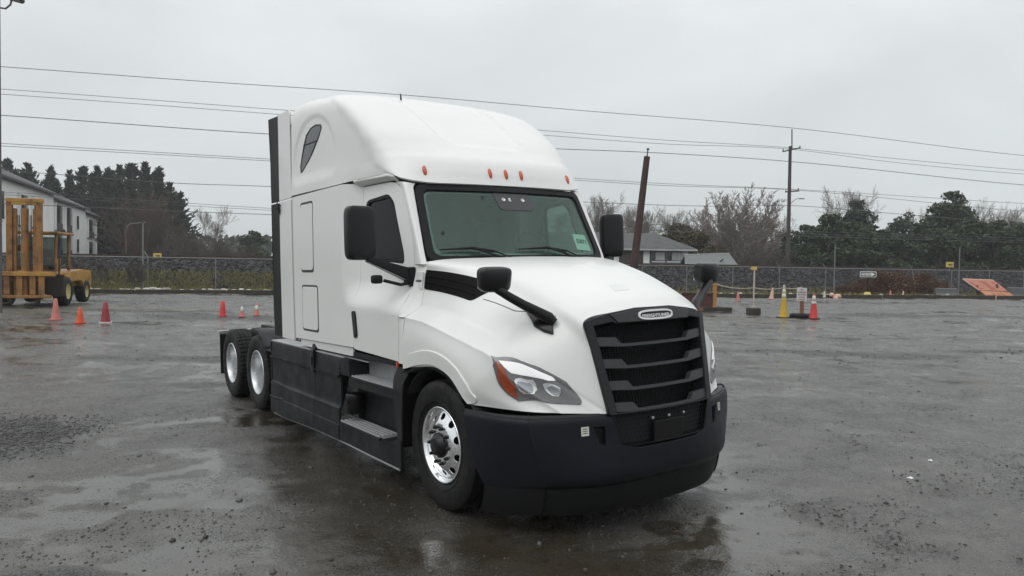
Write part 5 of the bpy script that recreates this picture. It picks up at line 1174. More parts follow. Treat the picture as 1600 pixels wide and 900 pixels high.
# small yellow signs along the fence
M['yellow'] = mat('yellow_sign', (.58, .44, .12), .5, var=.12, vscale=8)
def yellow_sign(p, w_, h, label, post=None):
    o = empty('fence_sign', site(*p), SITE_ROT, label, 'sign', 'small yellow signs on the fence'); m = MB(); m.box((0, 0, 0), (w_, .02, h), bev=.006); m.build('sign_face', M['yellow'], o)
    m = MB(); m.box((.05*w_, -.013, .03*h), (w_*.55, .006, h*.16)); m.box((.1*w_, -.013, -.2*h), (w_*.45, .006, h*.1)); m.build('sign_print', M['text_dark'], o)
    if post: m = MB(); m.tube([(0, .03, -post), (0, .03, h*.3)], .03, 8); m.build('sign_post', M['steel'], o)
    return o
yellow_sign(((-21.152, 44.000, 2.107)), .50, .30, 'small yellow sign fixed on the fence left of the truck')
yellow_sign(((34.933, 59.000, 2.451)), .62, .42, 'small yellow sign on a fence post beside the orange sign', .6)
# =================================================================== THINGS IN THE YARD
def on_ground(r, f):
    p = site(r, f, 0); p.z = ground_z(p.x, p.y); return p
def cone_mat(name, c): return mat(name, c, .55, var=.15, vscale=9)
M['cone_or'] = cone_mat('cone_orange', (.62, .085, .03)); M['cone_red'] = cone_mat('cone_red', (.55, .04, .04)); M['cone_dk'] = cone_mat('cone_dark_red', (.26, .025, .035)); M['cone_pk'] = cone_mat('cone_faded_pink', (.50, .17, .15)); M['cone_yel'] = cone_mat('cone_yellow', (.50, .33, .035)); M['cone_pale'] = cone_mat('cone_pale', (.58, .36, .28)); M['collar'] = mat('reflective_collar', (.66, .64, .60), .5, var=.12, vscale=10); M['cone_wht'] = cone_mat('cone_whitish', (.52, .49, .40))
def cone(r, f, h, body, label, collars=(), base=None, wide=.19, top=.035, tilt=(0, 0), loop=False):
    o = empty('traffic_cone', on_ground(r, f), RNG.random()*.6, label, 'traffic cone', 'traffic cones round the yard'); o.rotation_euler = (tilt[0], tilt[1], SITE_ROT+RNG.random()*.4)
    bw_ = h*wide*1.55; rb = h*wide*.92
    m = MB(); m.box((0, 0, .02), (bw_*1.35, bw_*1.35, .04), bev=.008); m.build('cone_base', base or body, o)
    rad = lambda z: rb+(h*top-rb)*(z/h)
    m = MB(); m.lathe([(rad(.035)*1.08, .035), (rad(.07), .07), (rad(h*.5), h*.5), (rad(h*.97), h*.97), (rad(h)*.7, h), (0, h)], 20); m.build('cone_body', body, o)
    for z0, z1 in collars: m = MB(); m.lathe([(rad(z0*h)+.002, z0*h), (rad(z0*h)+.006, z0*h+.003), (rad(z1*h)+.006, z1*h-.003), (rad(z1*h)+.002, z1*h)], 20); m.build('cone_collar', M['collar'], o)
    if loop:
        m = MB(); m.tube([(rad(h)*.8*math.cos(a), 0, h+.06+.07*math.sin(a)) for a in np.linspace(-1.4, 4.54, 13)], .018, 6); m.build('cone_handle', M['collar'], o)
    return o
cone(*(-13.791, 22.283), .66, M['cone_pk'], 'faded pink cone in front of the forklift wheel', wide=.22, top=.06)
cone(*(-12.497, 21.332), .46, M['cone_or'], 'short bright orange cone between the pink cone and the dark red cone', wide=.27, top=.09)
cone(*(-11.828, 21.462), .62, M['cone_dk'], 'dark red cone with a white rimmed base left of the truck', base=M['collar'], wide=.24, top=.09)
cone(*(-9.623, 24.546), .52, M['cone_red'], 'red orange cone nearest the truck without collar on the left', wide=.22, top=.12)
cone(*(-9.031, 24.676), .36, M['cone_pk'], 'small pink cone with white top, shorter of the two beside the truck', collars=[(.5, .97)], wide=.28, top=.06)
cone(*(-8.670, 25.058), .44, M['cone_pk'], 'slim pink cone with white upper half right beside the truck tail', collars=[(.42, .80)], wide=.24, top=.05)
cone(*(12.967, 42.287), .55, M['cone_pk'], 'small pale orange cone by the kerb left of the white post', base=M['black'], wide=.24, top=.08)
cone(*(16.384, 46.591), .75, M['cone_pale'], 'faded orange cone tilted to one side by the kerb timbers', wide=.22, top=.06, tilt=(0, R(9)))
cy = cone(*(10.695, 28.996), 1.16, M['cone_yel'], 'tall yellow cone with white collars tied to the rope', collars=[(.70, .82), (.85, .97)], base=M['black'], wide=.16, top=.04, loop=True)
cr_ = cone(*(11.685, 28.522), .96, M['cone_red'], 'tall red cone with white collars right of the parking sign', collars=[(.62, .72), (.75, .95)], base=M['black'], wide=.18, top=.045)
cone(*(20.748, 48.974), .46, M['cone_wht'], 'small whitish cone behind the red cone', base=M['black'], wide=.24, top=.08)
cone(*(26.060, 50.799), .54, M['cone_pk'], 'pink cone, left one of the pair in front of the brambles', wide=.24, top=.07)
cone(*(27.137, 51.169), .54, M['cone_pale'], 'pale cone, right one of the pair in front of the brambles', wide=.22, top=.06)
# heap of brown rags / rusty scrap by the kerb
o = empty('scrap_heap', on_ground(*(21.901, 49.370)), SITE_ROT, 'low heap of rusty brown scrap by the kerb', 'scrap')
for i in range(5): m = MB(); m.lathe([(.0, -.02), (.16, 0), (.17, .12), (.10, .26), (0, .28)], 9, 'z', (-.5+.25*i, .1*(i % 2), 0)); q = m.build('scrap_lump', M['rust_orange'] if 'rust_orange' in M else M['cone_pale'], o); q.rotation_euler = (.3*(i-2), .2, i)
# parking sign on a post in a rubber base
r_, f_ = (11.411, 29.153)
ps = empty('parking_sign', on_ground(r_, f_), SITE_ROT, 'white no parking sign on a wooden post in a black rubber base', 'sign')
M['sign_white'] = mat('sign_white', (.60, .575, .56), .5, var=.05, vscale=6); M['wood_red'] = mat('reddish_wood', (.23, .10, .055), .75, var=.2, vscale=6); M['wood_or'] = mat('orange_wood', (.40, .19, .05), .75, var=.2, vscale=5); M['ink_dark'] = mat('sign_ink', (.10, .05, .07), .6)
m = MB(); m.lathe([(.37, 0), (.40, .03), (.40, .12), (.34, .18), (0, .18)], 24); m.build('rubber_base', M['black'], ps)
m = MB(); m.box((.06, 0, .62), (.13, .10, .90), bev=.006); m.build('sign_post', M['wood_red'], ps)
m = MB(); m.box((.02, -.065, .93), (.40, .022, .52), bev=.006); fc = m.build('sign_board', M['sign_white'], ps)
for k, (s, sz) in enumerate((('NO', .085), ('PARKING', .080), ('BETWEEN', .070), ('CONES', .070))):
    t = text_mesh('sign_lettering', s, sz, M['ink_dark'], fc, .001, bold=.002); t.matrix_local = frame_mat((.02, -.0775, 1.115-.098*k), (1, 0, 0), (0, 0, 1))
m = MB(); m.box((.02, -.0775, .725), (.27, .004, .028)); m.build('sign_print', M['ink_dark'], fc)
# white post in a block, with a yellow cap sign
r_, f_ = (10.074, 30.720)
wp_o = empty('barrier_post', on_ground(r_, f_), SITE_ROT, 'thin white post with a yellow top standing in a dark block', 'post'); M['post_pink'] = mat('old_white_post', (.50, .42, .39), .7, var=.15, vscale=6)
m = MB(); m.box((0, 0, .14), (.50, .40, .28), bev=.02); m.build('post_block', M['timber'], wp_o); m = MB(); m.box((0, 0, .31), (.20, .2, .07), bev=.01); m.build('post_collar', M['rubble'], wp_o)
m = MB(); m.tube([(.0, 0, .25), (0, 0, 1.86)], .035, 8); m.build('post_shaft', M['post_pink'], wp_o); m = MB(); m.tube([(.045, .03, 1.1), (.045, .03, 1.86)], .018, 6); m.build('red_batten', M['wood_red'], wp_o); m = MB(); m.box((-.02, 0, 1.93), (.26, .04, .14), bev=.02); m.build('yellow_cap', M['yellow'], wp_o)
# timber barrier with a dark red panel, half hidden by the hood mirror
r_, f_ = (8.342, 31.964)
tb = empty('timber_barrier', on_ground(r_, f_), SITE_ROT, 'timber barrier with dark red panel and orange end post beside the truck nose', 'barrier'); M['panel_red'] = mat('dark_red_panel', (.075, .028, .022), .7, var=.3, vscale=4)
m = MB(); m.box((.44, 0, .62), (.15, .14, 1.18), bev=.01); m.build('end_post', M['wood_or'], tb); m = MB(); m.box((-.30, .02, .44), (1.34, .05, .55), bev=.006); m.build('barrier_panel', M['panel_red'], tb); m = MB(); m.box((-.30, .02, .76), (1.36, .12, .07), bev=.006); m.build('barrier_rail', M['timber'], tb)
m = MB(); m.box((.25, -.02, .09), (1.85, .30, .18), bev=.02); m.build('base_timber', M['timber'], tb); m = MB(); m.box((-1.0, -.02, .12), (.16, .14, 1.0), bev=.01); m.build('end_post', M['wood_or'], tb); m = MB(); m.box((-.36, -.19, .10), (.55, .05, .14)); m.build('base_board', M['wood_red'], tb)
# rope slung between barrier, post and yellow cone to the sign
def sag(a, b_, d, n=12): return [a.lerp(b_, t)+Vector((0, 0, -4*d*t*(1-t))) for t in np.linspace(0, 1, n)]
pA = tb.location+Vector((RV[0]*.44, RV[1]*.44, 1.20)); pB = wp_o.location+Vector((0, 0, 1.12)); pC = cy.location+Vector((0, 0, 1.18)); pD = ps.location+Vector((RV[0]*.05, RV[1]*.05, 1.22))
M['rope'] = mat('rope', (.40, .35, .27), .8, var=.2, vscale=20)
m = MB(); pt = sag(pA, pB, .10)+sag(pB, pC, .06)[1:]+sag(pC, pD, .05)[1:]; c0 = pt[0].copy(); m.tube([p-c0 for p in pt], .022, 6)
o = m.build('barrier_rope', M['rope'], None); o.location = c0; tag(o, 'pale rope slung from the timber barrier past the white post to the sign', 'rope')
# one-way sign
r_, f_ = (25.307, 52.534)
ow = empty('arrow_sign', on_ground(r_, f_), SITE_ROT, 'black one way sign with a white arrow in a yellow base', 'sign')
m = MB(); m.lathe([(.36, 0), (.36, .03), (.20, .32), (.17, .36), (0, .36)], 8); m.build('sign_base', mat('pale_yellow', (.62, .50, .13), .6, var=.1), ow)
m = MB(); m.box((0, 0, 1.0), (.10, .06, 1.5)); m.build('sign_post', M['frame'], ow)
def rr(w_, h, q): return rounded([(-w_/2, -h/2), (w_/2, -h/2), (w_/2, h/2), (-w_/2, h/2)], q, 4)
m = MB(); m.prism(rr(1.16, .40, .06), -.045, -.03, 'y'); b1 = m.build('sign_border', M['text_white'], ow); m2 = MB(); m2.prism(rr(1.07, .31, .04), -.056, -.0455, 'y'); b2 = m2.build('sign_face', M['text_dark'], ow)
m3 = MB(); m3.prism([(-.47, -.085), (.22, -.085), (.22, -.14), (.49, 0), (.22, .14), (.22, .085), (-.47, .085)], -.064, -.0565, 'y'); b3 = m3.build('sign_arrow', M['text_white'], ow)
for b_ in (b1, b2, b3): b_.location = (0, 0, 1.62)
t = text_mesh('sign_lettering', 'ONE WAY', .135, M['text_dark'], ow, .001, bold=.003); t.matrix_local = frame_mat((-.10, -.0665, 1.62), (1, 0, 0), (0, 0, 1))
# orange road sign panel lying against the bank
r_, f_ = (38.398, 59.559)
og = empty('road_sign_panel', on_ground(r_*54.2/f_, 54.2), SITE_ROT, 'large faded orange sign panel propped on its side by the bank', 'sign'); M['sign_or'] = mat('faded_orange_sign', (.40, .155, .10), .55, var=.15, vscale=3); M['sign_or2'] = mat('orange_sign_bright', (.46, .20, .10), .55, var=.15, vscale=3); M['sign_pale'] = mat('sign_edge', (.60, .45, .38), .6, var=.1); M['sign_ink'] = mat('sign_faded_ink', (.26, .06, .035), .7)
pl = empty('panel_frame'); pl.parent = og; rot_ = Matrix.Rotation(R(-38), 4, 'X') @ Matrix.Rotation(R(-7), 4, 'Y')
pl.matrix_local = Matrix.Scale(.92, 4) @ Matrix.Translation((.60, 0, .10)) @ Matrix.Rotation(R(5), 4, 'Y') @ Matrix.Rotation(R(-50), 4, 'X')
q = [(-1.85, 1.85), (.75, 2.10), (1.40, .78), (-1.05, .62)]; q2 = [(-1.00, .56), (1.45, .70), (1.80, -.05), (-.62, -.20)]
m = MB(); m.prism(q, -.03, .03, 'y'); m.build('sign_panel', M['sign_or'], pl); m = MB(); m.prism(q2, -.03, .03, 'y'); m.build('sign_panel', M['sign_or2'], pl)
m = MB(); m.tube([(-1.85, 0, 1.87), (.75, 0, 2.12)], .05, 6); m.tube([(.75, 0, 2.1), (1.42, 0, .78)], .03, 6); m.tube([(-1.87, 0, 1.85), (-1.05, 0, .6)], .03, 6); m.tube([(-.62, 0, -.22), (1.8, 0, -.07)], .035, 6); m.build('panel_edge', M['sign_pale'], pl)
m = MB()
for a, b_ in (((-.35, 1.72), (.15, .80)), ((-.12, 1.76), (.38, .82)), ((-1.35, 1.55), (-.95, .85)), ((-.95, .84), (-.70, .86)), ((.55, 1.75), (.85, 1.25)), ((-.55, 1.70), (-.35, 1.72)), ((.35, .52), (.62, -.05)), ((.65, .54), (.92, -.03)), ((-.10, .50), (.10, .05))):
    d = Vector((b_[0]-a[0], 0, b_[1]-a[1])); m.box(((a[0]+b_[0])/2, -.034, (a[1]+b_[1])/2), (d.length, .012, .09), Matrix.Rotation(-math.atan2(d.z, d.x), 3, 'Y'))
m.build('sign_print', M['sign_ink'], pl)
m = MB(); m.box((-.3, .75, .45), (.1, .1, .9)); m.box((1.2, .8, .5), (.1, .1, 1.0)); m.build('panel_prop', M['rust'], og)
# concrete blocks and guard rail pieces by the bank
for (a, wd, hh, lb) in (((34.101, 57.961), 1.7, .62, 'grey concrete barrier block left of the orange sign'), ((41.656, 60.770), 1.6, .75, 'pale concrete block at the right edge beyond the orange sign')):
    o = empty('concrete_block', on_ground(a[0]*54.8/a[1], 54.8), SITE_ROT, lb, 'concrete block', 'concrete blocks by the bank'); m = MB(); m.prism([(-.30, 0), (-.30, .12), (-.14, .3), (-.10, hh), (.10, hh), (.14, .3), (.30, .12), (.30, 0)], -wd/2, wd/2, 'x'); m.build('block_body', M['panel_grey'], o); m = MB(); m.box((0, 0, hh+.02), (wd*.9, .16, .03)); m.build('block_cap', M['rubble'], o)
# ---- forklift
r_, f_ = (-18.597, 28.008)
fk = empty('forklift', on_ground(r_, f_+.15), SITE_ROT+R(14), 'old yellow forklift with a tall rusty mast parked by the fence', 'forklift')
M['fk'] = mat('forklift_yellow', (.46, .25, .045), .55, var=.1, vscale=2.2, dirt=(.13, .060, .026), coat=.1); M['fkr'] = mat('forklift_rust', (.31, .15, .045), .7, var=.1, vscale=3.0, dirt=(.060, .028, .017)); M['fkp'] = mat('pale_yellow_rim', (.50, .42, .20), .6, var=.2, vscale=8)
M['fk_dark'] = mat('forklift_dark', (.030, .020, .016), .7, var=.3, vscale=4); M['fk_glass'] = glass_mat('forklift_glass', (.62, .70, .68), .05, .6, .25, (.32, .36, .35))
for s_ in (-1, 1):
    m = MB(); m.box((s_*.50, 0, 2.20), (.20, .16, 3.85), bev=.015); m.box((s_*.50, .13, 2.2), (.10, .14, 3.8)); m.build('mast_rail', M['fkr'], fk)
    m = MB(); m.box((s_*.33, .05, 2.05), (.10, .12, 3.4), bev=.01); m.build('inner_rail', M['fkr'], fk)
    m = MB(); m.tube([(s_*.18, .02, .5), (s_*.18, .02, 3.5)], .016, 5); m.tube([(s_*.23, .02, .5), (s_*.23, .02, 3.5)], .016, 5); m.build('lift_chain', M['fk_dark'], fk)
    m = MB(); m.box((s_*.46, -.62, .16), (.16, 1.15, .06), bev=.01); m.box((s_*.46, -.07, .55), (.16, .07, .85), bev=.01); m.build('fork', M['fk_dark'], fk)
m = MB(); m.tube([(0, .03, .35), (0, .03, 3.75)], .13, 14); m.build('lift_cylinder', M['fkr'], fk)
m = MB(); m.box((0, .06, 4.06), (1.24, .30, .16), bev=.03); m.box((0, -.03, 3.95), (1.05, .1, .14)); m.build('mast_head', M['fk'], fk)
for z in (2.25, 1.0): m = MB(); m.box((0, .10, z), (1.1, .08, .22), bev=.01); m.build('mast_crossbar', M['fkr'], fk)
m = MB(); m.box((-.05, -.16, 1.27), (2.30, .14, .17), bev=.02); m.build('carriage_bar', M['fk'], fk)
m = MB(); m.box((-.05, -.14, .40), (2.0, .12, .12), bev=.02); m.build('carriage_bar', M['fkr'], fk)
for x in (-.55, -.12, .32, .62): m = MB(); m.box((x, -.15, .84), (.20, .09, .72), bev=.01); m.build('carriage_plate', M['fkr'], fk)
m = MB(); m.box((0, .75, .85), (1.15, .6, .8), bev=.04); m.box((.95, .32, .82), (.6, .08, .85)); m.box((-.95, .32, .82), (.6, .08, .85)); m.build('front_plate', M['fk_dark'], fk)
bd = MB(); bd.box((0, 2.0, 1.02), (1.70, 2.3, .62), bev=.08); bd.build('body', M['fk'], fk)
m = MB(); m.prism([(1.0, .85), (1.35, 1.30), (2.2, 1.36), (3.2, 1.42), (4.15, 1.38), (4.25, .85), (3.9, .52), (3.2, .50), (2.9, .9), (2.3, .95)], -1.12, 1.12, 'x'); m.build('side_cowl', M['fk'], fk, bevel=.05)
m = MB(); m.box((0, 3.75, .95), (2.0, .85, .85), bev=.15); m.build('counterweight', M['fk'], fk)
m = MB(); m.box((0, 1.55, 1.62), (1.25, .9, .5), bev=.06); m.build('seat_deck', M['fkr'], fk)
for x, y in ((-.72, .95), (.72, .95), (-.72, 2.55), (.72, 2.55)): m = MB(); m.tube([(x, y, 1.3), (x, y+(.18 if y < 2 else 0), 2.85)], .055, 6); m.build('cab_post', M['fkr'], fk)
m = MB(); m.box((0, 1.82, 2.88), (1.72, 1.95, .10), bev=.03); m.build('cab_roof', M['fk'], fk)
m = MB(); m.box((0, .99, 2.15), (1.36, .02, 1.15), Matrix.Rotation(R(-6), 3, 'X')); m.build('cab_window', M['fk_glass'], fk); m = MB(); m.box((0, 2.56, 2.2), (1.36, .02, 1.05)); m.build('cab_window', M['fk_glass'], fk)
V = [(.0+.20*math.cos(a), 1.22-.08*math.sin(a), 1.93+.18*math.sin(a)) for a in np.linspace(0, 2*math.pi, 17)]; m = MB(); m.tube(V, .02, 5, False); m.tube([(0, 1.22, 1.93), (0, 1.1, 1.55)], .025, 6); m.build('steering_wheel', M['fk_dark'], fk)
m = MB(); m.box((0, 2.15, 1.98), (.5, .14, .55), bev=.04); m.build('seat_back', M['fk_dark'], fk)
def fk_wheel(x, y, r_, wd):
    wl = empty('forklift_wheel', (x, y, r_)); wl.parent = fk
    m = MB(); h = wd/2; m.lathe([(r_*.56, -h), (r_*.8, -h*1.06), (r_*.95, -h*.9), (r_, -h*.6), (r_, h*.6), (r_*.95, h*.9), (r_*.8, h*1.06), (r_*.56, h)], 28, 'x'); m.build('tyre', M['tyre'], wl)
    m = MB(); m.lathe([(r_*.57, h*.9), (r_*.5, h*.75), (r_*.2, h*.55), (0, h*.6)], 20, 'x'); m.lathe([(r_*.57, -h*.9), (r_*.5, -h*.75), (r_*.2, -h*.55), (0, -h*.6)], 20, 'x'); m.build('rim', M['fkp'], wl)
for x in (-1.0, 1.0): fk_wheel(x, .95, .58, .42); fk_wheel(x*.98, 3.45, .48, .36)
m = MB(); m.tube([(1.08, .25, .55), (1.10, .25, 2.0)], .03, 6); m.tube([(1.10, .25, 2.0), (1.10, .25, 2.12)], [.045, .02], 6); m.build('marker_rod', M['fk_dark'], fk)
m = MB(); m.lathe([(0, 0), (.10, .02), (.12, .12), (.1, .2), (0, .22)], 12, 'y', (.62, .75, 1.55)); m.build('headlamp', M['fk_dark'], fk)
m = MB(); m.lathe([(.0, 2.93), (.10, 2.94), (.09, 3.06), (0, 3.1)], 12, 'z', (.5, 2.6, 0)); m.build('beacon', M['fk_dark'], fk)
# ---- lamp pole at the left edge
p = site(*(-17.326, 25.000, 0.412)); p.z = ground_z(p.x, p.y)
lp = empty('lamp_pole', p, SITE_ROT, 'tall thin steel pole with a floodlight at the left edge', 'lamp pole')
m = MB(); m.tube([(0, 0, -.1), (0, 0, 12.5)], [.045, .035], 10); m.build('pole_shaft', M['steel_dark'], lp); m = MB(); m.tube([(0, 0, 10.25), (.22, 0, 10.22), (.38, 0, 10.35), (.42, 0, 10.5)], .03, 6); m.build('lamp_arm', M['steel_dark'], lp)
m = MB(); m.box((.52, -.05, 10.62), (.52, .46, .12), Matrix.Rotation(R(14), 3, 'Y') @ Matrix.Rotation(R(-18), 3, 'X'), bev=.03); fl_ = m.build('floodlight', M['steel_dark'], lp); m = MB(); m.box((.50, -.03, 10.548), (.44, .38, .014), Matrix.Rotation(R(14), 3, 'Y') @ Matrix.Rotation(R(-18), 3, 'X')); m.build('lamp_glass', M['lens'], fl_)

# scraps of pale litter on the wet mud
for i, (rf_, s_, lb) in enumerate((((3.488, 6.349), .028, 'small crumpled white scrap lying on the wet ground right of the truck'), ((3.969, 6.903), .018, 'tiny pale scrap on the wet ground just beyond the crumpled one'))):
    bm = bmesh.new(); bmesh.ops.create_icosphere(bm, subdivisions=2, radius=s_); q = np.random.default_rng(60+i)
    for v in bm.verts: v.co *= .6+.7*q.random(); v.co.z *= .45
    m_ = bpy.data.meshes.new('litter_scrap'); bm.to_mesh(m_); bm.free(); o = link('litter_scrap', m_, None, M['text_white']); o.location = on_ground(*rf_); tag(o, lb, 'litter', 'scraps of litter on the yard')
# =================================================================== BUILDINGS
def wall_frame(a, b_):
    """local frame along a facade from a=(r,f) to b"""
    pa = site(a[0], a[1], 0); pb = site(b_[0], b_[1], 0); d = pb-pa; return pa, d.length, math.atan2(d.y, d.x)
# three-storey white apartment house, stepped along its length
ap = empty('apartment_building', site((-48.145, 75.000, 2.020)[0], 75, 0), 0, 'white apartment house with grey roof and dark balconies behind the forklift', 'building')
def lw(r, f, z): return site(r, f, z)-ap.location
def ap_quad(name, P, mt, thick=None, parent=None):
    m = MB(); m.add(P, [tuple(range(len(P)))]); return m.build(name, mt, parent or ap, recalc=False)
def block(a, b_, depth, z0, z1, ridge, name='wall'):
    """gabled block: facade from a to b (r,f), running back 'depth' away from the yard"""
    A = np.array(lw(*a, 0)); B = np.array(lw(*b_, 0)); t = (B-A)/np.linalg.norm(B-A); nrm = np.array([-t[1], t[0], 0])
    if np.dot(nrm[:2], FV[:2]) < 0: nrm = -nrm
    return A, B, t, nrm
# facade points: near end (left, outside the picture) to far end
E1 = [((-41.028, 55.000, 1.902), (-50.933, 82.000, 2.057)), ((-52.175, 84.000, 2.060), (-58.357, 101.000, 2.158)), ((-59.513, 103.000, 2.163), (-64.965, 117.000, 2.238)), ((-66.076, 119.000, 2.244), (-68.324, 125.000, 2.277))]
HT = [9.0, 8.7, 8.3, 5.6]
for i, (a, b_) in enumerate(E1):
    A = np.array(lw(a[0], a[1], 0)); B = np.array(lw(b_[0], b_[1], 0)); t = (B-A)/np.linalg.norm(B-A); n_ = np.array([-t[1], t[0], 0]); 
    if np.dot(n_[:2], -RV[:2]) < 0: n_ = -n_
    D = 11.0; H = HT[i]; up = np.array([0, 0, 1.0]); Lw = np.linalg.norm(B-A)
    m = MB(); V = [A, B, B+n_*D, A+n_*D]; V = [v-up*.5 for v in V]+[v+up*H for v in V]+[(A+A+n_*D)/2+up*(H+2.6), (B+B+n_*D)/2+up*(H+2.6)]
    m.add(V, [(0, 1, 5, 4), (1, 2, 6, 9, 5), (2, 3, 7, 6), (3, 0, 4, 8, 7)]); wl = m.build('wall', M['siding'], ap)
    o_ = .55; e0 = A-n_*o_-t*.4+up*(H-.10); e1 = B-n_*o_+t*.4+up*(H-.10); r0 = (A+A+n_*D)/2-t*.4+up*(H+2.75); r1 = (B+B+n_*D)/2+t*.4+up*(H+2.75); g0 = A+n_*(D+o_)-t*.4+up*(H-.1); g1 = B+n_*(D+o_)+t*.4+up*(H-.1)
    m = MB(); V = [e0, e1, r1, r0, g0, g1]; V = V+[v-up*.22 for v in V]; m.add(V, [(0, 1, 2, 3), (3, 2, 5, 4), (6, 9, 8, 7), (9, 10, 11, 8), (0, 6, 7, 1), (1, 7, 8, 2), (2, 8, 11, 5), (3, 9, 6, 0), (4, 10, 9, 3), (4, 5, 11, 10)]); m.build('roof', M['shingle'], ap)
    # openings on the facade: (start along wall, width, z0, z1, kind)
    ops = {0: [(.12, 1.6, 5.2, 7.6, 'w'), (.30, 1.6, 5.2, 7.6, 'w'), (.52, 2.4, 5.0, 7.8, 'b'), (.68, 2.4, 5.0, 7.8, 'b')],
           1: [(.02, 3.2, 5.1, 8.0, 'b'), (.30, 3.2, 5.1, 8.0, 'b'), (.02, 3.2, 2.0, 4.7, 'b'), (.30, 3.2, 2.0, 4.7, 'b'), (.66, 1.2, 5.6, 7.3, 'w'), (.66, 1.2, 2.6, 4.3, 'w')],
           2: [(.08, 4.6, 4.9, 7.4, 'b'), (.55, 4.6, 4.9, 7.4, 'b'), (.08, 4.6, 1.6, 4.2, 'b'), (.55, 4.6, 1.6, 4.2, 'b')], 3: [(.2, 1.6, 2.9, 4.6, 'w'), (.6, 1.6, 2.9, 4.6, 'w')]}[i]
    for (s0, wd, z0, z1, k) in ops:
        p0 = A+t*(s0*Lw)-n_*.03; c = p0+t*wd/2+up*(z0+z1)/2; rot = Matrix(((t[0], n_[0], 0), (t[1], n_[1], 0), (0, 0, 1)))
        if k == 'w':
            m = MB(); m.box(c, (wd+.24, .12, z1-z0+.24), rot); w_ = m.build('window', M['siding'], wl); m = MB(); m.box(c-n_*.07, (wd, .04, z1-z0), rot); m.build('window_pane', M['win_dark'], w_)
        else:
            m = MB(); m.box(c, (wd, .10, z1-z0), rot); w_ = m.build('balcony', M['win_dark'], wl)
            m = MB(); m.box(c-n_*.14-up*((z1-z0)/2-.40), (wd, .06, .80), rot); m.box(c-n_*.12-up*((z1-z0)/2+.08), (wd, .24, .12), rot); m.build('balcony_rail', M['brick_dark'], w_)
            for q_ in (-1, 1): m = MB(); m.box(c+t*q_*(wd/2+.06)-n_*.10, (.12, .22, z1-z0+.2), rot); m.build('balcony_wall', M['siding'], w_)
# small grey-roofed house right of the windshield
hs = empty('small_house', site((13.555, 74.000, 2.208)[0], 74, 0), SITE_ROT, 'low house with grey hip roof and white and dark wall panels behind the bank', 'house')
W0, W1 = -6.2, 4.05       # along r, from the truck's far side to the right corner
m = MB(); m.box(((W0-9)/2+W1/2, 4, 1.85), (W1-W0+9, 8, 3.8)); wl = m.build('wall', M['brick_dark'], hs)
m = MB(); ov = .75; x0, x1 = W0-9, W1; V = [(x0-ov, -ov, 3.70), (x1+ov, -ov, 3.70), (x1+ov, 8+ov, 3.70), (x0-ov, 8+ov, 3.70), (x0+2, 4, 5.45), (x1-2.6, 4, 5.45)]; V = V+[(x, y, z-.22) for x, y, z in V]
m.add(V, [(0, 1, 5, 4), (1, 2, 5), (2, 3, 4, 5), (3, 0, 4), (0, 6, 7, 1), (1, 7, 8, 2), (2, 8, 9, 3), (3, 9, 6, 0), (6, 9, 8, 7)]); rf_ = m.build('roof', M['shingle'], hs)
m = MB(); m.box(((x0+x1)/2, -ov-.02, 3.60), (x1-x0+2*ov, .06, .16)); m.build('gutter', M['shade'], rf_)
def hp(name, x, z, wd, h, mt, y=-.05, par=None): m = MB(); m.box((x, y, z), (wd, .10, h)); return m.build(name, mt, par or wl)
hp('white_panel', -.15, 1.9, .62, 3.5, M['siding']); hp('white_panel', 3.62, 1.9, .86, 3.5, M['siding']); hp('white_panel', 2.0, 3.0, 3.2, 1.3, M['siding']); hp('dark_panel', 1.7, 1.25, 3.05, 2.25, M['panel_grey'], -.07)
for x in (.98, 2.62):
    w_ = hp('window', x, 2.98, 1.42, .98, M['panel_grey'], -.09); hp('window_pane', x+.22, 2.98, .90, .82, M['shade'], -.12, w_); hp('window_pane', x-.46, 2.98, .38, .82, M['win_dark'], -.12, w_)
hp('window_post', 1.80, 3.0, .18, 1.2, M['panel_grey'], -.08); hp('white_panel', -4.3, 2.6, .9, 1.7, M['siding']); hp('white_panel', -3.15, 1.7, .5, 3.2, M['siding']); hp('dark_panel', -5.0, 1.1, 2.4, 1.8, M['panel_grey'], -.07); hp('dark_panel', -2.0, 1.7, 1.6, 3.2, M['brick_dark'], -.06)
m = MB(); m.box((-1.6, -.2, .75), (2.6, .3, .16)); m.build('porch_rail', M['shade'], wl)
# low shed with a pale metal roof
sh = empty('metal_shed', site((18.263, 66.000, 2.388)[0], 66, 0), SITE_ROT, 'low shed with a plain grey green roof right of the small house', 'shed')
m = MB(); m.box((0, 2.5, .9), (3.8, 4.6, 2.0)); m.build('wall', M['panel_grey'], sh); m = MB(); V = [(-2.9, -.4, 1.5), (2.35, -.4, 1.5), (1.85, 2.6, 3.25), (-2.3, 2.6, 3.05), (1.85, 5.2, 1.9), (-2.3, 5.2, 1.9)]; V = V+[(x, y, z-.1) for x, y, z in V]; m.add(V, [(0, 1, 2, 3), (3, 2, 4, 5), (0, 6, 7, 1), (1, 7, 8, 2), (2, 8, 10, 4), (3, 9, 6, 0), (5, 11, 9, 3), (6, 9, 8, 7)]); ro_ = m.build('roof', M['shed'], sh)
m = MB(); m.box((-.25, 2.6, 3.18), (4.3, .12, .09), Matrix.Rotation(R(-2.7), 3, 'Y')); m.build('ridge_cap', M['shade'], ro_); m = MB(); m.box((.75, 1.3, 2.55), (.5, .06, .12), Matrix.Rotation(R(-40), 3, 'Y')); m.build('roof_patch', M['win_dark'], ro_)
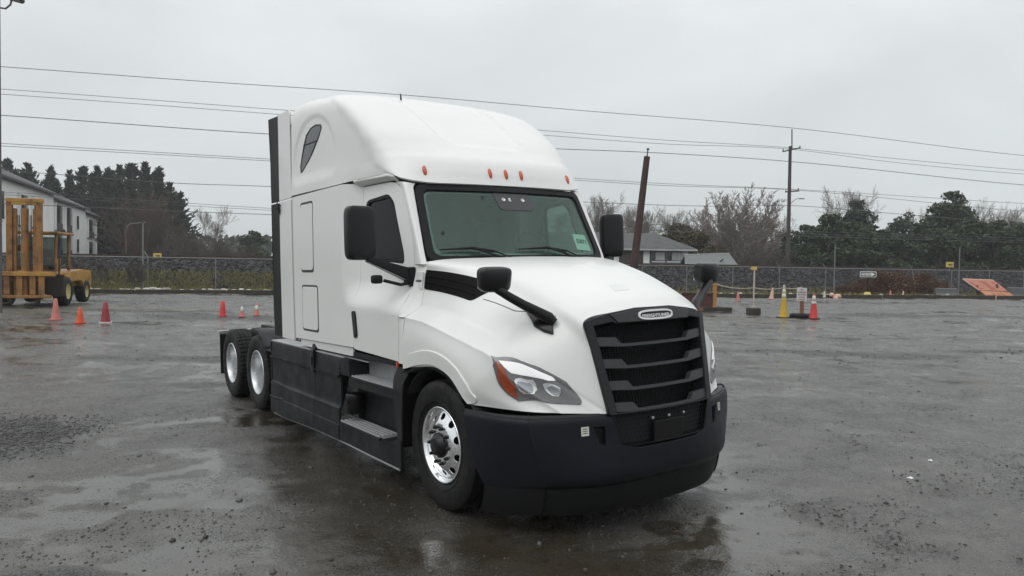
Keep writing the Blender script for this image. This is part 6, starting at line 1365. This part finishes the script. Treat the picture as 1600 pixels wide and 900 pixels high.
# roof corner of a far white house, showing between twigs
fh = empty('far_house', site((40.121, 110.000, 4.188)[0], 110, 0), SITE_ROT, 'pale gable end of a far house showing through the twigs beside the tall pole', 'house')
m = MB(); m.box((0, 3, 1.2), (8, 6, 3.4)); m.build('wall', M['siding'], fh); m = MB(); V = [(-4.6, -.5, 2.7), (4.6, -.5, 5.6), (4.6, 6.5, 5.6), (-4.6, 6.5, 2.7)]; V = V+[(x, y, z+.2) for x, y, z in V]; m.add(V, [(0, 3, 2, 1), (4, 5, 6, 7), (0, 1, 5, 4), (1, 2, 6, 5), (2, 3, 7, 6), (3, 0, 4, 7)]); m.build('roof', M['shingle'], fh)
# =================================================================== POLES AND WIRES
up_ = empty('utility_pole', site(*(27.947, 75.000, 3.214)[:2], 0), SITE_ROT, 'tall dark utility pole with crossarms and a street lamp right of the truck', 'utility pole')
m = MB(); m.tube([(0, 0, -.2), (-.02, 0, 8), (-.06, 0, 14.3)], [.21, .18, .15], 10); m.build('pole_shaft', M['pole_grey'], up_); m = MB(); m.tube([(.12, 0, 13.9), (.06, 0, 16.0)], .06, 6); m.build('pole_top', M['pole_grey'], up_)
for z, x0, x1, tl in ((13.95, -.85, 1.0, .30), (9.75, -.45, .95, .12)):
    m = MB(); m.box(((x0+x1)/2, 0, z), (x1-x0, .12, .12), Matrix.Rotation(R(-13 if z > 12 else -5), 3, 'Y')); ca = m.build('crossarm', M['pole_grey'], up_); m = MB(); 
    for x in (x0+.08, x1-.08): m.lathe([(0, 0), (.06, .02), (.05, .16), (.07, .18), (0, .24)], 8, 'z', (x, 0, z+.02+(x-(x0+x1)/2)*.2))
    m.build('insulator', M['steel_dark'], ca)
m = MB(); m.tube([(0, 0, 8.35), (.35, 0, 8.75), (.75, 0, 9.02), (1.05, 0, 9.05)], .035, 6); la = m.build('lamp_arm', M['steel'], up_); m = MB(); m.box((1.25, 0, 9.03), (.5, .2, .10), bev=.03); m.build('lamp_head', M['steel'], la)
# leaning stub pole just behind the truck
lk = empty('leaning_pole', site(*(5.730, 36.000, 1.639)[:2], 0), SITE_ROT, 'dark red brown leaning wooden pole behind the truck hood', 'utility pole')
m = MB(); m.tube([(-.02, 0, -.2), (.72, 0, 7.25)], [.215, .15], 12); m.build('pole_shaft', M['pole_wood'], lk); m = MB(); m.tube([(.72, 0, 7.25), (.76, 0, 7.62)], [.035, .03], 6); m.lathe([(0, 7.55), (.07, 7.58), (.07, 7.64), (0, 7.67)], 8, 'z', (.76, 0, 0)); m.build('insulator', M['steel_dark'], lk)
# street lamp in front of the conifers
sl_ = empty('street_lamp', site(*(-46.041, 88.000, 2.202)[:2], 0), SITE_ROT, 'street lamp with one long arm in front of the dark conifers', 'street lamp')
m = MB(); m.tube([(0, 0, 0), (0, 0, 5.9)], [.13, .09], 8); m.build('pole_shaft', M['bark_red'], sl_); m = MB(); m.tube([(0, 0, 5.5), (.4, 0, 6.0), (1.9, 0, 6.22)], .05, 6); a_ = m.build('lamp_arm', M['steel'], sl_); m = MB(); m.box((2.1, 0, 6.22), (.6, .2, .1), bev=.03); m.build('lamp_head', M['steel'], a_)
# wires of the line, hung in the pole's plane
def wire(pts, rad, label):
    p = [Vector(site(*q)) for q in pts]; n = len(p); P = np.array([[q.x, q.y, q.z] for q in p]); ext0 = P[0]+(P[0]-P[1])*np.array([1.3, 1.3, .25]); ext1 = P[-1]+(P[-1]-P[-2])*np.array([1.6, 1.6, .25]); P = np.concatenate([[ext0], P, [ext1]]); o_ = []
    for i in range(len(P)-1):
        a = P[max(i-1, 0)]; d = P[min(i+2, len(P)-1)]; k = 10
        L_ = [np.linalg.norm(P[i+1]-P[i])]
        for t in np.linspace(0, 1, k, endpoint=False):
            # non-uniform: finite-difference tangents
            l1 = np.linalg.norm(P[i+1]-P[i]); l0 = np.linalg.norm(P[i]-a) or l1; l2 = np.linalg.norm(d-P[i+1]) or l1
            m0 = ((P[i+1]-P[i])/l1+(P[i]-a)/l0)*.5*l1 if i > 0 else (P[i+1]-P[i]); m1 = ((P[i+1]-P[i])/l1+(d-P[i+1])/l2)*.5*l1 if i < len(P)-2 else (P[i+1]-P[i])
            o_.append((2*t**3-3*t*t+1)*P[i]+(t**3-2*t*t+t)*m0+(-2*t**3+3*t*t)*P[i+1]+(t**3-t*t)*m1)
    o_.append(P[-1]); c = Vector(o_[len(o_)//2]); m = MB(); m.tube([Vector(q)-c for q in o_], rad, 5, False); o = m.build('power_line', M['wire'], None, recalc=False); o.location = c; return tag(o, label, 'power line', 'overhead wires behind the truck')
wire([(-40.286, 58.190, 16.747), (-26.725, 61.526, 16.690), (-10.145, 65.604, 16.724), (5.722, 69.508, 16.436), (27.330, 74.823, 16.149), (56.299, 81.950, 14.826)], .028, 'topmost overhead wire, passing over the truck roof to the pole top')
wire([(-40.296, 58.187, 15.009), (-20.338, 63.097, 14.753), (1.303, 68.421, 14.385), (14.606, 71.693, 14.144), (26.895, 74.716, 14.138), (40.135, 77.973, 13.655), (56.373, 81.968, 13.211)], .022, 'upper wire of the pair meeting the top crossarm')
wire([(-40.298, 58.187, 14.611), (-21.240, 62.875, 14.370), (1.785, 68.539, 13.945), (14.614, 71.695, 13.776), (26.899, 74.717, 14.010), (40.150, 77.977, 13.254), (56.392, 81.972, 12.790)], .022, 'lower wire of the pair meeting the top crossarm')
wire([(-40.307, 58.185, 12.969), (-21.232, 62.877, 12.648), (3.182, 68.883, 12.728), (12.693, 71.223, 12.875), (27.575, 74.883, 12.761), (56.447, 81.986, 11.594)], .032, 'thick overhead wire passing the top of the leaning pole')
wire([(-40.319, 58.182, 10.775), (-21.222, 62.879, 10.545), (5.230, 69.386, 10.097), (14.704, 71.717, 9.962), (27.303, 74.817, 9.982), (56.540, 82.009, 9.550)], .022, 'upper wire of the pair meeting the lower crossarm')
wire([(-40.320, 58.181, 10.576), (-21.222, 62.879, 10.383), (5.233, 69.387, 9.918), (14.709, 71.718, 9.778), (27.305, 74.817, 9.918), (56.578, 82.018, 8.704)], .022, 'lower wire of the pair meeting the lower crossarm')
wire([(-40.330, 58.179, 8.677), (-28.143, 61.177, 8.196), (-21.212, 62.882, 8.221), (7.117, 69.851, 7.896), (18.726, 72.707, 7.942), (27.710, 74.917, 8.322), (40.349, 78.026, 7.893), (56.643, 82.034, 7.290)], .026, 'single wire ending behind the conifer top at left')
wire([(-40.340, 58.176, 6.974), (-27.426, 61.353, 6.588), (-21.153, 62.896, 6.381), (5.917, 69.556, 6.113), (27.786, 74.935, 5.803)], .018, 'upper thin wire of the low pair left of the truck')
wire([(-40.341, 58.176, 6.774), (-27.426, 61.353, 6.377), (-21.152, 62.897, 6.218), (5.921, 69.557, 5.873), (27.794, 74.937, 5.544)], .018, 'lower thin wire of the low pair left of the truck')
wire([(-40.344, 58.175, 6.072), (-26.706, 61.530, 5.872), (-21.150, 62.897, 5.839), (5.928, 69.558, 5.513), (27.802, 74.939, 5.285)], .026, 'lowest overhead wire, just above the bare tree at left')
# =================================================================== TREES
def tubes_np(segs, sides=3):
    """segs: array (n,8): p0, p1, r0, r1 -> triangles"""
    S = np.asarray(segs, float); p0, p1, r0, r1 = S[:, :3], S[:, 3:6], S[:, 6], S[:, 7]; d = p1-p0; d /= np.linalg.norm(d, axis=1)[:, None]+1e-9
    a = np.where(np.abs(d[:, 2:3]) < .9, [[0, 0, 1.0]], [[1.0, 0, 0]]); x = np.cross(d, a); x /= np.linalg.norm(x, axis=1)[:, None]; y = np.cross(d, x); n = len(S); V = np.zeros((n, 2*sides, 3))
    for k in range(sides):
        t = 2*math.pi*k/sides; o = x*math.cos(t)+y*math.sin(t); V[:, k] = p0+o*r0[:, None]; V[:, sides+k] = p1+o*r1[:, None]
    f = []
    for k in range(sides): j = (k+1) % sides; f += [(k, j, sides+j), (k, sides+j, sides+k)]
    return V.reshape(-1, 3), (np.array(f)[None]+np.arange(n)[:, None, None]*2*sides).reshape(-1, 3)
def grow(seed, h, spread, levels=5, trunk_r=.018, vase=.5, nb=4, clear=.18, wob=.25, twig=.012):
    g = np.random.default_rng(seed); trunk = []; tw = []
    def branch(p, d, l, r, lev):
        n = 3 if lev < 2 else 2; q = p; dd = d; rr0 = r; tips = []
        for i in range(n):
            dd = dd+wob*.5*g.normal(size=3); dd[2] += .10; dd /= np.linalg.norm(dd); e = q+dd*l/n; r1 = max(rr0*.78, twig*h*.1); (trunk if lev < 2 else tw).append([*q, *e, rr0, r1]); tips.append((e, dd.copy(), r1)); q = e; rr0 = r1
        if lev < levels:
            for i, (e, de, re_) in enumerate(tips):
                k = nb if i == n-1 else max(1, nb-2)
                for _ in range(k):
                    s = g.normal(size=3); s -= de*np.dot(s, de); s /= np.linalg.norm(s)+1e-9; a = spread*(.6+.7*g.random()); nd = de*math.cos(a)+s*math.sin(a); nd[2] = nd[2]*(1-vase*.3)+vase*.35; nd /= np.linalg.norm(nd); branch(e, nd, l*(.50+.30*g.random()), re_*.66, lev+1)
    branch(np.array([0, 0, 0.0]), np.array([.0, 0, 1.0]), h*clear*1.6, h*trunk_r, 0); return np.array(trunk), np.array(tw)
def fit_height(tr, tw, h):
    z = tw[:, [2, 5]].max(); k = h/z
    for A in (tr, tw): A[:, :6] *= k; A[:, 6:] *= k**.5
    return tr, tw
BARE = {}
def bare_mesh(key, **kw):
    if key not in BARE:
        tr, tw = fit_height(*grow(**kw), kw['h']); tw[:, 6:] = np.maximum(tw[:, 6:], kw['h']*.0009+.004)
        BARE[key] = (fast_mesh('trunk', *tubes_np(tr, 6)), fast_mesh('branches', *tubes_np(tw, 3)), kw['h'])
    return BARE[key]
def tree(name, key, r, f, h, wsc, mt, label, cat='tree', group=None, rz=0, z=0, mt2=None):
    t_, c_, h0 = key; o = empty(name, site(r, f, z), rz, label, cat, group); o.scale = (h/h0*wsc, h/h0*wsc, h/h0)
    for nm, me, m_ in (('trunk', t_, mt), (c_.name.split('.')[0], c_, mt2 or mt)):
        q = bpy.data.objects.new(nm, me); COL.objects.link(q); q.parent = o
        if not me.materials: me.materials.append(m_)
        if me.materials[0] != m_: q.material_slots[0].link = 'OBJECT'; q.material_slots[0].material = m_
    return o
def grow_fan(seed, h, width, stems=11, fork=.30, tw_len=.30, dens=1.0, dome=False):
    """many-stemmed dome shaped tree: stems fan out from the base and fork into upright twigs"""
    g = np.random.default_rng(seed); tr = []; tw = []
    def limb(p, d, l, r, lev, up):
        n = 6 if lev == 0 else 4; q = p.copy(); dd = d.copy(); ra = r
        for i in range(n):
            dd = dd+g.normal(size=3)*.07+np.array([0, 0, up]); dd /= np.linalg.norm(dd); e = q+dd*l/n; rb = max(ra*(.80 if lev else .84), .013); (tr if lev == 0 else tw).append([*q, *e, ra, rb])
            if lev < 3 and (i > 0 or lev > 0):
                for _ in range(int(2+dens*g.random()*1.6) if lev < 2 else (3 if dome else 2)):
                    s = g.normal(size=3); s -= dd*np.dot(s, dd); s /= np.linalg.norm(s)+1e-9; a = fork*(.7+.9*g.random()); nd = dd*math.cos(a)+s*math.sin(a); nd /= np.linalg.norm(nd)
                    limb(e, nd, l*tw_len*(.75+.7*g.random())*(1.1-.07*i), rb*.55, lev+1, .05)
            q = e; ra = rb
    for k in range(stems):
        az = 6.283*k/stems+g.random()*.5; ti = (.08+.92*((k*7) % stems)/stems)*math.atan(width/(h*.75)); ti *= .85+.3*g.random(); d = np.array([math.sin(ti)*math.cos(az), math.sin(ti)*math.sin(az), math.cos(ti)])
        if dome:
            ti = 1.02*math.sqrt((k+.5)/stems); ga = k*2.39996; d = np.array([math.sin(ti)*math.cos(ga), math.sin(ti)*math.sin(ga), math.cos(ti)]); ln = .86/math.sqrt((math.sin(ti)/width)**2+(math.cos(ti)/h)**2)*(.88+.12*g.random())*(.86 if ti < .3 else 1); limb(np.array([.2*math.cos(az), .2*math.sin(az), 0.0]), d, ln, .008*h*(.7+.4*g.random()), 0, .012); continue
        limb(np.array([.25*math.cos(az), .25*math.sin(az), 0.0]), d, h*(.82-.20*abs(math.sin(ti)))*(.85+.3*g.random()), .017*h*(.7+.4*g.random()), 0, .03+.05*ti)
    return np.array(tr), np.array(tw)
def fan_mesh(seed, h, width, **kw):
    tr, tw = fit_height(*grow_fan(seed, h, width, **kw), h); return fast_mesh('trunk', *tubes_np(tr, 6)), fast_mesh('branches', *tubes_np(tw, 3)), h
VASE = fan_mesh(3, 12.3, 5.6, stems=84, fork=.42, tw_len=.24, dens=2.0, dome=True)
FAN2 = fan_mesh(8, 11, 5.0, stems=10, fork=.50, tw_len=.34, dens=1.2)
FAN3 = fan_mesh(15, 11, 4.5, stems=8, fork=.55, tw_len=.37, dens=1.0)
OPEN = bare_mesh('open', seed=12, h=11, spread=.60, levels=5, trunk_r=.016, vase=.55, nb=3, clear=.20, wob=.24)
UPR = FAN3
YOUNG = fan_mesh(44, 3, .5, stems=2, fork=.5, tw_len=.35, dens=0)
BUSHY = fan_mesh(31, 9, 8.0, stems=12, fork=.55, tw_len=.32, dens=.7)
# leafy crowns from many small faces
def leaf_faces(P, size, g, flat=.0, nrm=None):
    n = len(P); a = g.normal(size=(n, 3)); a /= np.linalg.norm(a, axis=1)[:, None]; b = g.normal(size=(n, 3)); b[:, 2] *= (1-flat); b -= a*(a*b).sum(1)[:, None]; b /= np.linalg.norm(b, axis=1)[:, None]+1e-9
    s = size*(.6+.8*g.random(n))[:, None]; V = np.stack([P-a*s*.5, P+b*s*.45, P+a*s*.6, P-b*s*.45], 1).reshape(-1, 3); i = np.arange(n)*4; return V, np.stack([i, i+1, i+2, i+3], 1)
def conifer_mesh(seed, h=17, r0=6.2, tips=3, dens=1.0):
    """dense cedar-like tree: spiky upswept sprays round several leaders"""
    g = np.random.default_rng(seed); Ps = []; Ds = []; segs = []
    for k in range(tips):
        az = 6.28*k/tips+g.random(); off = 0 if k == 0 else r0*(.22+.25*g.random()); hh = h*(1 if k == 0 else .78+.19*g.random()); bx, by = off*math.cos(az), off*math.sin(az); segs.append([bx*.2, by*.2, 0, bx, by, hh*.97, .24, .03]); z = h*.02; rr0 = r0*(1 if k == 0 else .62)
        while z < hh*.98:
            t = z/hh; rm = rr0*(1-t)**1.05*(.8+.25*math.sin(t*11+seed*2+k))+.05; nb = int((5+4*(1-t))*dens)
            for _ in range(nb):
                a = g.random()*6.28; l = rm*(.55+.6*g.random()); up = .30+.65*t+.25*g.random(); n = int(9+26*l/r0); u = g.random(n)**.7; x = u*l; w_ = .30*l*(1-u)*(g.random(n)-.5)*1.5
                P = np.stack([bx+x*math.cos(a)-w_*math.sin(a), by+x*math.sin(a)+w_*math.cos(a), z+up*x*u-.18*x*(1-t)+(g.random(n)-.5)*.25], 1); Ps.append(P); d = np.array([math.cos(a), math.sin(a), up*1.5]); Ds.append(np.tile(d/np.linalg.norm(d), (n, 1)))
                # pointed spray at the branch end
                for q in range(3): Ps.append(np.array([[bx+l*(1+.06*q)*math.cos(a), by+l*(1+.06*q)*math.sin(a), z+up*l*(1+.10*q)-.18*l*(1-t)]])); Ds.append((d/np.linalg.norm(d))[None])
            z += h*.026*(.7+.6*g.random())
        for q in range(5): Ps.append(np.array([[bx, by, hh*(.955+.01*q)]])); Ds.append(np.array([[.05*(q-2), .03, 1.0]]))
    P = np.concatenate(Ps); D = np.concatenate(Ds); n = len(P); D = D+.45*g.normal(size=D.shape); D /= np.linalg.norm(D, axis=1)[:, None]; b = np.cross(D, g.normal(size=D.shape)); b /= np.linalg.norm(b, axis=1)[:, None]; s_ = (.42*(.6+.9*g.random(n)))[:, None]
    V = np.stack([P-D*s_*.6, P+b*s_*.34, P+D*s_, P-b*s_*.34], 1).reshape(-1, 3); V[:, 2] = np.maximum(V[:, 2], .05); i = np.arange(n)*4; return fast_mesh('trunk', *tubes_np(np.array(segs), 4)), fast_mesh('foliage', V, np.stack([i, i+1, i+2, i+3], 1)), h
def crown_mesh(seed, h=8, w_=6, nblob=26, leaf=.28, n=9000, base=.12, top=1.6, trunk=.16, shape='round'):
    g = np.random.default_rng(seed); B = []
    for _ in range(nblob):
        t = base+(1-base)*g.random()**.8; 
        env = math.sin(math.pi*min(1, (t*.9+.10)))**.7 if shape == 'round' else (1-t)**.55+.12
        a = g.random()*6.28; q = env*w_/2*g.random()**.55; rb = (.16+.15*g.random())*w_*(1.1-.5*t)*(.6 if t > .85 else 1); B.append((q*math.cos(a), q*math.sin(a), min(t*h, h-rb*.55), rb))
    B = np.array(B); k = g.choice(nblob, n, p=B[:, 3]**2/(B[:, 3]**2).sum()); d = g.normal(size=(n, 3)); d /= np.linalg.norm(d, axis=1)[:, None]; rad = B[k, 3]*(.55+.5*g.random(n)**.6)*(1+.18*np.sin(d[:, 0]*7+k)*np.sin(d[:, 2]*6+k*2)); P = B[k, :3]+d*rad[:, None]*np.array([1, 1, .72]); P[:, 2] = np.maximum(P[:, 2], .05)
    V, F = leaf_faces(P, leaf, g, .25); segs = [[0, 0, 0, 0, 0, h*.55, trunk, trunk*.5]]+[[0, 0, h*.12*(1+i % 3), *B[i, :3], trunk*.4, .02] for i in range(nblob)]; return fast_mesh('trunk', *tubes_np(np.array(segs), 5)), fast_mesh('foliage', V, F), h
CON = [conifer_mesh(s, tips=2+s % 3) for s in (1, 2, 3, 4)]
EV = [crown_mesh(s, n=9000) for s in (11, 12, 13)]; PINE = [crown_mesh(s, h=10, w_=6, nblob=34, leaf=.26, n=9000, base=.15, shape='cone') for s in (21, 22)]; SHRUB = [crown_mesh(s, h=3, w_=5, nblob=24, leaf=.16, n=7000, base=.0, trunk=.04) for s in (41, 42)]
# row of dark conifers behind the white apartment house
for i, (px, top, wsc, f) in enumerate([(-88.088, 17.998, 1.0, 124.0), (-81.930, 17.840, 1.0, 120.0), (-77.410, 16.914, 1.0, 118.0), (-76.139, 16.959, 1.0, 122.0), (-71.290, 15.818, 1.0, 119.0), (-70.767, 17.043, 1.0, 122.0), (-66.307, 16.581, 1.0, 118.0), (-66.322, 16.668, 1.0, 121.0), (-62.741, 16.637, 1.0, 118.0), (-61.836, 17.432, 1.0, 120.0), (-58.169, 17.178, 1.0, 117.0), (-55.090, 16.159, 1.0, 115.0), (-52.837, 13.613, 1.0, 114.0)]):
    lab = ['dark conifer at the far left edge, mostly out of the picture', 'dark conifer rising behind the left end of the white apartment roof', 'dark conifer above the apartment roof, second from the left edge', 'dark conifer above the middle of the apartment roof, left of the dip', 'shorter dark conifer in the dip of the row above the apartment roof', 'dark conifer just right of the dip above the apartment roof', 'dark conifer above the far end of the apartment roof', 'dark conifer rising above the far balconies of the apartment house', 'dark conifer just right of the apartment house end', 'tall dark conifer above and behind the street lamp pole', 'tallest dark conifer of the row, behind the street lamp arm', 'dark conifer second from the right end of the row', 'lowest dark conifer at the right end of the row beside the bare tree'][i]
    tree('conifer_tree', CON[i % 4], px, f, top, wsc*(1.3 if i > 8 else 1.15), M['bark'], lab, 'conifer', 'dark conifers behind the apartment house', rz=i*1.7, mt2=M['needle'])
tree('bare_tree', BUSHY, *(-48.144, 96.000, 11.378), 1.0, M['bark_red'], 'broad reddish brown bare tree in front of the dark conifers', 'tree', rz=.4)
tree('bare_tree', BUSHY, *(-47.594, 99.000, 9.830), .95, M['bark_red'], 'smaller reddish brown bare tree right of the street lamp', 'tree', rz=2.4)
tree('bare_tree', OPEN, *(-40.175, 96.000, 9.353), .75, M['bark_pale'], 'pale bare tree standing alone right of the conifer row', 'tree', rz=1.0)
tree('bare_bush', BUSHY, *(-36.097, 90.000, 5.029), 1.9, M['bark'], 'low dark bare bush below the pale bare tree', 'bush', rz=.2)
tree('bare_bush', BUSHY, *(-40.724, 92.000, 5.833), 1.7, M['bark'], 'dark bare bush at the right foot of the conifer row', 'bush', rz=1.2)
tree('evergreen_tree', EV[0], *(-39.298, 112.000, 6.362), 1.1, M['bark'], 'rounded green tree close to the truck tail flap', 'tree', rz=.5, mt2=M['leaf'])
tree('bare_bush', BUSHY, *(-38.373, 104.000, 3.946), 2.3, M['bark_red'], 'low brown bush left of the rounded green tree', 'bush', rz=.9)
for i, (px, y) in enumerate(((345, 371), (354, 367), (364, 374))): pass
for i, (px, top, wsc, f) in enumerate([(-130.349, 11.936, 1.0, 330.0), (-131.655, 13.751, 1.0, 340.0), (-126.809, 11.016, 1.0, 335.0), (-111.203, 11.951, 1.0, 330.0)]): tree('conifer_tree', CON[i % 4], px, f, top, 1.1, M['bark'], ['hazy far conifer, left of the distant three', 'hazy far conifer, tallest and middle of the distant three', 'hazy far conifer, right of the distant three', 'hazy far conifer right behind the truck tail flap'][i], 'conifer', 'far conifers in the mist', rz=i, mt2=M['needle'])
# right of the truck
for (a, k, ws_, lab, rz) in (((10.994, 96.000, 11.808), UPR, .85, 'bare grey tree just right of the windshield edge', 0), ((12.716, 92.000, 9.686), OPEN, .8, 'bare tree behind the far door mirror', 1), ((15.762, 98.000, 9.552), UPR, .9, 'bare tree right behind the leaning pole', 2), ((18.907, 96.000, 10.278), OPEN, .85, 'bare tree above the right half of the small house roof', 3), ((22.299, 100.000, 10.150), UPR, .9, 'bare tree above the right corner of the small house', 4), ((8.899, 100.000, 10.113), OPEN, .9, 'bare tree showing beside the right windshield pillar', 2.2), ((18.540, 104.000, 9.331), BUSHY, .9, 'low twiggy bare tree right of the leaning pole', 5)):
    tree('bare_tree', k, *a, ws_, M['bark_pale'], lab, 'tree', 'bare trees behind the small house', rz=rz)
tree('bare_tree', VASE, *(29.049, 96.000, 12.834), 1.15, M['bark_fan'], 'large fan shaped bare tree with dense upright twigs', 'tree', rz=.3)
tree('bare_tree', OPEN, *(35.280, 100.000, 9.664), .7, M['bark_pale'], 'thin bare tree just left of the tall utility pole', 'tree', rz=.8)
tree('olive_bush', EV[1], *(19.372, 86.000, 6.997), 1.25, M['bark'], 'olive brown evergreen right behind the small house', 'tree', rz=.4, mt2=M['leaf_olive'])
tree('olive_bush', EV[2], *(21.130, 84.000, 5.681), 1.2, M['bark'], 'lower olive brown bush between the house and the shed', 'bush', rz=1.4, mt2=M['leaf_olive'])
for (a, ws_, lab) in (((26.098, 80.000, 4.765), 1.9, 'dark twiggy thicket under the large bare tree'), ((26.583, 76.000, 4.125), 2.0, 'dark twiggy thicket at the foot of the tall pole'), ((26.206, 88.000, 4.555), 1.6, 'dark twiggy thicket behind the shed roof')):
    tree('thicket_bush', BUSHY, *a, ws_, M['bark'], lab, 'bush', 'dark thickets right of the shed', rz=ws_*3)
evs = (((33.456, 84.000, 6.890), EV[0], 1.25, 'leaf', 'dark rounded evergreen right of the tall pole'), ((37.901, 88.000, 8.538), EV[1], 1.1, 'leaf', 'dark evergreen with a flat top, second right of the tall pole'), ((42.755, 92.000, 10.474), PINE[0], .95, 'leaf_pine', 'dark pointed evergreen above the one way sign'), ((41.010, 84.000, 7.008), EV[2], 1.2, 'leaf', 'low evergreen in the dip above the brambles'), ((48.521, 92.000, 9.216), PINE[1], .95, 'leaf_pine', 'blue green pine with spreading branches above the brambles'), ((40.887, 80.000, 5.827), EV[0], 1.3, 'leaf', 'low evergreen under the spreading pine'), ((49.188, 88.000, 7.804), EV[1], 1.15, 'leaf', 'evergreen between the pine and the tallest evergreen'), ((54.481, 92.000, 11.687), PINE[0], 1.15, 'leaf', 'tallest evergreen on the right with a ragged top'), ((53.555, 86.000, 8.201), EV[2], 1.15, 'leaf', 'evergreen just right of the tallest evergreen'), ((55.082, 84.000, 7.736), EV[0], 1.2, 'leaf', 'evergreen above the orange sign panel'), ((60.751, 88.000, 7.985), EV[1], 1.2, 'leaf', 'evergreen at the right edge of the picture'), ((35.909, 80.000, 5.611), EV[2], 1.4, 'leaf', 'low evergreen under the pointed evergreen'), ((46.285, 80.000, 5.912), EV[1], 1.3, 'leaf', 'low evergreen at the foot of the tallest evergreen'), ((30.867, 82.000, 4.901), EV[2], 1.2, 'leaf', 'low evergreen right at the foot of the utility pole'), ((65.972, 90.000, 9.425), EV[0], 1.1, 'leaf', 'evergreen just beyond the right edge'))
for i, (a, k, ws_, mt_, lab) in enumerate(evs): tree('evergreen_tree', k, *a, ws_, M['bark'], lab, 'tree', 'evergreens behind the bank on the right', rz=i*1.1, mt2=M[mt_])
for (a, k, ws_, lab, rz) in (((48.996, 108.000, 14.454), UPR, .75, 'tall thin bare tree rising behind the pointed evergreen'), ((56.609, 104.000, 11.361), OPEN, .6, 'bare tree top showing right of the blue green pine'), ((64.483, 104.000, 12.381), UPR, .7, 'bare tree top just right of the tallest evergreen'), ((64.477, 100.000, 10.466), OPEN, .8, 'bare grey tree behind the evergreens, second from the right edge'), ((70.347, 104.000, 11.756), UPR, .85, 'bare grey tree near the right edge of the picture')) and [(x[0], x[1], x[2], x[3], i) for i, x in enumerate((((48.996, 108.000, 14.454), UPR, .75, 'tall thin bare tree rising behind the pointed evergreen'), ((56.609, 104.000, 11.361), OPEN, .6, 'bare tree top showing right of the blue green pine'), ((64.483, 104.000, 12.381), UPR, .7, 'bare tree top just right of the tallest evergreen'), ((64.477, 100.000, 10.466), OPEN, .8, 'bare grey tree behind the evergreens, second from the right edge'), ((70.347, 104.000, 11.756), UPR, .85, 'bare grey tree near the right edge of the picture')))]:
    tree('bare_tree', k, *a, ws_, M['bark_pale'], lab, 'tree', 'bare trees behind the evergreens', rz=rz)
# dead brambles spilling over the fence
for i, (px, top, wd, lab) in enumerate(((1352, 436, .9, 'brown dead bramble behind the one way sign'), (1400, 424, 1.05, 'largest brown dead bramble, reaching over the fence rail'), (1450, 428, .85, 'brown dead bramble left of the thin pole'), (1318, 446, .8, 'low brown dead bramble behind the whitish cone'), (1556, 438, .6, 'brown dead bramble behind the orange sign panel'))):
    r = {1352: 26.559, 1400: 29.208, 1450: 32.034, 1318: 24.720, 1556: 38.262}[px]; f = fence_f(r)+.5; hh = 1.915+f*(413+.0157*(px-800)-top)/1153
    tree('bramble_bush', SHRUB[i % 2], r, f, hh, wd*1.1, M['bark_red'], lab, 'bush', 'dead brambles on the bank', rz=i*1.3, mt2=M['bramble'])
# saplings on the left bank
for i, (px, lab) in enumerate(((134, 'thin dark sapling by the fence nearest the forklift'), (173, 'thin dark sapling left of the leaning thicker stem'), (212, 'dark stem standing just left of the thin grey pole'), (224, 'thick dark stem right beside the thin grey pole'))):
    r = {134: -24.791, 173: -23.511, 212: -22.212, 224: -21.809}[px]; tree('young_sapling', YOUNG, r, fence_f(r)-.6, 2.0 if i < 2 else 1.7, .8, M['bark'], lab, 'sapling', 'thin saplings by the left fence', rz=i)
# far wooded skyline
g = np.random.default_rng(77); n = 16000; r = -330+760*g.random(n); f = 215+40*g.random(n); hh = 4.5+5*fbm(r*.05, r*0, 4, 3)+3*fbm(r*.4, r*0, 2, 6); z = hh*g.random(n)**.7
P = np.stack([CAM[0]+RV[0]*r+FV[0]*f, CAM[1]+RV[1]*r+FV[1]*f, z], 1); v, f_ = leaf_faces(P, 2.2, g); o = link('distant_wood', fast_mesh('distant_wood', v, f_), None, M['needle']); tag(o, 'far grey green wood along the misty skyline', 'wood', kind='stuff')
# =================================================================== AIR
def haze():
    m = bpy.data.materials.new('haze'); m.use_nodes = True; nt = m.node_tree; nt.nodes.remove(nt.nodes['Principled BSDF']); v = nt.nodes.new('ShaderNodeVolumePrincipled'); v.inputs['Color'].default_value = (.95, .97, 1, 1); v.inputs['Density'].default_value = .0007; v.inputs['Anisotropy'].default_value = .2
    nt.links.new(v.outputs[0], nt.nodes['Material Output'].inputs['Volume']); mb = MB(); mb.box((0, 0, 0), (7000, 7000, 40)); o = mb.build('haze', m, None); o.location = (CAM[0], CAM[1], 18.8); tag(o, 'thin grey mist over the yard and the far trees', 'haze', kind='stuff')
HAZE = True
if HAZE: haze()
